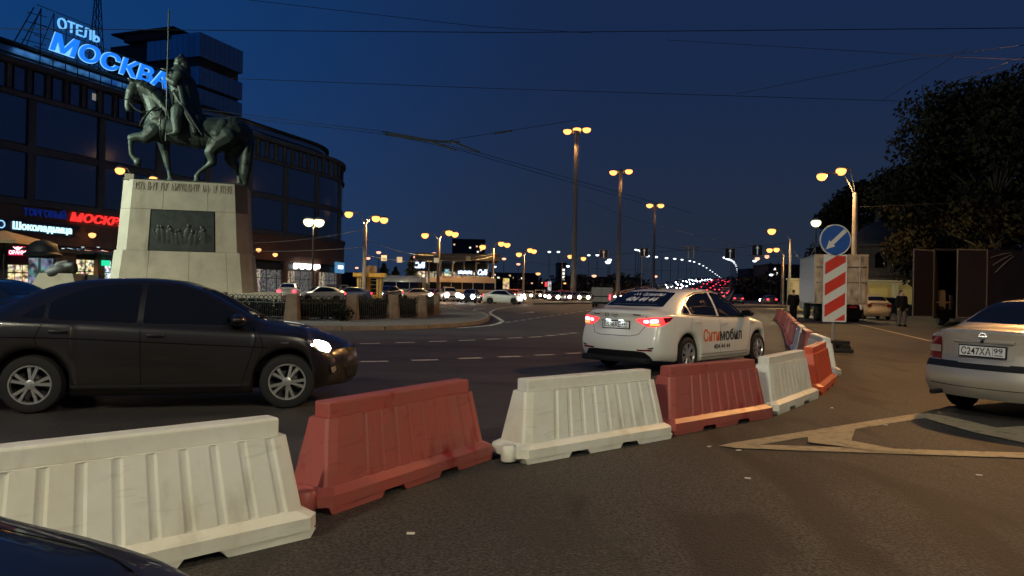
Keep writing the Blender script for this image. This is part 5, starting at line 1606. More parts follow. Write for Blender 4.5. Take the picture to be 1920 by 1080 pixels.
def street_lamp(label, base, top, heads, lens=None, r=(.14, .09), pm=None, light=0, col=SODIUM, hr=0.26, group=GL, name='street_lamp', arm_r=.035, n=10, spot=165):
    """heads: world points of the luminaires; base (x, y); top z of the pole"""
    lens = lens or M_SOD; pm = pm or M_CONC
    t = thing(name, label, 'street lamp', (base[0], base[1], 0), 0, group)
    B = Vector((base[0], base[1], 0))
    b = MB(); b.tube((0, 0, 0), (0, 0, top), r[0], r[1], n); b.build('pole', pm, t, True)
    for h in heads:
        h = Vector(h) - B
        b = MB(); s = Vector((0, 0, top - .25))
        mid = Vector((h.x * .35, h.y * .35, max(h.z, top) - .02 + .10))
        pts = [s, s.lerp(mid, .5) + Vector((0, 0, .12)), mid, Vector((h.x * .75, h.y * .75, h.z + .16)), h + Vector((0, 0, .10))]
        b.path(pts, arm_r, 6); b.build('arm', M_GALV, t, True)
        b = MB(); T = Matrix.Translation(h) @ Matrix.Diagonal((hr * 1.0, hr * 1.0, hr * .7, 1)) @ Matrix.Translation((0, 0, .55))
        b.lathe([(1, -.05), (1.02, .1), (.7, .55), (.2, .75)], 12, T); hd_ = b.build('lamp_head', M_GALV, t, True)
        b = MB(); lens_ball(b, h + Vector((0, 0, -.16 * hr)), hr * 1.2, .95); b.build('lens', lens, hd_, True)
    if light:
        c = sum((Vector(h) for h in heads), Vector()) / len(heads) - B
        lamp_light('lamp_light', c + Vector((0, 0, -hr * .8 - .06)), light, col, t, spot, .2)
    return t
def lamp_px(label, pole, Y, heads, pole_top=None, **kw):
    """pole = (x, y_top) pixel of the pole at distance Y, heads = pixels of luminaires at the same distance"""
    p = P(pole[0], pole[1], Y)
    return street_lamp(label, (p.x, p.y), p.z, [P(x, y, Y) for x, y in heads], **kw)

lamp_px('concrete street lamp with two orange heads behind the striped sign', (1604, 362), 46, [(1541, 329), (1577, 319)], light=1800, hr=.26, r=(.20, .15), arm_r=.05)
lamp_px('lone white lamp with ornate neck above the truck', (1530, 425), 62, [(1530, 416)], lens=M_WHITE, pm=M_POLED, r=(.10, .06), hr=.34, light=17000, col=(1.0, .88, .5), spot=176)
lamp_px('orange lamp on a slim pole left of the truck, nearest of its row', (1482, 448), 70, [(1447, 432)], light=2500, hr=.32, r=(.15, .10))
lamp_px('twin orange lamp second of the row left of the truck', (1470, 478), 100, [(1443, 468), (1456, 467)], light=1500, hr=.33)
lamp_px('small orange lamp far down the row left of the truck', (1466, 490), 150, [(1438, 480), (1420, 484)], lens=M_PINK, hr=.4)
lamp_px('wooden-looking lamp pole with three orange heads beside the yellow kiosk', (685, 420), 77, [(654, 400), (705, 408), (720, 411)], light=2600, hr=.36, r=(.24, .17), arm_r=.05)
lamp_px('lamp pole with three orange heads before the lit cafe', (823, 447), 98, [(797, 440), (842, 435), (853, 438)], light=2400, hr=.40, r=(.24, .17), arm_r=.05)
lamp_px('lamp pole with three orange heads right of the lit cafe', (925, 466), 118, [(905, 462), (940, 456), (951, 458)], light=2000, hr=.42, r=(.24, .17), arm_r=.05)
lamp_px('lamp pole with clustered orange heads left of the tall masts', (982, 480), 135, [(973, 476), (994, 468), (1001, 470)], light=1800, hr=.44, r=(.24, .17), arm_r=.05)
lamp_px('low orange lamp just left of the tallest mast foot', (1054, 490), 160, [(1069, 480)], hr=.46, lens=M_SOD)
lamp_px('low orange lamp just right of the tallest mast foot', (1080, 490), 160, [(1094, 484)], hr=.46, lens=M_SOD, light=1500)
lamp_px('dark ornate post with two bright yellow globes before the hotel corner', (588, 418), 68, [(579, 414), (598, 415)], lens=M_WHITE, pm=M_POLED, r=(.13, .06), hr=.42, light=4200, col=WARM, arm_r=.05)
lamp_px('orange street lamp showing above the plinth\'s left corner', (246, 330), 58, [(225, 318)], light=5200, hr=.30)  # lamp added for a reflection in the hotel glass; also warms the facade
lamp_px('orange street lamp showing beside the horse\'s foreleg', (300, 342), 64, [(287, 334)], light=4200, hr=.26)  # second lamp added where the hotel glass only mirrors one
# tall masts with crowns of floodlights
def mast_px(label, x, ytop, xb, Y, heads, hr, light):
    p = P(x, ytop, Y); q = P(xb, 545, Y); zt_ = p.z
    t = thing('lighting_mast', label, 'lamp mast', (q.x, Y, 0), 0, 'tall lighting masts in the square')
    dx = p.x - q.x
    b = MB(); b.tube((0, 0, 0), (dx, 0, zt_), .42, .26, 12); b.build('pole', M_CONC, t, True)
    b = MB(); b.lathe([(.55, -.35), (.6, -.1), (.45, .25), (.2, .4)], 14, Matrix.Translation((dx, 0, zt_ + .1))); b.build('crown', M_GALV, t, True)
    for hx_, hy_ in heads:
        h = P(hx_, hy_, Y) - Vector((q.x, Y, 0))
        b = MB(); b.tube((dx, 0, zt_ + .1), h + Vector((0, 0, .15)), .09, n=6); b.build('arm', M_GALV, t)
        b = MB(); lens_ball(b, h, hr, .8); b.build('floodlight', M_SOD, t, True)
    lamp_light('mast_light', (dx, 0, zt_ - 1.6), light, SODIUM, t, 150, .4)
    b = MB(); b.lathe([(.5, .0), (.5, .12)], 12, Matrix.Translation((dx * .28, 0, zt_ * .28))); b.build('collar', M_GALV, t, True)
mast_px('tallest lighting mast with three orange floodlights', 1081, 248, 1075, 108, [(1064, 246), (1082, 243), (1100, 243)], .62, 26000)
mast_px('second lighting mast with two orange floodlights', 1164, 322, 1158, 143, [(1150, 323), (1179, 321)], .75, 22000)
mast_px('third and shortest-looking lighting mast with two orange floodlights', 1228, 386, 1225, 197, [(1218, 385), (1239, 385)], .9, 20000)
# lamps standing outside the frame: two behind the viewer, one right, two left of the monument; second of each pair added
street_lamp('street lamp standing behind the viewer on the right', (9.5, -9.5), 10.2, [(8.0, -8.3, 10.4)], lens=M_WHITE, light=13400, col=WARM, spot=172)
street_lamp('unseen street lamp added behind the viewer on the left', (-11.0, -8.5), 10.2, [(-9.6, -7.2, 10.4)], lens=M_WHITE, light=13400, col=(1.0, .93, .68), spot=172)  # unseen lamp, added for more light on the taxi's rear
street_lamp('orange street lamp above the silver car, out of frame', (15.6, 20.5), 10.2, [(13.4, 20.0, 10.5)], light=13500, col=(1.0, .50, .16), spot=178)
ml = street_lamp('pale street lamp on the kerb left of the monument', (-32.5, 20.5), 14.0, [(-31.0, 21.0, 14.2)], lens=M_WHITE)
lamp_light('lamp_light', (1.6, .7, 13.75), 15000, (.95, 1.0, .74), ml, 110, .25, aim=(14.5, 18.5, 4))
ml = street_lamp('tall pale lamp added out of frame, left of the monument', (-41.5, 30.5), 15.0, [(-40.0, 30.9, 15.2)], lens=M_WHITE)
lamp_light('lamp_light', (1.6, .5, 14.7), 24000, (.80, 1.0, .84), ml, 70, .25, aim=(23.5, 9, 10.5))  # unseen lamp, added to light the horse from the left
# orange globes added on the hotel for spots of light, the first a glass reflection
for i, (x, y, Y, lab) in enumerate(((173, 440, 82, 'small orange globe standing in for a reflection below the red shop sign'), (485, 468, 108, 'small orange globe on the hotel wall right of the plinth'), (516, 477, 112, 'larger orange globe on the hotel wall right of the plinth'))):
    t = thing('wall_globe', lab, 'glowing globe', P(x, y, Y), 0, 'glowing globes on the hotel')
    b = MB(); lens_ball(b, (0, 0, 0), .38, 1.0); b.build('globe', M_SOD2, t, True)
    b = MB(); b.tube((0, 0, .3), (-.6, .3, .45), .05, n=5); b.tube((-.6, .3, .45), (-2.4, .9, .3), .05, n=5); b.build('bracket', M_POLED, t)
# bridge lamps: two rows of slim poles with white heads
GB = 'white lamps along the bridge'
lm_pole = MB(); lm_pole.tube((0, 0, 0), (0, 0, 10.0), .14, .09, 6); lm_pole_mesh = lm_pole.mesh('pole', M_GALV, True)
lm_head = MB(); lens_ball(lm_head, (0, 0, 9.95), .62, .6); lm_head_mesh = lm_head.mesh('lens', M_LED, True)
arm_meshes = {}
for s in (-1, 1):
    b = MB(); b.path([(0, 0, 9.6), (s * .5, 0, 10.1), (s * 1.5, 0, 10.2)], .06, 5); arm_meshes[s] = b.mesh('arm', M_GALV, True)
for side, off, sgn in (('left', -1.2, 1), ('right', 23.5, -1)):
    for k in range(17):
        Y = 205 + 26 * k + (k * k) * 1.2 + random.uniform(-6, 6)
        t = thing('bridge_lamp', 'slim lamp post with a white head in the %s-hand row along the bridge' % side, 'street lamp', (bl(Y) + off, Y, zdeck(Y)), 0, GB + ', %s row' % side)
        link('pole', lm_pole_mesh, t); link('arm', arm_meshes[sgn], t)
        o = link('lens', lm_head_mesh, t); o.location.x = sgn * 1.6
# far scattered lamps
GF = 'far small lamps on the skyline'
for i, (x, y, Y, m, hr) in enumerate(((1030, 472, 220, M_LED, .5), (1047, 472, 225, M_LED, .5), (1104, 478, 220, M_LED, .5), (1120, 478, 220, M_LED, .55), (1140, 491, 200, M_LED, .8), (1143, 487, 200, M_LED, .6),
        (1065, 499, 200, M_LED, .5), (1114, 517, 180, M_PINK, .6), (1009, 513, 180, M_SOD2, .6), (1014, 530, 200, M_SOD2, .5), (1059, 531, 210, M_SOD2, .4), (1105, 532, 210, M_SOD2, .45), (1156, 533, 210, M_SOD2, .45),
        (710, 473, 150, M_PINK, .5), (690, 484, 160, M_PINK, .5), (814, 475, 160, M_PINK, .5), (778, 482, 170, M_PINK, .4), (785, 482, 170, M_PINK, .4), (945, 485, 170, M_PINK, .5), (972, 495, 180, M_PINK, .5),
        (1229, 518, 220, M_PINK, .6), (1415, 489, 180, M_LED, .5), (637, 506, 150, M_PINK, .45), (669, 502, 170, M_PINK, .4), (742, 505, 190, M_SOD2, .4), (997, 531, 220, M_PINK, .45), (860, 507, 180, M_PINK, .35), (928, 500, 190, M_LED, .4),
        (1197, 469, 240, M_LED, .45), (1192, 468, 240, M_LED, .45), (1201, 471, 240, M_LED, .45), (1398, 512, 300, M_LED, .7), (1446, 515, 150, M_LED, .4))):
    p = P(x, y, Y)
    t = thing('far_lamp', 'tiny distant lamp glowing over the far side of the square', 'street lamp', (p.x, p.y, 0), 0, GF)
    b = MB(); b.tube((0, 0, 0), (0, 0, p.z), .10, .07, 5); b.build('pole', M_POLED, t)
    b = MB(); lens_ball(b, (0, 0, p.z), hr, .7); b.build('lens', m, t, True)

# ================================================================== overhead wires and hanging signs
M_WIRE = mat('wire', (0.012, 0.012, 0.014), 0.6)
M_WIREL = mat('wire_bright', (0.010, 0.009, 0.009), 0.8, spec=.1)
def wire(label, pts, r=.014, m=None, sag=0.0, name='overhead_wire'):
    ps = [P(x, y, Y) for x, y, Y in pts]; out = []
    for a, c in zip(ps[:-1], ps[1:]):
        for k in range(8):
            t = k / 8; q = a.lerp(c, t); q.z -= sag * 4 * t * (1 - t); out.append(q)
    out.append(ps[-1])
    b = MB(); b.path(out, r, 5); return tag(b.build(name, m or M_WIRE), label, 'wire', 'overhead wires')
wire('dark wire running level across the whole upper sky', [(-250, 52, 26), (960, 61, 28), (2200, 50, 26)], .016)
wire('faint wire slanting down from the top edge, upper middle', [(380, -10, 30), (900, 50, 34), (1110, 62, 36)], .012)
wire('dark wire sloping gently behind the rider towards the masts', [(430, 147, 40), (900, 165, 44), (1700, 190, 48)], .017)
wire('upper of two trolley wires rising to the left above the hotel end', [(380, 205, 52), (730, 248, 52), (900, 287, 52), (1300, 400, 90)], .02)
wire('lower of two trolley wires rising to the left above the hotel end', [(380, 212, 52), (725, 252, 52), (868, 283, 52), (1200, 380, 90)], .02)
wire('wire climbing from the trolley junction towards the tallest mast', [(845, 262, 52), (950, 246, 54), (1082, 225, 56)], .018)
wire('bright wire crossing the upper right sky, falling to the right', [(1250, 75, 30), (1800, 107, 24), (2050, 118, 22)], .009, M_WIREL)
wire('bright wire crossing the upper right sky, rising to the right', [(1380, 176, 34), (1700, 113, 24), (2050, 68, 18)], .009, M_WIREL)
wire('thin dim wire in the far upper right corner', [(1800, 150, 22), (2000, 78, 20)], .009, M_WIREL)
wire('dim wire dipping behind the upper right tree', [(1650, 190, 30), (1815, 90, 26)], .010)
wire('lit wire leading right from the concrete lamp pole', [(1608, 388, 46), (1790, 381, 40)], .018, M_WIREL)
wire('cable sagging left of the truck below the white lamp', [(1488, 470, 62), (1530, 462, 62)], .03, M_GALV, .9)
wire('upper span wire between the kiosk lamp pole and the hotel', [(400, 468, 77), (685, 463, 77)], .035, M_GALV, .3)
wire('lower span wire between the kiosk lamp pole and the hotel', [(400, 455, 77), (685, 430, 77)], .03, M_GALV, .5)
wire('span wire carrying the square white signs by the cafe', [(685, 478, 77), (823, 488, 98), (925, 480, 118)], .03, M_GALV, .4)
wire('span wire from the kiosk pole to the pole before the cafe', [(685, 447, 77), (823, 478, 98)], .03, M_GALV, .6)
wire('trolley wire running right from the cafe poles', [(823, 478, 98), (925, 475, 118), (1080, 500, 140), (1300, 505, 200)], .03, M_WIRE, .5)
wire('span wire carrying the dark lane signs across the road', [(1060, 478, 130), (1300, 468, 130), (1482, 455, 100)], .03, M_WIRE, .2)
wire('faint wire from tallest mast down to the right lamps', [(1082, 365, 108), (1228, 420, 150), (1480, 470, 100)], .025, M_WIRE, .6)
wire('span wire of the trolley line below the lane signs', [(1225, 460, 150), (1350, 472, 150), (1500, 480, 120)], .03, M_WIRE, .4)
# trolley junction fittings
for lab, pts in (('trolley wire junction, long dark bars left of centre', [[(718, 247), (800, 262), (845, 268)], [(722, 252), (800, 264), (862, 266)], [(800, 262), (855, 282)], [(845, 264), (900, 286)]]),
                 ('small trolley wire fitting right of the junction', [[(926, 250), (960, 245)]])):
    t = thing('wire_fitting', lab, 'wire fitting')
    for q in pts:
        b = MB(); b.path([P(x, y, 52) for x, y in q], .07, 6); b.build('rail', M_STEELD, t, True)
t = thing('wire_switch', 'trolley wire switch hanging above the middle of the road', 'wire fitting')
for q in ([(1278, 463), (1312, 463)], [(1282, 468), (1308, 468)], [(1291, 463), (1291, 484)], [(1301, 463), (1301, 484)]):
    b = MB(); b.path([P(x, y, 110) for x, y in q], .12, 5); b.build('rail', M_GALV, t)
# hanging signs
M_SIGNB = mat('sign_black', (0.02, 0.022, 0.03), 0.5); M_SIGNF = mat('sign_rim', (0.30, 0.30, 0.30), 0.5); M_SIGNW = mat('sign_cream', (0.75, 0.72, 0.52), 0.6, emit=(0.9, 0.85, 0.55), estr=0.25)
def lane_sign(x, y, Y, w, label):
    p = P(x, y, Y); t = thing('lane_sign', label, 'road sign', p, 0, 'lane signs hung over the road')
    b = MB(); b.box((0, 0, 0), (w, .06, w)); b.build('board', M_SIGNF, t)
    b = MB(); b.box((0, -.035, 0), (w * .9, .02, w * .9)); b.build('face', M_SIGNB, t)
    b = MB(); b.box((0, -.05, -.1 * w), (w * .11, .01, w * .6)); b.add([(-.17 * w, -.05, .15 * w), (.17 * w, -.05, .15 * w), (0, -.05, .42 * w)], [(0, 1, 2)])
    b.build('arrow', mat('arrow_white', (0.8, 0.8, 0.78), 0.5, emit=(1, 1, 1), estr=.10), t)
    b = MB()
    for s in (-.35, .35): b.tube((s * w, 0, w / 2), (s * w, 0, w / 2 + .6), .02, n=4)
    b.build('hanger', M_WIRE, t)
lane_sign(1132, 476, 130, 1.5, 'hung lane sign with a straight arrow, leftmost, beside the tallest mast')
lane_sign(1208, 473, 130, 1.5, 'hung lane sign with a straight arrow between the second and third masts')
lane_sign(1369, 475, 105, 1.5, 'hung lane sign with a straight arrow right of the third mast')
lane_sign(1420, 469, 100, 1.5, 'hung lane sign with an arrow, rightmost, near the orange lamps')
for x, y, Y, lab in ((720, 484, 82, 'cream square sign hung on a wire, left of the pair by the kiosk'), (749, 487, 85, 'cream square sign hung on a wire, right of the pair by the kiosk'),
                     (818, 488, 97, 'cream square sign fixed to the pole before the cafe'), (878, 484, 108, 'dim square sign hung in front of the dark tower')):
    p = P(x, y, Y); t = thing('square_sign', lab, 'road sign', p, 0, 'square signs hung by the kiosk')
    b = MB(); b.box((0, 0, 0), (.62, .05, .62)); b.build('board', M_SIGNW if x < 860 else M_SIGNF, t)
    b = MB(); b.tube((-.2, 0, .3), (-.2, 0, .75), .02, n=4); b.tube((.2, 0, .3), (.2, 0, .75), .02, n=4); b.build('hanger', M_WIRE, t)

# ================================================================== keep-left sign with striped board
M_SRED = mat('sign_red_film', (0.75, 0.05, 0.025), 0.35); M_SWHITE = mat('sign_white_film', (0.82, 0.80, 0.70), 0.4); M_SBLUE = mat('sign_blue_film', (0.012, 0.10, 0.42), 0.4)
SY = 19.0
ks = thing('keep_left_sign', 'round blue arrow sign above a red and white striped board', 'road sign')
p0, p1 = P(1544, 477, SY), P(1586, 604, SY)
bw, bh = p1.x - p0.x, p0.z - p1.z
Mf = frame(((p0.x + p1.x) / 2, SY, (p0.z + p1.z) / 2), (1, 0, 0), (0, 0, 1))     # Z of the frame points to the viewer (-Y)
b = MB(); b.plate(round_poly([(-bw / 2, -bh / 2), (bw / 2, -bh / 2), (bw / 2, bh / 2), (-bw / 2, bh / 2)], .03), -.02, .02, Mf); board = b.build('striped_board', M_SWHITE, ks)
ih, iw = bh / 2 - .035, bw / 2 - .04
def clip_stripe(c0, c1, sl):
    """slanting stripe between lines y = c + sl*x, clipped to the inner rectangle"""
    poly = [(-iw, c0 - sl * iw), (iw, c0 + sl * iw), (iw, c1 + sl * iw), (-iw, c1 - sl * iw)]
    for lim, sg in ((ih, 1), (-ih, -1)):
        out = []
        for i in range(len(poly)):
            a, c = poly[i], poly[(i + 1) % len(poly)]
            ia, ic = sg * a[1] <= sg * lim, sg * c[1] <= sg * lim
            if ia: out.append(a)
            if ia != ic:
                t = (lim - a[1]) / (c[1] - a[1]); out.append((a[0] + (c[0] - a[0]) * t, lim))
        poly = out
    return poly
pitch = bh * .315; sl = .62
for k in range(-3, 4):
    c0 = -bh * .02 + k * pitch
    pl = clip_stripe(c0, c0 + pitch * .56, sl)
    if len(pl) >= 3:
        b = MB(); b.plate(pl, .022, .025, Mf); b.build('red_stripe', M_SRED, board)
cc = P(1566, 450, SY); cr_ = (1596 - 1537) / 2 * SY / F
Mc = frame((cc.x, SY, cc.z), (1, 0, 0), (0, 0, 1))
b = MB(); b.plate([(cr_ * cos(2 * pi * k / 40), cr_ * sin(2 * pi * k / 40)) for k in range(40)], -.02, .02, Mc); disc = b.build('disc', M_SWHITE, ks)
b = MB(); b.plate([(cr_ * .925 * cos(2 * pi * k / 40), cr_ * .925 * sin(2 * pi * k / 40)) for k in range(40)], .022, .025, Mc); b.build('disc_face', M_SBLUE, disc)
Ma = Mc @ Matrix.Rotation(R(225), 4, 'Z')
b = MB(); w_ = cr_ * .13
b.plate([(-.88 * cr_, -w_), (.30 * cr_, -w_), (.30 * cr_, -w_ * 2.1), (.86 * cr_, 0), (.30 * cr_, w_ * 2.1), (.30 * cr_, w_), (-.88 * cr_, w_)], .027, .030, Ma); b.build('arrow', M_SWHITE, disc)
b = MB(); b.tube(((p0.x + p1.x) / 2, SY + .06, .1), ((p0.x + p1.x) / 2, SY + .06, cc.z + .2), .035, n=10); b.build('post', M_GALV, ks, True)
b = MB()
for s in (-1, 1): b.bbox(((p0.x + p1.x) / 2 + s * .18, SY + .06, .13), (.30, .62, .10), .02); b.bbox(((p0.x + p1.x) / 2, SY + .06 + s * .2, .25), (.62, .22, .10), .02)
b.bbox(((p0.x + p1.x) / 2, SY + .06, .05), (.75, .75, .09), .02)
b.build('ballast_block', mat('rubber_block', (0.02, 0.016, 0.013), .9), ks)

# ================================================================== box truck seen from behind
M_BOXW = mat('truck_white', (0.40, 0.36, 0.29), 0.55, noise=(1.6, .36, .68), col2=(0.20, 0.165, 0.12), stain=(2.4, (0.10, 0.07, 0.045), .55, .75, (1, 1, .5)))
M_ALU = mat('truck_aluminium', (0.42, 0.43, 0.42), 0.35, metal=.6, noise=(7, .5, .75), col2=(0.24, 0.23, 0.21))
tk = G(1576, 604); th = R(90 - 14)
truck = thing('box_truck', 'grimy white box truck parked tail-on behind the striped sign', 'truck', (tk.x, tk.y, 0), th)
# local: +x forward, tail at x=0, y left
TW, TH_, TL = 2.75, 3.72, 6.4
b = MB(); b.box((TL / 2, 0, (1.0 + TH_) / 2), (TL, TW, TH_ - 1.0)); b.build('box', M_BOXW, truck)
b = MB(); b.box((TL / 2, TW / 2 + .012, (1.0 + TH_) / 2), (TL - .1, .02, TH_ - 1.1)); b.build('side_panel', M_ALU, truck)
for s in (-1, 1):
    b = MB(); b.bbox((-.03, s * .64, 2.36), (.05, 1.18, 2.55), .012); dr = b.build('rear_door', M_BOXW, truck)
    b = MB()
    for y in (.25, .95): b.tube((-.075, s * y, 1.15), (-.075, s * y, 3.6), .022, n=6)
    b.build('locking_bar', M_GALV, dr, True)
    for z in (1.45, 2.0, 2.55):
        b = MB(); b.bbox((-.066, s * .6, z), (.016, .55, .32), .006); b.build('door_panel', M_BOXW, dr)
    b = MB(); b.box((-.03, s * .62, .86), (.06, .42, .13)); b.build('tail_light', M_TAILOFF, truck)
b = MB(); b.box((-.045, 0, 3.05), (.02, 2.6, .06)); b.box((-.045, 0, 2.2), (.02, 2.6, .05)); b.build('cross_strap', M_UNDER, truck)
b = MB(); b.box((TL / 2, 0, .82), (TL, .95, .28)); b.box((.05, 0, .62), (.12, 2.3, .16)); b.build('chassis', M_UNDER, truck)
for z in (TH_ + .02,):
    b = MB(); b.box((TL / 2, 0, z), (TL + .06, TW + .06, .06)); b.build('roof_rim', M_GALV, truck)
twm = MB(); twm.lathe([(.25, -.14), (.45, -.15), (.5, -.1), (.5, .1), (.45, .15), (.25, .14)], 24, Matrix.Rotation(R(90), 4, 'X')); twm_m = twm.mesh('wheel', M_TYRE, True)
for x in (1.25, 5.6):
    for s in (-1, 1):
        o = link('wheel', twm_m, truck); o.location = (x, s * 1.02, .5)
        if x < 2: o = link('wheel', twm_m, truck); o.location = (x, s * .68, .5)
b = MB(); b.bbox((TL + 1.1, 0, 1.7), (1.8, 2.3, 2.3), .15); b.build('cab', M_BOXW, truck, True)
b = MB(); b.box((-.01, 0, .45), (.02, 2.2, .5)); b.build('mud_flap', M_UNDER, truck)

# ================================================================== dark trailer with open rear doors
M_TRL = mat('trailer_dark', (0.018, 0.014, 0.012), .55, noise=(1.5, .4, .7), bump=(3, .2)); M_EDGE = mat('trailer_edge', (0.15, .135, .11), .6); M_TIN = mat('trailer_inside', (0.012, .010, .009), .9)
tr = thing('open_trailer', 'dark box trailer with its rear doors standing open', 'trailer')
YT = 38.0
def tp(x, y, Y=YT): return P(x, y, Y)
l, r_ = tp(1752, 470), tp(1795, 470); zt_, zb_ = tp(1780, 468).z, tp(1780, 597).z
x0, x1 = l.x, tp(1860, 470).x + .1
W_ = 2.5
b = MB()   # box shell: floor, roof, two sides, front
Lt = 9.0
sk = .62   # the trailer runs off to the right and away
def tq(u, v, z): return (x0 + u + v * sk, YT + v, z)
def slab(u0, u1, v0, v1, z0, z1):
    q = [tq(u0, v0, 0), tq(u1, v0, 0), tq(u1, v1, 0), tq(u0, v1, 0)]
    b.prism([(p[0], p[1]) for p in q], z0, z1)
slab(0, W_, 0, Lt, zb_, zb_ + .15); slab(0, W_, 0, Lt, zt_ - .08, zt_); slab(0, .06, 0, Lt, zb_ + .15, zt_ - .08); slab(W_ - .06, W_, 0, Lt, zb_ + .15, zt_ - .08); slab(.06, W_ - .06, Lt - .1, Lt, zb_ + .15, zt_ - .08)
b.build('box', M_TIN, tr)
b = MB()
for u0, u1, z0, z1 in ((-.03, .03, zb_, zt_), (W_ - .03, W_ + .03, zb_, zt_), (-.03, W_ + .03, zt_ - .02, zt_ + .04)):
    q = [tq(u0, -.05, 0), tq(u1, -.05, 0), tq(u1, 0, 0), tq(u0, 0, 0)]; b.prism([(p[0], p[1]) for p in q], z0, z1)
b.build('door_frame', M_STEELD, tr)
def door(xa, xb_, ya, yb, label_edge):
    a, c = tp(xa, 530, ya), tp(xb_, 530, yb)
    b = MB(); d = (c - a); d.z = 0; n = Vector((d.y, -d.x, 0)).normalized() * .05
    b.prism([(a.x, a.y), (c.x, c.y), (c.x - n.x, c.y - n.y), (a.x - n.x, a.y - n.y)], zb_ + .05, zt_ - .03); o = b.build('door', M_TRL, tr)
    b = MB(); n2 = n * .35
    for za, zb2 in ((zb_ + .05, zb_ + .11), (zt_ - .09, zt_ - .03)):
        b.prism([(a.x + n2.x, a.y + n2.y), (c.x + n2.x, c.y + n2.y), (c.x, c.y), (a.x, a.y)], za, zb2)
    u = d.normalized() * .045
    for e in (a, c - u):
        b.prism([(e.x + n2.x, e.y + n2.y), (e.x + u.x + n2.x, e.y + u.y + n2.y), (e.x + u.x, e.y + u.y), (e.x, e.y)], zb_ + .11, zt_ - .09)
    b.build('door_edging', M_EDGE, o)
    return o
door(1712, 1751, YT - .5, YT - .05, 0); door(1794, 1851, YT - 1.2, YT - 1.0, 0)
b = MB(); a, c = tp(1851, 530, YT - 1.0), tp(2100, 530, YT + 1.5)
b.prism([(a.x, a.y), (c.x, c.y), (c.x, c.y + .1), (a.x, a.y + .1)], zb_, zt_); b.build('curtain_side', M_TRL, tr)
for k in range(3):   # folds of the side curtain
    b = MB(); q0 = tp(1858 + 4 * k, 483 + 14 * k, YT - 1.05); q1 = tp(1895 + 3 * k, 474 + 3 * k, YT - .7); b.path([q0, (q0 + q1) / 2 + Vector((0, .02, .03)), q1], [.02, .035, .015], 5); b.build('curtain_fold', M_EDGE, tr, True)
b = MB(); q = tp(1766, 560, YT + 2); b.box((q.x, q.y, (zb_ + q.z) / 2 + .2), (.28, .2, 1.5)); b.box((q.x + .5, q.y, zb_ + .7), (.15, .15, 1.0)); b.box((q.x, q.y, zb_ + .8), (1.2, .1, .08)); b.build('cargo_frame', mat('cargo_grey', (.16, .14, .12), .7), tr)
b = MB(); slab(.2, 2.3, -.1, .1, .45, .6); slab(.3, 2.2, .5, 8, .55, .85); b.build('chassis', M_UNDER, tr)
for v in (1.5, 2.8, 7.5):
    for u in (.3, 2.2):
        o = link('wheel', twm_m, tr); q = tq(u, v, .5); o.location = q; o.rotation_euler.z = R(90 - 16)

# ================================================================== yellow gatehouse wall and dim church cupola
M_YEL = mat('yellow_stucco', (0.52, 0.37, 0.12), .85, noise=(1.5, .35, .7), col2=(.42, .30, .11)); M_STUC = mat('pale_stucco', (0.50, 0.42, 0.27), .85)
gh = thing('yellow_wall', 'yellow stucco wall with pale pilasters behind the truck', 'wall')
YG = 72.0
zt_w = P(1650, 528, YG).z
xa, xb_ = P(1480, 540, YG).x, P(1960, 540, YG).x
b = MB(); b.box(((xa + xb_) / 2, YG + .3, zt_w / 2), (xb_ - xa, .6, zt_w)); b.build('wall', M_YEL, gh)
b = MB(); b.box(((xa + xb_) / 2, YG + .25, zt_w + .08), (xb_ - xa + .2, .9, .16)); b.box(((xa + xb_) / 2, YG - .06, zt_w - .18), (xb_ - xa, .12, .14)); b.build('cornice', M_STUC, gh)
x = xa + .6
while x < xb_:
    b = MB(); b.box((x, YG - .06, zt_w / 2), (.55, .14, zt_w - .3)); b.build('pilaster', M_STUC, gh)
    b = MB(); b.box((x + 1.6, YG - .02, zt_w * .48), (1.7, .05, zt_w * .6)); b.build('panel', mat('yellow_panel', (.60, .44, .16), .85), gh)
    x += 3.2
M_CH = mat('church_stucco', (0.10, 0.062, 0.042), .9, noise=(1, .35, .7), col2=(.05, .035, .025)); M_CHD = mat('church_dome', (.015, .013, .012), .7)
ch = thing('church_tower', 'dim church tower with two arched windows and a dome above the yellow wall', 'church')
q = P(1662, 520, 80); cx, cy_ = q.x, 82.0
b = MB(); b.lathe([(3.4, 0), (3.4, 3.6), (3.6, 3.7), (3.6, 4.0)], 8, Matrix.Translation((cx, cy_, 0)) @ Matrix.Rotation(R(22.5), 4, 'Z')); b.build('base', M_CH, ch)
b = MB(); b.lathe([(2.7, 4.0), (2.6, 6.8), (2.85, 6.9), (2.85, 7.15)], 16, Matrix.Translation((cx, cy_, 0))); b.build('drum', M_CH, ch)
b = MB(); b.lathe([(2.6, 7.15), (2.5, 7.8), (2.0, 8.7), (1.2, 9.3), (.4, 9.7), (.25, 10.6), (.4, 10.9), (.05, 11.4)], 20, Matrix.Translation((cx, cy_, 0))); b.build('dome', M_CHD, ch, True)
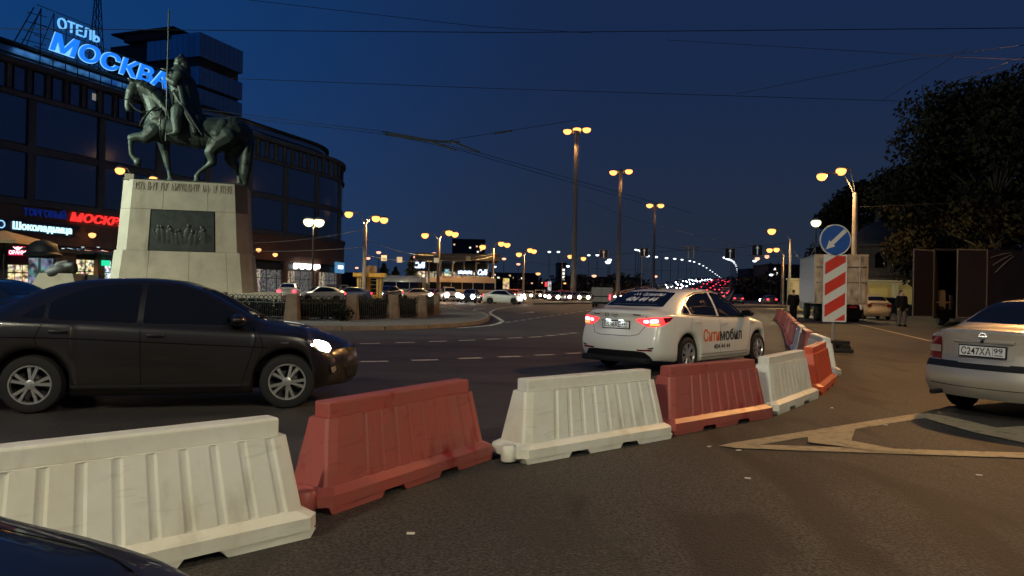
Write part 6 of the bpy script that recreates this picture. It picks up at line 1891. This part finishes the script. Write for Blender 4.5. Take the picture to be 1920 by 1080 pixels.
for s, a in ((-1, 248), (1, 287)):
    ang = R(a); Mw = frame((cx + cos(ang) * 2.72, cy_ + sin(ang) * 2.72, 4.6), (-sin(ang), cos(ang), 0), (0, 0, 1))
    b = MB(); b.plate([(-.42, 0), (.42, 0), (.42, 1.2)] + [(.42 * cos(pi * k / 8), 1.2 + .42 * sin(pi * k / 8)) for k in range(1, 8)] + [(-.42, 1.2)], -.1, .03, Mw); w = b.build('window', M_UNDER, ch)
    b = MB(); b.path([Mw @ Vector(v) for v in [(-.5, 0, .05), (-.5, 1.2, .05)] + [(.5 * -cos(pi * k / 8), 1.2 + .5 * sin(pi * k / 8), .05) for k in range(1, 8)] + [(.5, 1.2, .05), (.5, 0, .05)]], .07, 5); b.build('surround', M_CH, w)

# ================================================================== trees
M_BARK = mat('bark', (0.055, 0.042, 0.03), .95, noise=(6, .3, .7), bump=(14, .8))
M_LEAF = mat('leaf_green', (0.024, 0.021, 0.008), .8, spec=.15, noise=(.5, .3, .7), col2=(.012, .010, .005))
M_FIR = mat('fir_needles', (0.02, 0.03, 0.016), .8)
def tree(label, base, H, R_, n=9000, seed=1, leaf=.17, trunk=.35, low=.22):
    rnd = random.Random(seed)
    t = thing('leafy_tree', label, 'tree', (base[0], base[1], 0), 0, 'trees behind the parked lorries')
    b = MB(); b.path([(0, 0, 0), (.1, 0, H * .2), (-.1, .1, H * .45), (.1, 0, H * .8)], [trunk, trunk * .8, trunk * .55, .06], 9)
    clumps = []
    for k in range(44):
        h = H * (low + (1 - low) * rnd.random() ** .8); f = (h / H - low) / (1 - low)
        rr = R_ * sqrt(max(.03, 1 - (f * 1.55 - .62) ** 2 if f > .4 else .75 + .5 * f)) * rnd.uniform(.45, 1.0)
        a = rnd.uniform(0, 2 * pi); c = Vector((cos(a) * rr, sin(a) * rr, h * .96))
        b.path([(0, 0, h * .62), (c.x * .45, c.y * .45, h * .78), (c.x * .9, c.y * .9, h * .93)], [trunk * .3, trunk * .16, .03], 5)
        clumps.append((c, R_ * rnd.uniform(.24, .42)))
    b.build('trunk', M_BARK, t, True)
    b = MB(); per = n // len(clumps)
    for c, r0 in clumps:
        for _ in range(per):
            v = Vector((rnd.gauss(0, 1), rnd.gauss(0, 1), rnd.gauss(0, 1))).normalized() * (rnd.random() ** .4)
            p = c + Vector((v.x * r0, v.y * r0, v.z * r0 * .75)); s = leaf * rnd.uniform(.6, 1.4)
            a = Vector((rnd.uniform(-1, 1), rnd.uniform(-1, 1), rnd.uniform(-.4, 1))).normalized(); e = a.orthogonal().normalized(); f = a.cross(e)
            b.add([p - e * s, p + f * s * .5, p + e * s, p - f * s * .5], [(0, 1, 2, 3)])
    me = bpy.data.meshes.new('crown'); me.from_pydata([tuple(v) for v in b.v], [], b.f); me.materials.append(M_LEAF); me.update()
    link('crown', me, t)
for lab, x, Y, top, R_, n, sd, lf_ in (('biggest tree, towering over the trailer at the right edge', 1870, 48, 165, 6.2, 36000, 3, .17), ('tall tree whose crown is cut by the right edge', 1985, 52, 130, 6.6, 24000, 4, .18),
        ('dark tree left of the biggest one, above the trailer', 1800, 88, 300, 7.0, 24000, 5, .26), ('broad dark tree above the church dome', 1690, 92, 325, 7.6, 22000, 6, .28), ('dark tree behind the concrete lamp pole', 1612, 96, 352, 6.2, 20000, 7, .28),
        ('dark tree filling the gap between the church and the trailer', 1745, 95, 335, 7.4, 22000, 8, .28)):
    p = P(x, top, Y); tree(lab, (p.x, Y), p.z, R_, n, sd, lf_)
def fir(label, x, top, Y, R_, seed):
    rnd = random.Random(seed); p = P(x, top, Y); H = p.z
    t = thing('fir_tree', label, 'tree', (p.x, Y, 0), 0, 'dark firs by the cafe')
    b = MB(); b.tube((0, 0, 0), (0, 0, H * .95), .18, .03, 7); b.build('trunk', M_BARK, t, True)
    b = MB()
    for _ in range(3600):
        f = rnd.random() ** .8; z = H * (.08 + .92 * f); lay = .75 + .25 * sin(f * 40); rr = R_ * (1 - f) * lay * sqrt(rnd.random()) + .05
        a = rnd.uniform(0, 2 * pi); q = Vector((cos(a) * rr, sin(a) * rr, z - rr * .25)); s = .22 * rnd.uniform(.6, 1.2)
        d = Vector((cos(a), sin(a), -.35)).normalized(); e = d.orthogonal().normalized()
        b.add([q - d * s, q + e * s * .3, q + d * s, q - e * s * .3], [(0, 1, 2, 3)])
    me = bpy.data.meshes.new('crown'); me.from_pydata([tuple(v) for v in b.v], [], b.f); me.materials.append(M_FIR); me.update(); link('crown', me, t)
fir('pointed dark fir left of the lit cafe', 772, 480, 105, 2.6, 1); fir('dark fir between the kiosk and the cafe', 720, 493, 110, 3.4, 2); fir('short dark fir behind the yellow kiosk', 742, 500, 118, 3.2, 3)

# ================================================================== two pedestrians
M_JKT = mat('dark_jacket', (0.006, 0.006, 0.0065), .9, spec=.1, bump=(12, .3)); M_JEAN = mat('jeans', (0.07, 0.06, 0.05), .85, bump=(14, .3)); M_SKIN = mat('skin', (0.32, 0.19, 0.13), .6); M_HAIR = mat('hair', (0.012, .010, .009), .7)
def person(label, px_, H, rz, trousers, walk=.12, shoes=None):
    p = G(*px_); t = thing('person', label, 'person', (p.x, p.y, .0045), rz)
    k = H / 1.75
    b = MB()       # one body surface, facing local -Y; legs mid-stride
    def v(x, y, z): return Vector((x * k, y * k, z * k))
    chain(b, [v(0, .02, .98), v(0, .01, 1.15), v(0, 0, 1.32), v(0, .01, 1.42)], [.165 * k, .165 * k, .185 * k, .15 * k], 12)
    ellipsoid(b, v(0, 0, 1.36), (.225 * k, .125 * k, .13 * k))
    chain(b, [v(0, .01, 1.46), v(0, 0, 1.54)], [.065 * k, .06 * k])
    ellipsoid(b, v(0, -.01, 1.635), (.078 * k, .098 * k, .115 * k)); ellipsoid(b, v(0, -.105, 1.62), (.014 * k, .02 * k, .02 * k))
    for s in (-1, 1):
        ellipsoid(b, v(s * .08, .0, 1.63), (.012 * k, .022 * k, .03 * k))
        chain(b, [v(s * .205, 0, 1.40), v(s * .265, .03, 1.13), v(s * .255, -.06, .90)], [.075 * k, .058 * k, .042 * k])
        chain(b, [v(s * .255, -.07, .88), v(s * .25, -.085, .82)], [.038 * k, .034 * k])
        for f in range(4): chain(b, [v(s * (.265 - .008 * f), -.105 + .02 * f, .81), v(s * (.262 - .008 * f), -.10 + .02 * f, .755 + .008 * abs(f - 1))], [.010 * k, .009 * k], 6)
        chain(b, [v(s * .235, -.10, .85), v(s * .225, -.125, .81)], [.012 * k, .010 * k], 6)
        chain(b, [v(s * .09, .01, .95), v(s * .10, -s * walk * .5 - .02, .52), v(s * .10, -s * walk * .4 + .02, .10)], [.112 * k, .075 * k, .052 * k])
        chain(b, [v(s * .10, -s * walk * .4 + .04, .055), v(s * .105, -s * walk * .4 - .12, .045)], [.05 * k, .045 * k])
    body = organic(b, 'body', M_SKIN, t, .016, 2)
    # clothing as shells round the body
    b = MB(); chain(b, [v(0, .02, .86), v(0, .01, 1.10), v(0, 0, 1.32), v(0, .01, 1.43)], [.19 * k, .195 * k, .205 * k, .14 * k], 12); ellipsoid(b, v(0, 0, 1.36), (.25 * k, .15 * k, .15 * k))
    for s in (-1, 1): chain(b, [v(s * .205, 0, 1.40), v(s * .27, .03, 1.13), v(s * .258, -.055, .91)], [.095 * k, .078 * k, .062 * k])
    organic(b, 'jacket', M_JKT, t, .02, 2)
    b = MB(); chain(b, [v(0, .02, .92), v(0, .02, .98)], [.17 * k, .165 * k])
    for s in (-1, 1): chain(b, [v(s * .09, .01, .93), v(s * .10, -s * walk * .5 - .02, .52), v(s * .10, -s * walk * .4 + .02, .09)], [.128 * k, .095 * k, .085 * k])
    organic(b, 'trousers', trousers, t, .02, 2)
    b = MB()
    for s in (-1, 1): chain(b, [v(s * .10, -s * walk * .4 + .05, .052), v(s * .105, -s * walk * .4 - .14, .042)], [.062 * k, .05 * k])
    organic(b, 'shoes', shoes or M_UNDER, t, .015, 1)
    b = MB(); ellipsoid(b, v(0, .012, 1.672), (.085 * k, .10 * k, .095 * k)); organic(b, 'hair', M_HAIR, t, .015, 1)
person('person in a dark jacket and pale jeans walking by the trailer', (1690, 612), 1.78, R(12), M_JEAN)
person('person in dark clothes standing left of the truck by the barriers', (1487, 601), 1.75, R(170), M_JKT, .06, mat('pale_shoe', (.5, .45, .4), .7))

# ================================================================== traffic in the square (simplified cars with their main parts)
M_HL = glow('far_headlight', (1.0, 0.94, 0.82), 22.0); M_HLC = glow('far_headlight_cool', (0.80, 0.92, 1.0), 22.0); M_TL = glow('far_taillight', (1.0, 0.035, 0.06), 5.0)
tp_parts = {}
def traffic_template():
    sp = sedan_spec(); tmp = link('template', None)
    me, bvh = car_body_mesh(sp, .5); me.materials.append(M_TAXI); link('body', me, tmp)
    for v in 'RL':
        patch('side_window', bvh, v, [(0.95, .945), (0.36, 1.325), (0.12, 1.385), (-0.62, 1.37), (-0.88, 1.30), (-1.30, 1.04)], M_GLASS, tmp, .006, .2)
    patch('windscreen', bvh, 'T', [(1.03, .60), (1.03, -.60), (0.38, -.53), (0.38, .53)], M_GLASS, tmp, .006, .2)
    patch('rear_window', bvh, 'T', [(-1.07, .49), (-1.07, -.49), (-1.64, -.57), (-1.64, .57)], M_GLASS, tmp, .006, .2)
    for s in (-1, 1):
        b = MB(); b.lathe([(.02, .0), (.19, .01), (.23, .05), (.18, .10)], 12, frame((2.02, s * .60, .68), (0, 1, 0), (0, 0, 1))); b.build('headlight', M_HL, tmp, True)
        b = MB(); b.bbox((-2.08, s * .60, .86), (.10, .30, .15), .03); b.build('tail_light', M_TL, tmp, True)
    wb = MB(); wb.lathe([(.2, -.09), (.28, -.1), (.308, -.06), (.308, .06), (.28, .1), (.2, .1), (.05, .07)], 18, Matrix.Rotation(R(90), 4, 'X')); wm = wb.mesh('wheel', M_TYRE, True)
    for x in sp['axles']:
        for s in (-1, 1):
            o = link('wheel', wm, tmp); o.location = (x, s * .75, .308); o.rotation_euler.z = 0 if s < 0 else pi
    b = MB(); b.box((0, 0, .4), (3.9, 1.2, .4)); b.build('underbody', M_UNDER, tmp)
    b = MB(); b.bbox((2.17, 0, .52), (.06, .9, .14), .02); b.build('grille', M_BLACK, tmp)
    return tmp
TMPL = traffic_template()
def traffic_car(label, x, Y, heading, col, scale=(1, 1, 1), lights=True, cool=False, z=0.0, X=None, group='cars in the square'):
    """heading in degrees: 0 = to the right, 90 = away, 180 = left, 270 = to the viewer"""
    p = P(x, 548, Y)
    t = copy_tree(TMPL); t.name = 'traffic_car'; t.location = (p.x if X is None else X, Y, z); t.rotation_euler.z = R(heading); t.scale = scale
    tag(t, label, 'car', group)
    m = mat('car_paint_%02d%02d%02d' % tuple(int(c * 99) for c in col), col, .3, coat=.8)
    for ch in t.children:
        n = ch.name.split('.')[0]
        if n == 'body': ch.material_slots[0].link = 'OBJECT'; ch.material_slots[0].material = m
        if n == 'headlight' and (cool or not lights): ch.material_slots[0].link = 'OBJECT'; ch.material_slots[0].material = M_HLC if lights else M_HEADOFF
        if n == 'tail_light' and not lights: ch.material_slots[0].link = 'OBJECT'; ch.material_slots[0].material = M_TAILOFF
    return t
SUV = (1.02, 1.04, 1.16)
traffic_car('white saloon with lit headlights crossing beyond the island tip', 945, 77, -18, (.55, .54, .50))
traffic_car('small dark car facing the viewer beside the white saloon', 883, 80, 262, (.02, .02, .022), (.95, .98, 1.02), cool=True)
traffic_car('beige off-roader with dazzling headlights left of the small dark car', 842, 86, 285, (.36, .32, .26), SUV, cool=True)
traffic_car('dark red car between the off-roader and the cream saloon', 808, 90, 260, (.08, .02, .02))
traffic_car('cream saloon waiting below the lit cafe', 776, 88, 205, (.55, .50, .38))
traffic_car('tall dark car behind the fence, right of the kiosk', 726, 84, 245, (.012, .012, .014), SUV)
traffic_car('dark blue car behind the fence, left of the kiosk', 655, 74, 200, (.02, .04, .09))
traffic_car('silver saloon with a lit headlight behind the fence posts', 600, 66, 215, (.30, .28, .26))
traffic_car('white estate car nearest the low granite parapet', 543, 64, 100, (.50, .48, .44), SUV)
traffic_car('dark car passing behind the brown saloon\'s boot, far left', 0, 15.5, 172, (.010, .011, .013), X=-11.4)
traffic_car('dim car with lit headlights left of the tallest mast foot', 1044, 100, 255, (.10, .05, .04))
traffic_car('car with one bright headlight at the tallest mast foot', 1068, 106, 250, (.12, .05, .05))
traffic_car('car with twin headlights right of the tallest mast foot', 1096, 104, 262, (.14, .12, .05))
traffic_car('silver hatchback parked beside the truck, tail to the viewer', 1634, 49, 78, (.50, .48, .42), (.95, .95, 1.06), lights=False)
traffic_car('dark car parked by the yellow wall right of the silver hatchback', 1668, 60, 10, (.02, .018, .016), lights=False)
traffic_car('dark car with red tail lights left of the truck, beyond the barriers', 1441, 110, 85, (.02, .025, .04))
traffic_car('car with red tail lights nearest the bridge foot', 1384, 120, 76, (.03, .03, .03))

# grey panel van seen from behind
van = thing('panel_van', 'grey panel van with a red tail light behind the taxi\'s roof', 'van', P(1131, 548, 71), R(78))
van.location.z = 0
M_VAN = mat('van_grey', (.30, .29, .27), .4, coat=.5)
pl = [(-2.0, .35), (2.1, .35), (2.15, .8), (1.6, 1.05), (1.0, 1.75), (.6, 1.86), (-1.9, 1.86), (-2.0, 1.7)]
b = MB(); b.plate(pl, -.88, .88, frame((0, 0, 0), (1, 0, 0), (0, 0, 1))); b.build('body', M_VAN, van)
b = MB(); b.box((-2.01, 0, 1.02), (.03, 1.5, .10)); b.box((-2.01, 0, .42), (.06, 1.6, .22)); b.box((-2.012, 0, 1.1), (.02, .02, 1.3)); b.build('rear_trim', M_BLACK, van)
for s in (-1, 1):
    b = MB(); b.bbox((-2.0, s * .80, .95), (.08, .14, .45), .02); b.build('tail_light', M_TL if s < 0 else M_TAILOFF, van)
    b = MB(); b.box((.9, s * .885, 1.35), (.8, .02, .45)); b.build('side_window', M_GLASS, van)
for x in (-1.35, 1.4):
    for s in (-1, 1): o = link('wheel', twm_m, van); o.location = (x, s * .75, .33); o.scale = (.66, .66, .66)

# ------------------------------------------------------------------ buses
def bus(label, x, Y, heading, Lb, col, stripe, H=3.1):
    p = P(x, 548, Y); t = thing('bus', label, 'bus', (p.x, Y, 0), R(heading))
    m = mat('bus_paint_%d' % x, col, .35, coat=.6)
    b = MB(); b.bbox((0, 0, (.45 + H) / 2), (Lb, 2.5, H - .45), .14); b.build('body', m, t, True)
    b = MB(); b.bbox((0, 0, H + .06), (Lb * .8, 1.9, .18), .05); b.build('roof_unit', m, t)
    n = int(Lb / 1.5)
    for s in (-1, 1):
        for k in range(n):
            b = MB(); b.box((-Lb / 2 + Lb * (k + .5) / n, s * 1.26, H * .62), (Lb / n - .08, .03, H * .30)); b.build('side_window', M_GLASS, t)
        b = MB(); b.box((0, s * 1.262, H * .36), (Lb * .96, .02, .22)); b.build('stripe', mat('bus_stripe_%d' % x, stripe, .5), t)
        for xx in (-Lb * .3, Lb * .33): o = link('wheel', twm_m, t); o.location = (xx, s * 1.12, .48)
        b = MB(); b.bbox((Lb / 2 + .005, s * .95, .75), (.06, .3, .16), .02); b.build('headlight', M_HEADOFF, t)
    b = MB(); b.box((Lb / 2 + .005, 0, H * .58), (.03, 2.2, H * .38)); b.build('windscreen', M_GLASS, t)
    return t
bus('white and blue bus standing behind the dark firs', 735, 96, 175, 8.5, (.20, .26, .32), (.03, .20, .40), 2.9)
bus('long pale coach parked in front of the lit cafe', 868, 104, 178, 9.0, (.42, .33, .26), (.25, .18, .13), 3.1)

# ------------------------------------------------------------------ yellow kiosk
M_KY = mat('kiosk_yellow', (.58, .36, .06), .6, noise=(2, .35, .7), col2=(.46, .28, .05))
kq = P(690, 548, 78)
ki = thing('yellow_kiosk', 'small yellow kiosk with an overhanging flat roof at the lamp pole', 'kiosk', (kq.x, 79, 0), R(6))
b = MB(); b.box((0, 0, 1.45), (2.5, 2.2, 2.2)); b.build('wall', M_KY, ki)
b = MB(); b.box((0, 0, 2.75), (3.3, 3.0, .42)); b.build('roof', M_KY, ki)
b = MB(); b.box((.1, 0, 3.35), (1.2, .9, .8)); b.build('roof_box', M_STONE, ki)
b = MB(); b.box((0, 0, .17), (2.7, 2.4, .34)); b.build('base', M_PAVE, ki)
for x, m in ((-.55, M_STEELD), (.45, M_GLASS)):
    b = MB(); b.box((x, -1.11, 1.55), (.62, .03, 1.7)); w = b.build('shutter', m, ki)
    for k in range(4): b = MB(); b.box((x, -1.13, .9 + .42 * k), (.64, .02, .03)); b.build('shutter_bar', M_KY, w)
b = MB(); b.box((1.0, -1.115, 1.5), (.1, .04, 2.0)); b.box((-1.0, -1.115, 1.5), (.1, .04, 2.0)); b.build('corner_trim', M_STONE, ki)

# ------------------------------------------------------------------ flat-roofed cafe with neon signs
cq = P(846, 548, 128); ca = thing('cafe_building', 'flat-roofed dark pavilion with blue-white neon signs beyond the coach', 'building', (cq.x, 130, 0), R(4))
b = MB(); b.box((0, 3, 3.0), (12.4, 8, 6.0)); b.build('wall', M_HWALL, ca)
b = MB(); b.box((.8, 1.2, 6.9), (14.2, 12, 1.1)); b.build('roof', mat('cafe_roof', (.06, .06, .062), .6), ca)
for k in range(7):
    b = MB(); b.tube((-6 + 2.0 * k, -2.6, 0), (-6 + 2.0 * k, -2.6, 6.4), .17, n=8); b.build('column', M_GALV, ca, True)
for k in range(8):
    b = MB(); b.box((-5.4 + 1.55 * k, -1.05, 3.4), (1.4, .06, 2.1)); w = b.build('window', M_SHOP[1] if k % 3 else M_SHOP[0], ca)
    b = MB(); b.box((-5.4 + 1.55 * k, -1.1, 3.4), (.05, .04, 2.1)); b.build('mullion', M_STEELD, w)
M_NEON = glow('neon_blue_white', (.55, .72, 1.0), 2.2)
for s_, x, y, w_, sz, lab in (('Café', 787, 498, 1.9, 1.1, 'script neon cafe sign at the left corner of the flat-roofed pavilion'), ('Café', 905, 511, 1.7, 1.0, 'script neon cafe sign at the right corner of the flat-roofed pavilion')):
    q = P(x, y, 126); t = thing('neon_word', lab, 'sign')
    text_obj('letters', s_, sz * 1.25, frame((q.x - w_ / 2, 126, q.z - .4), (1, 0, .02), (0, 0, 1)), M_NEON, t, width=w_, bold=.05, shear=.3, extrude=.04)
    b = MB(); b.box((q.x, 126.3, q.z), (w_ + .3, .1, 1.2)); b.build('backing', MATS['sign_navy'], t)
    b = MB(); b.tube((q.x, 126.4, q.z), (q.x, 128.9, q.z), .06, n=5); b.build('bracket', M_STEELD, t)
t = thing('lightbox_sign', 'long white glowing sign on the flat-roofed pavilion', 'sign'); q = P(872, 511, 126)
for k in range(7): b = MB(); b.bbox((q.x - 1.05 + .35 * k, 126, q.z + .06 * (k % 2)), (.28, .1, .55), .08); b.build('glowing_letter', M_NEON, t, True)
b = MB(); b.box((q.x, 126.2, q.z), (2.8, .1, .9)); b.build('backing', MATS['sign_navy'], t)
t = thing('cyan_sign', 'small cyan glowing square sign on the pavilion front', 'sign'); q = P(838, 509, 126)
b = MB(); b.bbox((q.x, 126, q.z), (.75, .1, .8), .05); b.build('lightbox', shop_mat('cyan_box', (.05, .6, .85), 1.2, 5), t)

# lit poster stand and a red-white pylon
t = thing('poster_stand', 'yellow glowing poster stand right of the coach', 'advertising stand'); q = P(949, 532, 112)
b = MB(); b.box((q.x, 112, q.z), (.95, .15, 1.6)); b.build('poster', shop_mat('poster_yellow', (1.0, .62, .16), 1.0, 3), t); b = MB(); b.box((q.x, 112.1, q.z), (1.1, .12, 1.75)); b.box((q.x, 112.1, q.z / 2 - .3), (.2, .12, max(.2, q.z))); b.build('frame', M_STEELD, t)
t = thing('price_pylon', 'red and white glowing pylon left of the tallest mast', 'sign'); q = P(1027, 536, 150)
b = MB(); b.box((q.x + .35, 150, q.z), (.7, .3, 1.9)); b.build('panel', shop_mat('pylon_white', (.8, .8, .75), .9, 4), t); b = MB(); b.box((q.x - .35, 150, q.z + .3), (.45, .3, .9)); b.build('red_panel', glow('pylon_red', (1, .05, .08), 1.2), t); b = MB(); b.tube((q.x + .2, 150.2, 0), (q.x + .2, 150.2, q.z), .1, n=6); b.build('post', M_STEELD, t)

# ------------------------------------------------------------------ far buildings and trees
M_FB = mat('far_wall', (.035, .034, .036), .9)
for lab, x0, x1, top, Y, nl in (('dark tower block rising behind the lit cafe', 848, 908, 449, 300, 14), ('low dark block on the skyline left of the firs', 640, 700, 512, 240, 10), ('dark apartment block with one lit column of windows, left of the tallest mast', 1046, 1062, 494, 260, 6),
        ('broad dark block on the skyline behind the tallest mast', 1062, 1200, 519, 300, 12), ('dark block right of the bridge with a lit frontage', 1405, 1445, 505, 230, 8), ('dark block behind the orange lamps left of the truck', 1440, 1500, 497, 200, 8), ('low dark building between the cafe and the poster stand', 915, 1010, 512, 260, 12)):
    a, c = P(x0, top, Y), P(x1, top, Y); t = thing('far_building', lab, 'building', ((a.x + c.x) / 2, Y, 0)); w = c.x - a.x; h = a.z
    b = MB(); b.box((0, 6, h / 2), (w, 12, h)); b.build('wall', M_FB, t)
    b = MB(); b.box((0, 6, h + .15), (w + .5, 12.5, .3)); b.build('roof', M_HWALL, t)
    rnd = random.Random(x0)
    if x1 - x0 < 20:
        for k in range(6): b = MB(); b.box((w * .15, -.04, h * (.25 + .11 * k)), (w * .35, .06, .8)); b.build('window', glow('far_window', (1, .95, .85), 1.2), t)
    else:
        for k in range(nl):
            b = MB(); b.box((rnd.uniform(-.45, .45) * w, -.04, rnd.uniform(.15, .95) * h), (.7, .06, .6)); b.build('window', glow('far_window_warm', (1, .7, .4), .8) if k % 2 else glow('far_window', (1, .95, .85), 1.2), t)
        for k in range(int(w / 3)):
            b = MB(); b.box((-w / 2 + 1.5 + 3 * k, -.03, h * .6), (1.4, .05, 1.2)); b.build('dark_window', M_HGLASS, t)
rnd = random.Random(21); tl = MB()
def far_clump(x, top, Y, r):
    p = P(x, top, Y); n = 60
    for _ in range(3): leaf_mass(tl, (p.x + rnd.uniform(-r, r), Y + rnd.uniform(-3, 3), p.z * rnd.uniform(.3, .75)), (r, r * .8, p.z * .38), 90, .75, rnd)
for k in range(64): far_clump(600 + 9.6 * k, 528 + rnd.uniform(-14, 8), 215 + rnd.uniform(-15, 40), 4.0)
for k in range(18): far_clump(1398 + 9 * k, 520 + rnd.uniform(-18, 8) - k * 1.5, 190 + rnd.uniform(-10, 30), 4.0)
for k in range(24): far_clump(1480 + 26 * k, 500 + rnd.uniform(-14, 8), 140 + rnd.uniform(-10, 30), 4.5)
tag(tl.build('treeline', mat('far_leaf', (.022, .022, .016), .9)), 'dark mass of distant trees along the skyline', 'trees', kind='stuff')

# ------------------------------------------------------------------ traffic on the bridge
def tiny_car(kind, suv):
    """one small car of a few faces; slots: paint, glass, lamps"""
    h = 1.7 if suv else 1.45
    b = MB(); pl = [(-2.1, .25), (2.1, .25), (2.15, .65), (1.1, .92), (.4, h), (-1.1, h), (-1.9, .98), (-2.15, .9)]
    b.plate(pl, -.86, .86, frame((0, 0, 0), (1, 0, 0), (0, 0, 1)))
    b.cur = 1; b.box((.76, 0, (h + .92) / 2 + .02), (.5, 1.3, .3)); b.box((-1.5, 0, (h + .95) / 2), (.6, 1.3, .3)); b.box((-.3, 0, h - .28), (1.3, 1.76, .3))
    b.cur = 2
    for s in (-1, 1):
        if kind == 'front': b.lathe([(.03, -.02), (.17, 0), (.19, .04), (.1, .1)], 8, frame((2.12, s * .6, .66), (0, 1, 0), (0, 0, 1)))
        else: b.box((-2.14, s * .62, .80), (.06, .34, .20))
    for x in (-1.3, 1.35):
        b.cur = 3
        for s in (-1, 1): b.lathe([(.05, -.1), (.31, -.1), (.31, .1), (.05, .1)], 10, Matrix.Translation((x, s * .76, .31)) @ Matrix.Rotation(R(90), 4, 'X'))
    return b
paints = [mat('far_paint_%d' % i, c, .35, coat=.5) for i, c in enumerate(((.4, .4, .38), (.03, .03, .035), (.15, .15, .16), (.20, .03, .03), (.05, .07, .12)))]
tcars = {}
for kind, lm in (('front', M_HLC), ('rear', M_TL)):
    for suv in (0, 1):
        for i, pm_c in enumerate(paints):
            tcars[kind, suv, i] = tiny_car(kind, suv).mesh('bridge_car', [pm_c, M_GLASS, lm, M_TYRE])
rnd = random.Random(3)
hb_ang = atan2(1, .311)
for kind, lanes, lab in (('front', (1.3, 4.6, 7.9), 'small oncoming car with white headlights in the queue on the bridge'), ('rear', (13.2, 16.5, 19.8, 22.6), 'small car with red tail lights driving away over the bridge')):
    for ln in lanes:
        Y = 150 + rnd.uniform(0, 12)
        while Y < 620:
            o = link('bridge_car', tcars[kind, rnd.randint(0, 1), rnd.randint(0, 4)])
            slope = math.atan((zdeck(Y + 3) - zdeck(Y - 3)) / 6.0)
            o.location = (bl(Y) + ln, Y, zdeck(Y) + .02)
            o.rotation_euler = (0, -slope if kind == 'rear' else slope, hb_ang + (pi if kind == 'front' else 0))
            tag(o, lab, 'car', 'oncoming cars on the bridge' if kind == 'front' else 'cars leaving over the bridge')
            Y += rnd.uniform(12, 34) * (1 + (Y - 150) / 500)
# queue of cars with lit lamps beyond the masts
mq = {}
for i, pm_c in enumerate(paints): mq[i] = tiny_car('front', i % 2).mesh('queued_car', [pm_c, M_GLASS, M_HL, M_TYRE])
for k, (x, Y, hdg) in enumerate(((992, 128, 262), (1012, 138, 255), (1030, 122, 265), (1056, 132, 258), (1082, 126, 250), (1108, 134, 262), (1124, 150, 255), (1148, 142, 260), (1170, 152, 262), (1188, 138, 250), (1206, 150, 262), (1222, 142, 255), (905, 112, 262), (965, 122, 255), (700, 92, 262), (670, 90, 250), (630, 82, 255))):
    p = P(x, 548, Y); o = link('queued_car', mq[k % 5]); o.location = (p.x, Y, 0); o.rotation_euler.z = R(hdg)
    tag(o, 'small car with lit headlights in the queue across the far side of the square', 'car', 'cars queued across the far side of the square')
for ch in list(TMPL.children): bpy.data.objects.remove(ch)
bpy.data.objects.remove(TMPL)
